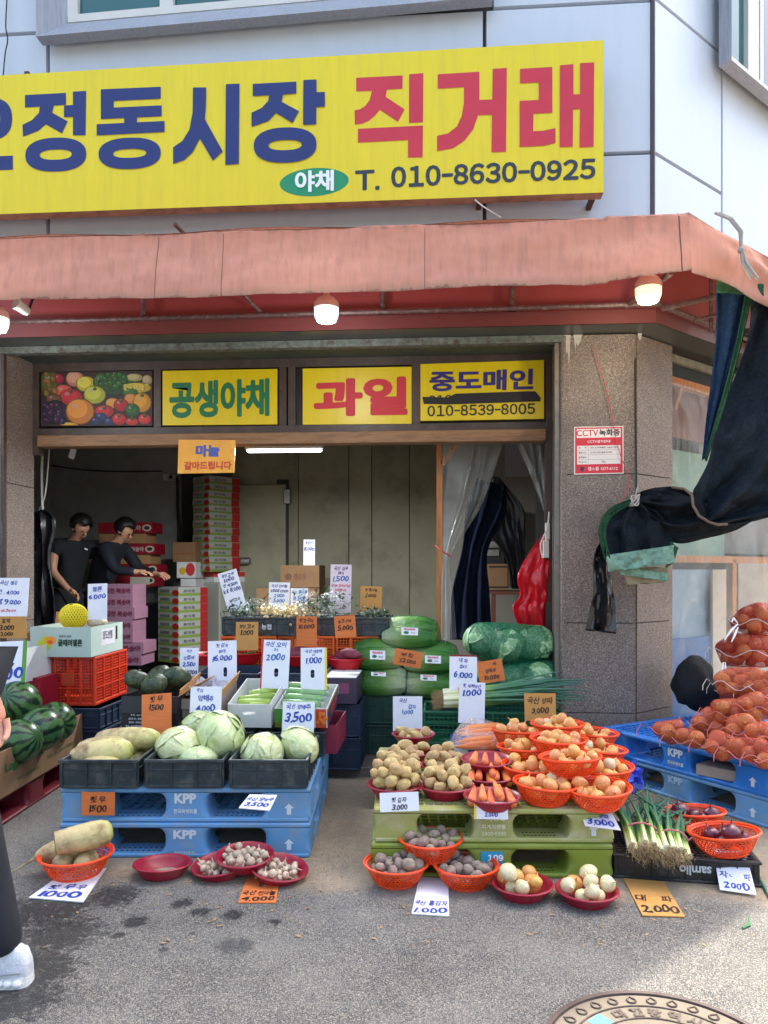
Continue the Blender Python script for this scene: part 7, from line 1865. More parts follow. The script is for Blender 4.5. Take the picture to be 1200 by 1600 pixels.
for k, (px, py, d, r, lb) in enumerate(((27, 1100, 4.25, .135, 'topmost watermelon at the left of the carton'), (30, 1158, 3.95, .12, 'watermelon at the front of the carton beside the hand'), (63, 1140, 4.15, .125, 'watermelon in the middle of the carton'), (86, 1128, 4.45, .125, 'watermelon at the right end of the carton'), (-30, 1130, 4.1, .13, 'watermelon cut by the left edge of the picture'), (-10, 1150, 4.5, .13, 'watermelon behind, near the left edge'), (40, 1150, 4.5, .12, 'watermelon at the back of the carton'))):
    inst(WM, 'watermelon', PD(px, py, d), (R(60 + 12 * k), R(10 * k), k * 1.3), r * .93, label=lb, cat='watermelon', group='watermelons in the carton')
# ================================================================ inside the shop
def boxproto(label, W, D, H, m_out, prints, group):
    return carton(label, W, D, H, m_out, m_out, closed=True, prints=prints, group=group, name='fruit_box')
fb = mat('fruit_box_white', (158, 158, 150), .6, .05, 5)
tomato_prints = [('f', 'rect', 0, .68, 1, 1, (120, 140, 60)), ('f', 'disc', .86, .62, .05, (170, 30, 30), .0016, .028), ('f', 'text', '완숙토마토', .34, .42, .45, .46, (60, 60, 60), .02),
                 ('r', 'rect', 0, .68, 1, 1, (120, 140, 60)), ('r', 'rect', .74, .0, 1, 1, (160, 34, 34), .0012), ('r', 'text', '토마토', .36, .42, .4, .4, (70, 70, 76), .02)]
d_ = 8.3; z0 = PD(338, 893, d_).z; Hb = (893 - 744) / 13 * d_ / F - .002
tb = None
for k in range(13):
    lb = 'printed tomato box, %s in the tall tower' % ORD[12 - k].replace('lowest', 'lowest but the top one') if k == 12 else 'printed tomato box, %s in the tall tower' % ORD[12 - k]
    if k == 12: lb = 'printed tomato box on the very top of the tall tower'
    if k == 0: lb = 'printed tomato box at the bottom of the tall tower'
    if tb is None: tb = boxproto(lb, .30, .40, Hb, fb, tomato_prints, 'tomato boxes in the tall tower'); o = tb
    else: o = copy_tree(tb, label=lb)
    o.location = AT(338, d_ + .2, z0 + (Hb + .002) * k) + Vector((rnd.uniform(-.006, .006), 0, 0)); o.rotation_euler = (0, 0, R(-38) + rnd.uniform(-.02, .02))
d2 = 7.6; z1 = PD(285, 1036, d2).z; H2 = (1036 - 918) / 9 * d2 / F - .002
for k in range(9):
    o = copy_tree(tb, label='printed tomato box, %s in the shorter stack before the cooling unit' % (ORD[8 - k] if k else 'lowest'), group='tomato boxes in the shorter stack')
    o.scale = (1.1, .9, H2 / Hb); o.location = AT(286, d2 + .2, z1 + (H2 + .002) * k); o.rotation_euler = (0, 0, R(-34))
# cooling unit
t = thing('cooling_unit', 'pale cooling unit with two round fans carrying the tower of boxes', 'air conditioner'); uz = .1; ut = z0 - .12
t.location = AT(318, 8.5, uz) + Vector((0, .2, 0)); t.rotation_euler = (0, 0, R(-30))
mb = MB(); mb.bx(-.38, .38, -.2, .2, 0, ut - uz, .015); sub(mb, 'housing', mat('cooling_unit_paint', (170, 168, 156), .5, .05), t, False)
dkp = mat('black_fan', (22, 22, 24), .6)
for zc_ in (.28, .72):
    zc_ = zc_ * (ut - uz); mb = MB(); vv = []
    mb.add([(-.06 + .2 * math.cos(a * .26), -.203, zc_ + .2 * math.sin(a * .26)) for a in range(24)], [tuple(range(24))]); f = sub(mb, 'fan', dkp, t, False)
    mb = MB()
    for r in (.05, .1, .15, .2): mb.tube([(-.06 + r * math.cos(a * .26), -.21, zc_ + r * math.sin(a * .26)) for a in range(24)], .004, 4, closed=True)
    sub(mb, 'grille', dkp, f)
t = carton('red-trimmed carton on the cooling unit beneath the tower', .5, .42, .115, kraft_d, white_b, closed=True, prints=(('f', 'rect', 0, 0, 1, .5, (190, 60, 50)), ('r', 'rect', 0, 0, 1, .5, (190, 60, 50)))); t.location = AT(330, 8.5, ut + .002) + Vector((0, .2, 0)); t.rotation_euler = (0, 0, R(-38))
def ibox(label, x0, y0, x1, y1, d, m_, prints=(), D=.3, rz=0, group=None, dz=0):
    W = (x1 - x0) * d / F; H = (y1 - y0) * d / F; t = carton(label, W, D, H, m_, m_, closed=True, prints=prints, group=group); t.location = PD((x0 + x1) / 2, y1, d) + Vector((0, D / 2, 0)); t.rotation_euler = (0, 0, rz); return t
ibox('white carton with yellow fruit print, left of the tower', 276, 879, 306, 903, 8.2, white_b, (('f', 'disc', .3, .55, .04, (216, 170, 40)), ('f', 'disc', .72, .45, .05, (196, 50, 50), .0012, .07)), group=None)
ibox('brown carton resting on the white fruit carton', 270, 848, 306, 878, 8.2, kraft_d, (('f', 'rect', .1, .55, .9, .6, (150, 60, 50)),))
ibox('white carton below the fruit print carton', 282, 905, 306, 918, 8.2, white_b)
redb = mat('red_gift_box', (150, 22, 44), .5, .06); pinkb = mat('pink_box', (140, 100, 118), .6, .05)
rp = lambda u: (('f', 'text', '참복숭아', .62, .5, .5, .34, (206, 190, 180), .03), ('f', 'disc', .9, .5, .05, (200, 190, 170), .0014, .035), ('f', 'disc', .9, .5, .03, (60, 40, 44), .0018, .02))
for k, (x0, y0, x1, y1, lb) in enumerate(((152, 817, 239, 833, 'topmost long red fruit box behind the man on the right'), (160, 850, 243, 866, 'second long red fruit box behind the man on the right'), (165, 882, 247, 896, 'third long red fruit box by the arm of the man on the right'), (172, 898, 242, 916, 'lowest red fruit box with a white sticker'))):
    ibox(lb, x0, y0, x1, y1, 8.1, redb, rp(0) + ((('f', 'rect', .45, .2, .9, .85, (200, 196, 180), .0024),) if k == 3 else ()), group='long red fruit boxes')
for k, (x0, y0, x1, y1) in enumerate(((154, 834, 229, 849), (160, 867, 236, 881))):
    ibox(('upper', 'lower')[k] + ' kraft tray between the long red fruit boxes', x0, y0, x1, y1, 8.13, kraft)
for k in range(7):
    y0 = 914 + 18 * k; ibox('pink printed fruit box, %s in the pink stack' % ORD[k] if k < 6 else 'pink printed fruit box at the bottom of the pink stack', 150 + 2 * (k % 2), y0, 208 + (3 if k % 3 == 2 else 0) + (14 if k >= 5 else 0), y0 + 17.4, 6.6, pinkb, (('f', 'text', '김천 복숭아', .6, .5, .5, .7, (110, 34, 60), .03),), group='pink fruit boxes')
t = carton('tall pile of dark bins behind the pink boxes', .35, .3, .8, blackb, blackb, closed=True, cat='bin', name='storage_bin'); t.location = AT(232, 8.0, .1) + Vector((0, .3, 0))
ibox('upper brown cabbage-print carton in front of the cold room wall', 438, 884, 499, 918, 7.6, kraft_d, (('f', 'disc', .2, .5, .035, (90, 60, 40)), ('f', 'text', '햇감자', .5, .5, .3, .3, (110, 60, 40), .03)), D=.4, group=None)
ibox('lower brown carton in front of the cold room wall', 400, 920, 499, 962, 7.6, kraft_d, (), D=.4)
ibox('lowest brown carton in front of the cold room wall', 400, 964, 499, 1030, 7.6, kraft_d, (), D=.4)
# camera on the wall, cables
p = PY(262, 745, 8.9); t = thing('security_camera', 'small white security camera at the edge of the grey wall', 'camera', p)
mb = MB(); mb.bx(-.06, .02, 0, .06, -.04, .04, .006); sub(mb, 'mount', mat('white_plastic', (205, 202, 196)), t, False)
mb = MB(); mb.ball((.06, -.03, -.01), .045, 2); sub(mb, 'dome', mat('white_plastic', (205, 202, 196)), t); mb = MB(); mb.ball((.062, -.066, -.012), .022, 2); sub(mb, 'lens', dkp, t)
cable('cable', 'thin cable sagging across the grey inner wall', [(78, 727, 8.9), (130, 734, 8.9), (190, 737, 8.9), (255, 736, 8.9)], .008, cordd)
cable('cable', 'dark cables running down the inner wall corner', [(277, 745, 8.9), (278, 800, 8.9), (281, 830, 8.9), (279, 870, 8.9)], .014, cordd)
cable('pipe', 'white pipe and cord hanging inside the left edge of the opening', [(66, 705, 5.75), (65, 740, 5.75), (66, 790, 5.75), (68, 800, 5.75)], .010, mat('white_plastic', (205, 202, 196)), 'pipe')
cable('cord', 'pale cord looping beside the white pipe', [(77, 702, 5.75), (74, 740, 5.75), (70, 775, 5.75), (61, 797, 5.75)], .005, cordw, 'cord')
mb = MB(); mb.box((0, 0, 0), (.045, .01, .08), (0, .3, 0)); tag(mb.build('paper_tag', card_w, smooth=False, loc=PY(113, 709, 5.9)), 'small white tag hanging under the beam at the left', 'tag')
# hanging black jackets by the left pillar
def cloth(name, label, cat, L_, R_, m_, nu=24, nv=24, amp=.02, fr=5, seed=0, parent=None, thick=.004, yoff=0, group=None):
    """hanging cloth between a left and a right chain of points"""
    def chain(c, v):
        n = len(c) - 1; f = v * n; i = min(int(f), n - 1); t_ = f - i; p0, p1, p2, p3 = c[max(i - 1, 0)], c[i], c[i + 1], c[min(i + 2, n)]
        return .5 * ((2 * p1) + (p2 - p0) * t_ + (2 * p0 - 5 * p1 + 4 * p2 - p3) * t_ * t_ + (3 * p1 - p0 - 3 * p2 + p3) * t_ ** 3)
    Lc = [PD(*p) for p in L_]; Rc = [PD(*p) for p in R_]
    def f(u, v):
        a, b_ = chain(Lc, v), chain(Rc, v); p = a.lerp(b_, u); w = (b_ - a).length
        ph = u * fr * 6.283 + seed + 3.2 * noise.noise(Vector((v * 1.6, seed, u * 3.1)))
        am = amp * (.45 + .9 * abs(noise.noise(Vector((u * 3.3, v * 2.1, seed + 9)))) * 1.6)
        p.y += -am * math.sin(ph) + am * .4 * math.sin(ph * 2.1 + v * 3) + amp * .7 * noise.noise(Vector((u * 5, v * 6, seed))) + amp * .3 * noise.noise(Vector((u * 13, v * 17, seed + 3))) + yoff
        return p
    mb = MB(); mb.grid(f, nu, nv); org = Lc[0].lerp(Rc[0], .5)
    o = mb.build(name, m_, parent, origin=org, solid=thick)
    if parent: o.location = org - parent.location
    if label: tag(o, label, cat, group)
    return o
leather = mat('black_vinyl', (30, 30, 34), .42, .2, 10, bump=.4, bs=16, spec=.5)
cloth('black_apron', 'bundled black vinyl aprons hanging by the left pillar', 'apron', ((56, 800, 5.9), (44, 830, 5.85), (50, 870, 5.85), (46, 930, 5.85), (48, 990, 5.85)), ((72, 796, 5.9), (88, 815, 5.85), (80, 870, 5.85), (86, 930, 5.85), (88, 990, 5.85)), leather, amp=.04, fr=3, seed=2)
# people inside
J = dict(pelvis=(0, .02, .93), waist=(.0, .0, 1.07), chest=(.0, -.05, 1.30), neckb=(0, -.10, 1.44), neck=(0, -.13, 1.47), head=(.0, -.21, 1.57), face=(.1, -1, -.9),
         shoulder_l=(.185, -.08, 1.41), elbow_l=(.235, -.10, 1.13), wrist_l=(.22, -.20, .90), hand_l=(.21, -.24, .81), shoulder_r=(-.185, -.08, 1.41), elbow_r=(-.24, -.12, 1.15), wrist_r=(-.19, -.30, .98), hand_r=(-.16, -.37, .93),
         hip_l=(.09, .02, .90), knee_l=(.11, -.03, .50), ankle_l=(.12, .0, .09), hip_r=(-.09, .02, .90), knee_r=(-.11, -.04, .50), ankle_r=(-.12, .0, .09))
pz = PD(106, 890, 7.4); pz.z = .1
pA = person('person in a black T-shirt bending over inside the shop at the left', pz, R(60), J, black_cloth, black_cloth, sleeve=.55)
mb = MB(); mb.box((.07, -.185, 1.36), (.035, .004, .014), (0, .3, 0)); sub(mb, 'shirt_mark', ink('white'), pA, False)
J2 = dict(pelvis=(0, .05, .93), waist=(.0, .02, 1.07), chest=(.0, -.08, 1.29), neckb=(0, -.15, 1.42), neck=(0, -.18, 1.45), head=(.0, -.25, 1.55), face=(0, -1, -.4),
          shoulder_l=(.18, -.13, 1.38), elbow_l=(.22, -.28, 1.16), wrist_l=(.17, -.50, 1.12), hand_l=(.15, -.58, 1.11), shoulder_r=(-.18, -.13, 1.38), elbow_r=(-.22, -.28, 1.16), wrist_r=(-.17, -.50, 1.14), hand_r=(-.15, -.58, 1.14),
          hip_l=(.09, .02, .90), knee_l=(.11, .0, .50), ankle_l=(.12, .03, .09), hip_r=(-.09, .02, .90), knee_r=(-.11, -.02, .50), ankle_r=(-.12, .0, .09))
pz = PD(160, 890, 7.6); pz.z = .1
person('person in dark long sleeves reaching right towards the red fruit boxes', pz, R(80), J2, navy_cloth, black_cloth)
# office doorway
film = film_mat('door_film', (205, 210, 208), .74, .10, 4)
cloth('plastic_curtain', 'clear plastic curtain tied to the timber post with pink string', 'curtain', ((692, 690, 5.72), (691, 780, 5.72), (692, 868, 5.72), (690, 920, 5.72), (689, 1000, 5.72)), ((787, 690, 5.72), (752, 790, 5.72), (706, 868, 5.72), (708, 920, 5.72), (714, 1000, 5.72)), film, 60, 40, .022, 2.6, 1, thick=.0)
cloth('plastic_curtain', 'clear plastic curtain gathered at the right jamb of the doorway', 'curtain', ((805, 690, 5.75), (828, 740, 5.72), (846, 790, 5.72), (855, 812, 5.72)), ((858, 690, 5.72), (860, 740, 5.72), (860, 790, 5.72), (860, 812, 5.72)), film, 40, 30, .018, 2, 5, thick=.0)
cable('string', 'pink string tying the plastic curtain back', [(680, 852, 5.66), (692, 862, 5.62), (706, 870, 5.64)], .005, cordr, 'string')
coat = mat('navy_coat', (20, 26, 42), .95, .2, 9, bump=.2, bs=14, spec=.1)
ct = cloth('hanging_coat', 'long dark navy coat hanging in the office doorway', 'coat', ((745, 748, 6.3), (728, 800, 6.3), (722, 860, 6.3), (706, 930, 6.3), (704, 1000, 6.3)), ((790, 760, 6.3), (790, 800, 6.3), (762, 860, 6.3), (765, 930, 6.3), (768, 1000, 6.3)), coat, 40, 30, .025, 2.2, 2, thick=.01)
cloth('hanging_jacket', 'black jacket with a sheen hanging right of the long navy coat', 'jacket', ((768, 745, 6.35), (752, 790, 6.35), (762, 830, 6.35), (790, 870, 6.35), (800, 920, 6.35)), ((778, 745, 6.35), (816, 792, 6.35), (820, 830, 6.35), (820, 870, 6.35), (818, 920, 6.35)), leather, 30, 24, .02, 1.8, 4, thick=.01)
mb = MB(); mb.add([PY(*p, 7.6) for p in ((789, 690), (856, 690), (856, 744), (789, 745))], [(0, 3, 2, 1)]); tag(mb.build('calendar', mat('calendar_paper', (150, 152, 154), .7, .05), smooth=False, origin=PY(820, 690, 7.6), solid=.004), 'pale wall calendar seen through the plastic in the office', 'calendar')
mb = MB(); x0, x1 = PY(750, 800, 7.3).x, PY(780, 800, 7.3).x; z0_, z1_ = PY(760, 870, 7.3).z, PY(760, 806, 7.3).z
t = thing('glass_cabinet', 'dark cabinet with reflecting panes behind the hanging coat', 'cabinet', ((x0 + x1) / 2, 7.45, .1)); org = t.location
mb.bx(x0 - .05, x1 + .05, 7.34, 7.66, z0_ - .1, z1_ + .1); o = mb.build('case', blackb, t, smooth=False, origin=org); o.location = (0, 0, 0)
for k in range(5): mb = MB(); h = (z1_ - z0_) / 5; mb.bx(x0, x1, 7.325, 7.338, z0_ + h * k + .01, z0_ + h * (k + 1) - .01); o = mb.build('pane', mat('grey_reflecting_glass', (130, 130, 124), .1, .3, 8), t, smooth=False, origin=org); o.location = (0, 0, 0)
ibox('brown carton with a black line on the office desk', 764, 882, 796, 922, 7.0, kraft_d, (('f', 'rect', .0, .06, .95, .12, (30, 26, 24)), ('f', 'rect', .0, .86, .95, .92, (30, 26, 24)), ('f', 'rect', .90, .12, .95, .86, (30, 26, 24))))
t = thing('desk', 'low brown desk in the office doorway', 'desk'); mb = MB(); a = PD(768, 924, 6.95); b_ = PD(812, 924, 6.95)
mb.bx(a.x, b_.x + .1, a.y, a.y + .4, a.z - .03, a.z); sub(mb, 'desk_top', mat('desk_wood', (104, 56, 40), .6, .1), t, False)
for x in (a.x + .02, b_.x + .08): mb = MB(); mb.bx(x - .02, x + .02, a.y + .01, a.y + .05, .1, a.z - .03); sub(mb, 'leg', mat('desk_wood', (104, 56, 40)), t, False)
redf = mat('red_vinyl', (206, 16, 34), .28, .1, 6, spec=.6, bump=.5, bs=9)
cloth('red_apron', 'shiny red vinyl apron hanging on the right jamb above the cabbage nets', 'apron', ((852, 832, 5.35), (826, 866, 5.33), (809, 900, 5.28), (812, 930, 5.33), (801, 950, 5.28), (812, 982, 5.33)), ((857, 828, 5.35), (859, 866, 5.35), (859, 900, 5.35), (860, 930, 5.35), (860, 955, 5.35), (861, 990, 5.35)), redf, 24, 40, .028, 1.1, 3, thick=.003)
t = thing('power_strip', 'white switch box and power strip on the right jamb', 'power strip', PD(853, 858, 5.26)); mb = MB(); mb.bx(-.02, .02, -.015, .015, -.06, .06, .004); mb.bx(-.005, .025, -.0155, .012, .065, .18, .004); sub(mb, 'box', mat('white_plastic', (205, 202, 196)), t, False)
cable('cord', 'white cord looping down to the power strip', [(858, 800, 5.28), (855, 826, 5.26), (845, 850, 5.25), (848, 872, 5.25)], .006, cordw, 'cord')

# ================================================================ side wall beyond the corner pillar
S0 = Vector((pe.x - CN.x * .06, pe.y - CN.y * .06)); 
def SW(px, py, off=0): return PP(px, py, (S0.x - CN.x * off, S0.y - CN.y * off), CD)
sidew = thing('side_window', 'timber-framed side opening covered with clear plastic sheet', 'window', (S0.x, S0.y, 0)); sorg = sidew.location
def spart(mb, nm, m_, solid=0): o = mb.build(nm, m_, sidew, smooth=False, origin=sorg, solid=solid); o.location = (0, 0, 0); return o
def sq(px0, py0, px1, py1, off): 
    a, b_ = SW(px0, py0, off), SW(px1, py1, off); return [(a.x, a.y, a.z), (b_.x, b_.y, a.z), (b_.x, b_.y, b_.z), (a.x, a.y, b_.z)]
def board(nm, px0, py0, px1, py1, off, colr, rough=.7):
    mb = MB(); mb.add(sq(px0, py0, px1, py1, off), [(0, 3, 2, 1)]); return spart(mb, nm, mat('board_%d_%d_%d' % colr, colr, rough, .1, 2, dirt=(tuple(int(c * .7) for c in colr), .4, 4)), .02)
board('back_wall_panel', 1030, 500, 1330, 1300, .9, (92, 84, 80))
board('blue_panel', 1040, 1000, 1111, 1200, .30, (54, 106, 168)); board('pale_panel', 1040, 890, 1111, 999, .34, (150, 178, 196)); board('cream_board', 1112, 890, 1134, 1160, .28, (196, 184, 166)); board('cream_board', 1152, 872, 1330, 1160, .28, (170, 160, 148))
board('mint_reflection_board', 1036, 700, 1130, 872, .5, (126, 160, 142)); board('grey_reflection_board', 1090, 640, 1330, 870, .55, (120, 116, 112)); board('red_brown_reflection_board', 1036, 600, 1130, 699, .5, (130, 74, 70))  # coloured boards standing in for reflections in the plastic sheet
mb = MB()
def sbar(a, b_, w, off=.0, dp=.05):
    A, B = SW(*a, off), SW(*b_, off); mb.bar(A, B, dp, w) if abs(A.z - B.z) < .3 else mb.bar(A, B, dp, w, up=(CN.x, CN.y, 0))
for a, b_, w in (((1040, 873), (1300, 870), .05), ((1143, 873), (1143, 1200), .05), ((1040, 594), (1300, 640), .06), ((1051, 640), (1062, 602), .03)):
    mb = MB(); A, B = SW(*a), SW(*b_)
    if abs(b_[0] - a[0]) > 50: B.z = A.z
    if a[0] == b_[0]: mb.bar(A, B, .06, .05, up=(CN.x, CN.y, 0))
    else: mb.bar(A, B, .05, w)
    spart(mb, 'timber_bar', timber)
mb = MB()
def sf(u, v):
    a = SW(1040, 598); b_ = SW(1330, 598); z = a.z + (.05 - a.z) * v; p = a.lerp(b_, u)
    k = .012 * noise.noise(Vector((u * 6, v * 5, 3))) + .006 * math.sin(u * 40 + v * 9)
    return (p.x + CN.x * (.034 + k), p.y + CN.y * (.034 + k), z)
mb.grid(sf, 60, 40); spart(mb, 'plastic_sheet', film_mat('window_sheet', (205, 215, 215), .80, .08, 3)).data.polygons.foreach_set('use_smooth', [True] * 2400)
mb = MB(); a, b_ = SW(1040, 532, .0), SW(1400, 532, .0); zz_ = a.z
mb.add([(a.x, a.y, SW(1040, 592).z + .03), (b_.x, b_.y, SW(1040, 592).z + .03), (b_.x, b_.y, zf0 - .01), (a.x, a.y, zf0 - .01)], [(0, 1, 2, 3)]); spart(mb, 'dark_transom_glass', mat('dull_dark_glass', (38, 42, 42), .55, .2, 3, spec=.2))
mb = MB(); mb.bar((a.x, a.y, zf0 - .06), (b_.x, b_.y, zf0 - .06), .06, .05); spart(mb, 'dusty_rail', mat('dusty_rail', (120, 118, 108), .8, .3, 14))
mb = MB(); mb.add([(pe.x - .1, pe.y + .3, 0), (pe.x + 2.2, pe.y + 2.6, 0), (pe.x + 2.2, pe.y + 2.6, 2.9), (pe.x - .1, pe.y + .3, 2.9)], [(0, 1, 2, 3)]); 
mb.v = [v + Vector((-CN.x * 1.0, -CN.y * 1.0 + .0, 0)) for v in mb.v]; bpart(mb, 'interior_wall', grey_in)

# ---- shade net drape at the right
netm = mat('black_shade_net', (20, 22, 26), .85, .3, 60, bump=.6, bs=90)
def netlook(nm, colr, trans=.25):
    m_ = mat(nm, colr, .98, .25, 40, spec=.08, bump=.7, bs=260, trans=trans, dirt=(tuple(min(255, c + 26) for c in colr), .4, 90)); return m_
net1 = netlook('charcoal_shade_net', (36, 43, 51), .12); net2 = netlook('blue_shade_net', (34, 56, 88), .06); gband = netlook('green_hem_band', (46, 84, 60), .02); pale = mat('pale_green_hem', (126, 166, 148), .85, .2, 30, dirt=((74, 92, 84), .8, 22)); drk = mat('hem_lining', (150, 140, 116), .9, .1, 20)
t = thing('shade_net', 'gathered black shade net with green hem tied to the corner pillar', 'shade net', PD(1180, 460, 4.3)); t.location = PD(1180, 460, 4.3)
cloth('drape', None, None, ((1172, 452, 4.35), (1152, 560, 4.38), (1122, 660, 4.40), (1096, 735, 4.42), (1083, 775, 4.42), (1094, 806, 4.44)), ((1340, 470, 4.2), (1345, 600, 4.25), (1330, 700, 4.3), (1262, 782, 4.36), (1186, 812, 4.40), (1112, 824, 4.44)), net1, 90, 90, .075, 2.3, 1, parent=t)
cloth('gathered_sleeve', None, None, ((992, 776, 4.80), (1010, 765, 4.74), (1040, 760, 4.64), (1072, 764, 4.58), (1098, 778, 4.56), (1130, 790, 4.54)), ((996, 802, 4.80), (1022, 828, 4.74), (1062, 848, 4.66), (1110, 840, 4.60), (1160, 826, 4.56), (1215, 790, 4.52)), net1, 60, 70, .07, 2.2, 4, parent=t)
cloth('blue_strip', None, None, ((1117, 447, 4.32), (1116, 540, 4.40), (1104, 640, 4.45), (1096, 720, 4.5)), ((1170, 450, 4.30), (1150, 540, 4.38), (1128, 620, 4.43), (1100, 716, 4.48)), net2, 16, 30, .006, 1.5, 2, parent=t, yoff=-.01)
cloth('green_band', None, None, ((1164, 450, 4.27), (1147, 540, 4.35), (1126, 620, 4.40), (1099, 718, 4.46)), ((1176, 450, 4.27), (1155, 545, 4.35), (1132, 630, 4.40), (1102, 722, 4.45)), gband, 6, 30, .004, 1, 2, parent=t, yoff=-.02)
cloth('green_band', None, None, ((1117, 440, 4.30), (1117, 460, 4.30)), ((1190, 447, 4.25), (1190, 466, 4.25)), gband, 10, 4, .006, 1, 5, parent=t, yoff=-.03)
cloth('flared_end', None, None, ((984, 786, 4.72), (955, 800, 4.68), (938, 828, 4.66), (946, 872, 4.66)), ((1000, 786, 4.72), (1030, 806, 4.68), (1048, 832, 4.66), (1056, 858, 4.66)), net1, 60, 24, .03, 2.6, 2, parent=t)
cloth('pale_hem', None, None, ((945, 868, 4.62), (950, 894, 4.62)), ((1052, 852, 4.60), (1054, 880, 4.60)), pale, 40, 5, .02, 2, 2, parent=t)
cloth('pale_hem', None, None, ((984, 780, 4.70), (950, 796, 4.66), (934, 828, 4.63), (944, 876, 4.62)), ((990, 786, 4.69), (958, 806, 4.65), (946, 832, 4.62), (953, 872, 4.61)), gband, 5, 24, .006, 1, 2, parent=t, yoff=-.01)
cloth('pale_hem', None, None, ((1048, 846, 4.60), (1040, 888, 4.60)), ((1060, 856, 4.60), (1052, 880, 4.60)), gband, 5, 6, .004, 1, 2, parent=t)
cloth('hem_lining', None, None, ((972, 886, 4.70), (976, 904, 4.70), (980, 914, 4.70)), ((1046, 886, 4.70), (1044, 902, 4.70), (1042, 910, 4.70)), drk, 20, 6, .015, 1.5, 2, parent=t)
cloth('pale_hem', None, None, ((966, 884, 4.66), (970, 898, 4.66)), ((1044, 896, 4.66), (1042, 908, 4.66)), pale, 20, 5, .01, 1.5, 3, parent=t)
mb = MB(); k_ = PD(992, 782, 4.66) - t.location
for j in range(3): mb.tube([k_ + Vector((.02 * math.cos(a * .7) * (1 + .2 * j), .04 * math.sin(a * .7), .035 * math.sin(a * .7 + j) )) for a in range(9)], .005, 5, closed=True)
mb.tube([k_, k_ + Vector((.01, 0, .06)), k_ + Vector((.02, 0, .09))], .004, 5); sub(mb, 'knot_rope', mat('braided_rope', (168, 164, 156)), t)
mb = MB(); mb.tube([PD(*p_) - t.location for p_ in ((1050, 761, 4.5), (1070, 764, 4.46), (1081, 773, 4.36), (1083, 790, 4.32), (1092, 806, 4.30), (1108, 816, 4.29), (1122, 820, 4.29), (1136, 819, 4.31))], .008, 6); sub(mb, 'tie_rope', mat('brown_rope', (104, 88, 76), .9), t)
cable('string', 'thin pink string running down the granite pillar to the net knot', [(927, 540, 5.0), (950, 620, 5.0), (966, 700, 5.0), (983, 750, 5.0), (972, 780, 4.98), (955, 795, 4.95)], .0025, cordr, 'string')
cable('cable', 'dark cable running down the corner of the granite pillar to the net knot', [(993, 560, 5.0), (993, 640, 5.0), (994, 720, 5.0), (994, 776, 4.97)], .006, cordd)
cloth('black_bag', 'empty black plastic bag hanging from the gathered shade net', 'bag', ((938, 845, 4.66), (926, 868, 4.66), (925, 930, 4.66), (914, 985, 4.66)), ((946, 850, 4.66), (952, 880, 4.66), (961, 930, 4.66), (962, 990, 4.66)), mat('black_film', (22, 22, 26), .22, .1, 9, spec=.7, bump=.3, bs=10), 16, 30, .03, 1.3, 2, thick=.002)

# ================================================================ manhole
c = PZ(1045, 1662, 0); c.z = 0
t = thing('manhole_cover', 'round cast iron manhole cover with Korean lettering at the lower right', 'manhole cover', c)
iron = mat('rusty_cast_iron', (70, 56, 54), .6, .15, 20, metal=.2, dirt=((98, 88, 76), .5, 24)); dusty = mat('dusty_iron_field', (106, 98, 84), .85, .15, 14, dirt=((110, 98, 84), .6, 30))
RM = .325
mb = MB(); mb.lathe([(0, .006), (RM - .02, .006), (RM - .018, .012), (RM - .004, .012), (RM, .004), (RM, -.01)], 72); sub(mb, 'frame_ring', iron, t)
mb = MB(); mb.lathe([(0, .0075), (RM - .024, .0075)], 72); sub(mb, 'field', dusty, t)
mb = MB()
for r in (.245, .185): mb.tube([(r * math.cos(a * math.pi / 36), r * math.sin(a * math.pi / 36), .008) for a in range(72)], .0035, 6, closed=True)
sub(mb, 'raised_ring', iron, t)
for k in range(30):
    a = k * 2 * math.pi / 30; cx_, cy_ = .272 * math.cos(a), .272 * math.sin(a); mb = MB(); pts = []
    for j in range(12):
        b_ = j * 2 * math.pi / 12; rr = .0135 * (1 + (.5 if j == 0 else 0)); x, y = rr * math.cos(b_), rr * math.sin(b_) * .95; pts.append((cx_ + x * math.cos(a) - y * math.sin(a), cy_ + x * math.sin(a) + y * math.cos(a), .009))
    mb.tube(pts, .0030, 5, closed=True); sub(mb, 'flame_boss', iron, t)
for s, a in (('대', 112), ('전', 98), ('광', 84), ('역', 70), ('시', 56)):
    rr = .213; A = R(a); vv, ff, w = text_mesh(s, .04); mb = MB(); sz = .042
    mb.add([(rr * math.cos(A) + ((x - w / 2) * sz) * math.sin(A) + ((y - .5) * sz) * math.cos(A), rr * math.sin(A) - ((x - w / 2) * sz) * math.cos(A) + ((y - .5) * sz) * math.sin(A), .0105) for x, y in vv], ff)
    sub(mb, 'raised_letter', iron, t, False)
mb = MB(); mb.poly([(r * math.cos(R(a)), r * math.sin(R(a)), .009) for r, a in ((.18, 140), (.235, 138), (.24, 125), (.185, 122))][::-1]); sub(mb, 'blue_mark', ink((70, 160, 190)), t, False)

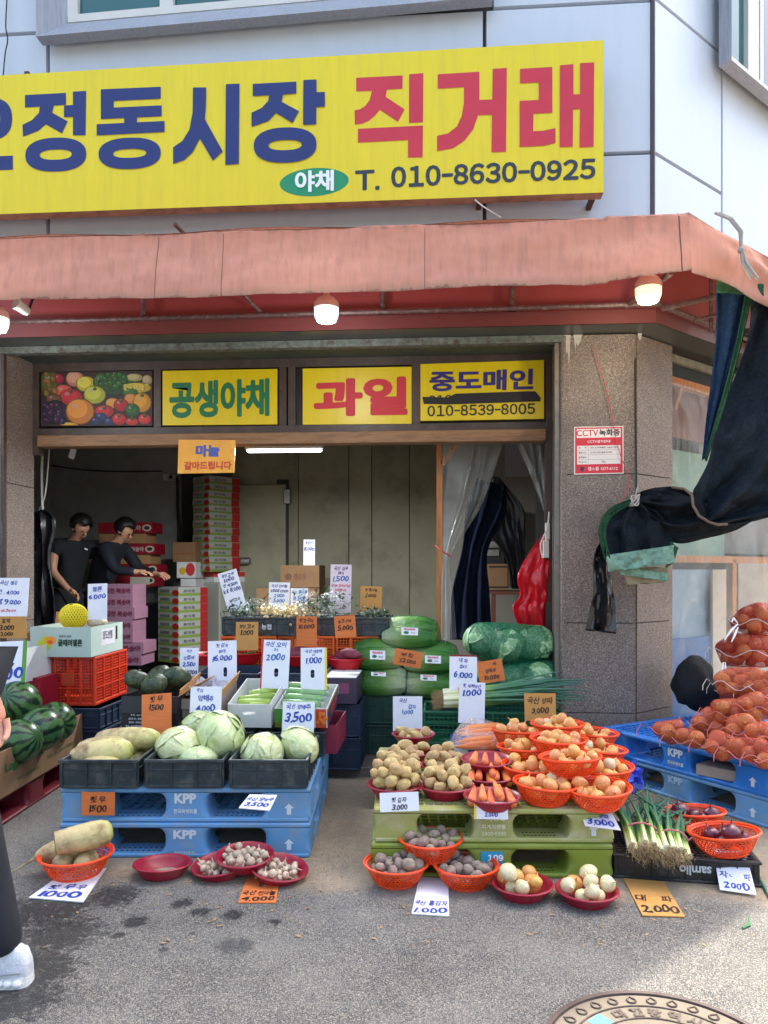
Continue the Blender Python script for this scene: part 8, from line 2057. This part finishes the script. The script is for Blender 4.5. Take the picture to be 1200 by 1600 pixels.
# ================================================================ passer-by at the left edge
J3 = dict(pelvis=(0, 0, .95), waist=(0, -.01, 1.09), chest=(0, -.02, 1.32), neckb=(0, -.01, 1.50), neck=(0, -.02, 1.54), head=(0, -.05, 1.66), face=(0, -1, 0),
          shoulder_l=(.19, -.01, 1.44), elbow_l=(.245, .15, 1.17), wrist_l=(.235, .235, .90), hand_l=(.23, .256, .815), shoulder_r=(-.19, -.01, 1.44), elbow_r=(-.24, -.05, 1.15), wrist_r=(-.22, -.20, .93), hand_r=(-.21, -.26, .86),
          hip_l=(.09, .01, .91), knee_l=(.10, .118, .50), ankle_l=(.10, .21, .10), hip_r=(-.09, 0, .91), knee_r=(-.10, -.20, .52), ankle_r=(-.10, -.33, .09))
dp = 2.45; pp = PD(-73, 890, dp); pp.z = 0
pl_ = person('passer-by in dark clothes and silver-white trainers, cut by the left edge', pp, R(-90) + YAW, J3, mat('dark_blue_sleeve', (28, 34, 50), .8, .15, 20, bump=.3, bs=30), mat('dark_trousers', (26, 28, 36), .85, .2, 10, bump=.4, bs=12), hands=True)
def shoe(cx_, cy_, pitch, par):
    """running shoe pointing to -y"""
    t2 = []
    secs = [(-.168, .004, .004, .026), (-.165, .020, .028, .035), (-.15, .036, .044, .045), (-.11, .046, .050, .060), (-.06, .045, .046, .078), (-.01, .040, .040, .098), (.03, .038, .036, .112), (.07, .037, .035, .118), (.095, .034, .032, .112), (.108, .026, .024, .09), (.114, .020, .018, .07), (.116, .003, .003, .03)]
    def f(u, v):
        x = v * (len(secs) - 1); i = min(int(x), len(secs) - 2); t_ = x - i; s0, s1 = secs[i], secs[i + 1]; y = s0[0] + (s1[0] - s0[0]) * t_; w = s0[1] + (s1[1] - s0[1]) * t_; h = s0[3] + (s1[3] - s0[3]) * t_
        a = math.pi * u; return (w * math.copysign(abs(math.cos(a)) ** .6, math.cos(a)), y, .022 + (h - .022) * math.sin(a) ** .8 + (.002 * math.sin(v * 60) if .1 < u < .9 else 0))
    mb = MB(); mb.grid(f, 16, 30); a = mb.build('shoe', mat('silver_white_mesh', (206, 208, 214), .45, .08, 30, bump=.3, bs=120, dirt=((160, 164, 172), .5, 40)), par)
    mb = MB(); n = 24
    for zb, zt_, k in ((0, .016, 1.0), (.016, .03, .94)):
        lo = []; N = len(secs)
        out_ = [(-s[1] * 1.12 * k, s[0]) for s in secs] + [(s[1] * 1.12 * k, s[0]) for s in secs[::-1]]
        b = len(mb.v); m_ = len(out_)
        mb.add([(x, y, zb) for x, y in out_] + [(x, y, zt_) for x, y in out_], [tuple(range(m_))[::-1], tuple(range(m_, 2 * m_))] + [(i, (i + 1) % m_, (i + 1) % m_ + m_, i + m_) for i in range(m_)])
    for k in range(9):
        for s in (-1, 1): mb.ball((s * .040, -.12 + .026 * k, .016), .0145, 2, (.8, 1, .9))
    b = mb.build('sole', mat('white_rubber', (226, 226, 224), .5, .05, 20, dirt=((170, 164, 156), .5, 40)), a)
    mb = MB()
    for s in (-1, 1):
        pts = []
        for k in range(10): r = .018 if k % 2 == 0 else .008; an = k * math.pi / 5 + .3; pts.append((s * .0415, -.01 + r * math.cos(an), .065 + r * math.sin(an)))
        mb.add(pts + [(s * .036, -.01, .065)], [(i, (i + 1) % 10, 10) for i in range(10)])
    for k in range(4): mb.tube([(-.025, -.075 + .02 * k, .078 + .010 * k), (0, -.078 + .02 * k, .088 + .010 * k), (.025, -.075 + .02 * k, .078 + .010 * k)], .004, 5)
    for s in (-1, 1):
        for k in range(3): mb.tube([(s * .049, -.11 + .03 * k, .035), (s * .046, -.07 + .035 * k, .058), (s * .036, -.03 + .03 * k, .09)], .0035, 5)
        mb.tube([(s * .040, .10, .05), (s * .041, .05, .045), (s * .044, .0, .04), (s * .049, -.06, .036), (s * .050, -.11, .034)], .004, 5)
    mb.build('star_patch_and_laces', mat('grey_patch', (150, 154, 160), .5, .05), a)
    a.location = (cx_, cy_, .0); a.rotation_euler = (pitch, 0, 0); return a
shoe(.10, .18, 0, pl_); shoe(-.10, -.37, R(8), pl_)

# ================================================================ price cards
T = lambda s, y, h, c, **k: (s, k.pop('x', .5), y, h, c, k)
card('white card reading 4,000 and 9,000 with a red line, far left', -22, 903, 42, 963, 5.0, card_w, [T('국산 생강', .13, .13, 'blue'), T('1근 : 4,000', .38, .15, 'blue'), T('1kg 9,000', .63, .17, 'blue'), T('꼭 냉장고에 보관', .85, .09, 'red')], lean=8)
card('brown cardboard price flap below the far left white card', -20, 963, 42, 997, 4.48, card_k, [T('호박', .2, .24, 'black'), T('3,000', .52, .26, 'black'), T('2,000', .82, .24, 'black')], lean=-6)
card('large white card leaning over the watermelons at the left edge', -60, 1005, 38, 1088, 4.3, card_w, [T('망고 스윗', .2, .2, 'blue'), T('20,000', .58, .3, 'blue')], lean=14, roll=-3, edge=(.93, 0, 1, 1, (90, 140, 40)))
card('tall white card reading 6,000 on the melon carton', 137, 912, 167, 968, 4.95, card_w, [T('멜론', .15, .15, 'blue'), T('6,000', .36, .16, 'blue')], lean=6, roll=-2)
card('small white card behind the pumpkins', 280, 1013, 309, 1060, 4.35, card_w, [T('국산', .10, .10, 'blue'), T('단호박', .31, .16, 'blue'), T('2,500', .54, .17, 'blue'), T('대: 4,000', .80, .17, 'navy')], lean=8)
card('white card reading 16,000 with a slot, above the newspaper carton', 325, 1002, 370, 1064, 4.25, card_w, [T('햇 감자', .11, .12, 'blue'), T('10개', .26, .10, 'blue'), T('16,000', .44, .17, 'blue')], lean=8, roll=-2, hole=(.6, .78, .13, .24))
card('tall white card reading 2000 with a red edge and a slot', 406, 1001, 450, 1076, 4.22, card_w, [T('국산 오이', .09, .12, 'blue'), T('5개', .20, .07, 'lblue'), T('2000', .35, .16, 'lblue')], lean=8, roll=2, hole=(.55, .67, .15, .18), edge=(0, 0, .05, 1, (200, 40, 60)))
card('white card reading 1,000 with a yellow edge and a slot', 470, 1013, 511, 1078, 4.22, card_w, [T('국산 애호박', .08, .10, 'blue'), T('1개', .17, .06, 'lblue'), T('1,000', .31, .17, 'blue')], lean=8, roll=-1, hole=(.45, .62, .15, .2), edge=(.92, 0, 1, 1, (226, 200, 40)))
card('white card reading 4,000 between the middle crate and the newspaper carton', 296, 1074, 345, 1120, 3.88, card_w, [T('국산', .12, .14, 'blue', x=.3), T('양배추', .38, .24, 'blue'), T('4,000', .70, .26, 'blue')], lean=10)
card('white card reading 3,500 standing behind the two cabbages', 440, 1098, 490, 1152, 3.86, card_w, [T('국산 양배추', .14, .17, 'blue'), T('3,500', .44, .34, 'blue')], lean=10, roll=1)
card('tall orange corrugated card reading 1500 behind the big radishes', 221, 1087, 268, 1168, 3.80, card_o, [T('햇 무', .10, .12, 'black'), T('1500', .25, .13, 'black')], lean=14, roll=-4)
card('orange card reading 1500 fixed to the front of the blue pallet', 127, 1238, 179, 1274, 3.36, card_o, [T('햇 무', .32, .30, 'black'), T('1500', .72, .34, 'black')], lean=2)
flat_card('white card reading 3,500 lying on the front edge of the blue pallet', ((390, 1241), (433, 1242), (421, 1266), (373, 1262)), [.31, .31, .28, .285], card_w, [T('국산 양배추', .34, .30, 'blue'), T('3,500', .72, .34, 'blue')])
flat_card('white card with a slot lying on the ground by the radish basket', ((101, 1362), (166, 1356), (130, 1409), (45, 1402)), .006, card_w, [T('햇 무우', .60, .18, 'blue'), T('1000', .84, .22, 'blue')], hole=(.60, .22, .22, .08) if False else None)
flat_card('orange card lying on the ground under the garlic bowls', ((387, 1366), (438, 1366), (431, 1410), (372, 1410)), .005, card_o, [T('국산 깐마늘', .68, .18, 'black'), T('4,000', .88, .18, 'black')], hole=(.5, .38, .14, .2))
card('leaning white card with slanted lettering on the left of the bagged greens', 356, 890, 386, 952, 5.25, card_w, [T('청양고추', .10, .10, 'navy'), T('1,000', .22, .12, 'navy'), T('반 4,500', .35, .11, 'navy'), T('kg 8,000', .49, .12, 'navy'), T('꽈리고추', .75, .10, 'black')], lean=8, roll=-17)
card('white card with a slot above the bags of peeled garlic', 419, 910, 452, 952, 5.32, card_w, [T('국산 깐마늘', .13, .14, 'navy'), T('200g 1,000', .32, .14, 'navy'), T('2,000', .50, .15, 'lblue'), T('5,000', .68, .15, 'lblue')], lean=6, roll=1)
card('smaller white card right of the garlic card', 454, 919, 481, 950, 5.34, card_w, [T('국산 콩나물', .2, .2, 'lblue'), T('중 500', .5, .22, 'lblue'), T('대 1,000', .8, .22, 'lblue')], lean=6)
card('tall pink-white card reading 1,500 with red lines', 515, 882, 548, 957, 5.32, mat('pink_white_card', (224, 206, 214), .7, .03), [T('국산 상추', .08, .09, 'navy'), T('1봉지', .18, .07, 'navy'), T('1,500', .30, .14, 'lblue'), T('오이맛 고추있어요', .44, .07, 'red'), T('싱싱합니다', .53, .07, 'red')], lean=5, roll=1)
card('light brown card reading 1,000 at the right end of the greens crates', 562, 916, 596, 955, 5.32, card_k, [T('햇 콩나물', .14, .16, 'black'), T('1,000', .38, .2, 'black')], lean=5, roll=2)
card('narrow white card standing on the brown cartons by the cold room', 474, 843, 492, 884, 7.6, card_w, [T('햇감자', .12, .10, 'navy'), T('8,000', .36, .16, 'navy')], lean=3)
card('brown card reading 1,000 hanging on the navy crate, left', 368, 972, 403, 1016, 4.95, card_k, [T('청양고추', .16, .16, 'black'), T('1,000', .38, .2, 'black')], lean=4)
card('orange card reading 10,000 hanging on the middle of the navy crates', 463, 963, 495, 1010, 4.95, card_o, [T('햇고구마', .14, .15, 'black'), T('10,000', .34, .17, 'black')], lean=3)
card('orange card reading 5,000 above the upper bowl of sweet potatoes', 524, 962, 557, 996, 4.92, card_o, [T('밤고구마', .25, .2, 'black'), T('5,000', .56, .28, 'black')], lean=4, roll=-4)
card('orange-brown card reading 22,000 tucked between the napa nets', 614, 1016, 657, 1041, 4.80, card_o, [T('배추 1망', .30, .28, 'black', x=.45), T('22,000', .68, .32, 'black')], lean=6, roll=10)
card('tall white card reading 6,000 with a maroon top', 702, 1024, 745, 1090, 4.50, card_w, [T('대 파', .13, .12, 'blue'), T('2kg', .27, .09, 'blue'), T('6,000', .47, .19, 'blue')], lean=6, roll=1, edge=(0, 0, 1, .04, (130, 30, 40)))
card('tall white card reading 1,000 behind the carrot bags', 716, 1067, 757, 1130, 4.36, card_w, [T('햇 세척당근', .09, .12, 'blue'), T('1,000', .26, .19, 'blue')], lean=6, roll=2)
card('orange card reading 10,000 tilted in front of the round cabbages', 750, 1032, 790, 1066, 4.62, card_o, [T('1망', .18, .16, 'black', x=.7), T('양배추', .46, .22, 'black'), T('10,000', .76, .26, 'black')], lean=8, roll=-9)
card('white card reading 1,000 behind the back bowls of potatoes', 614, 1089, 660, 1142, 4.42, card_w, [T('국산', .12, .13, 'blue', x=.35), T('감자', .30, .14, 'blue', x=.65), T('1,000', .46, .16, 'lblue')], lean=6)
card('brown card reading 3,000 standing at the back of the onion baskets', 820, 1084, 869, 1126, 4.24, card_k, [T('국산 양파', .26, .26, 'black'), T('3,000', .64, .28, 'black')], lean=6)
zf_ = GZ + .004
card('white card reading 3,000 in black under the potato bowls', 594, 1240, 655, 1268, 3.115, card_w, [T('햇 감자', .40, .30, 'black'), T('3,000', .78, .32, 'black')], lean=14, roll=-2)
card('white card reading 2,000 with a yellow edge under the carrot bowls', 741, 1255, 794, 1280, 3.115, card_w, [T('햇 당근', .34, .32, 'blue'), T('2,000', .74, .34, 'blue')], lean=14, roll=1, edge=(0, 0, .07, 1, (226, 200, 40)))
flat_card('white card reading 3,000 hanging over the right corner of the olive pallet', ((901, 1250), (952, 1262), (970, 1297), (914, 1290)), [zf_, zf_, zf_ - .06, zf_ - .06], card_w, [T('국산 양파', .50, .22, 'blue'), T('3,000', .80, .32, 'blue')], hole=(.5, .16, .16, .18) if False else None)
flat_card('white card lying on the ground before the dusty potato baskets', ((655, 1370), (700, 1372), (702, 1431), (643, 1427)), .006, card_w, [T('국산 홍감자', .72, .15, 'blue'), T('1,000', .90, .17, 'blue')])
flat_card('brown cardboard card reading 2000 lying on the bare ground', ((974, 1372), (1037, 1377), (1070, 1432), (1004, 1430)), .006, card_k, [T('대   파', .55, .18, 'black'), T('2.000', .82, .24, 'black')])
flat_card('white card reading 2000 hanging off the front of the black crate', ((1114, 1326), (1165, 1330), (1182, 1398), (1125, 1390)), [.115, .115, .012, .012], card_w, [T('국산', .42, .12, 'blue', x=.3), T('자색양파', .63, .18, 'blue'), T('2000', .86, .18, 'blue')])

# ---- litter: onion skins and leaf scraps trodden into the ground
g = random.Random(12); mb = MB()
for k in range(150):
    p = PZ(g.choice((g.uniform(560, 1190), g.uniform(60, 560))), g.uniform(1345, 1480), .003); s = g.uniform(.003, .009); a = g.uniform(0, 6.28)
    mb.add([p + Vector((s * math.cos(a + i * 1.57) * (1.6 if i % 2 else .7), s * math.sin(a + i * 1.57) * (1.6 if i % 2 else .7), g.uniform(0, .003))) for i in range(4)], [(0, 1, 2, 3)])
tag(mb.build('onion_skin_litter', mat('dry_onion_skin', (176, 140, 100), .7, .3, 9)), kind='stuff')
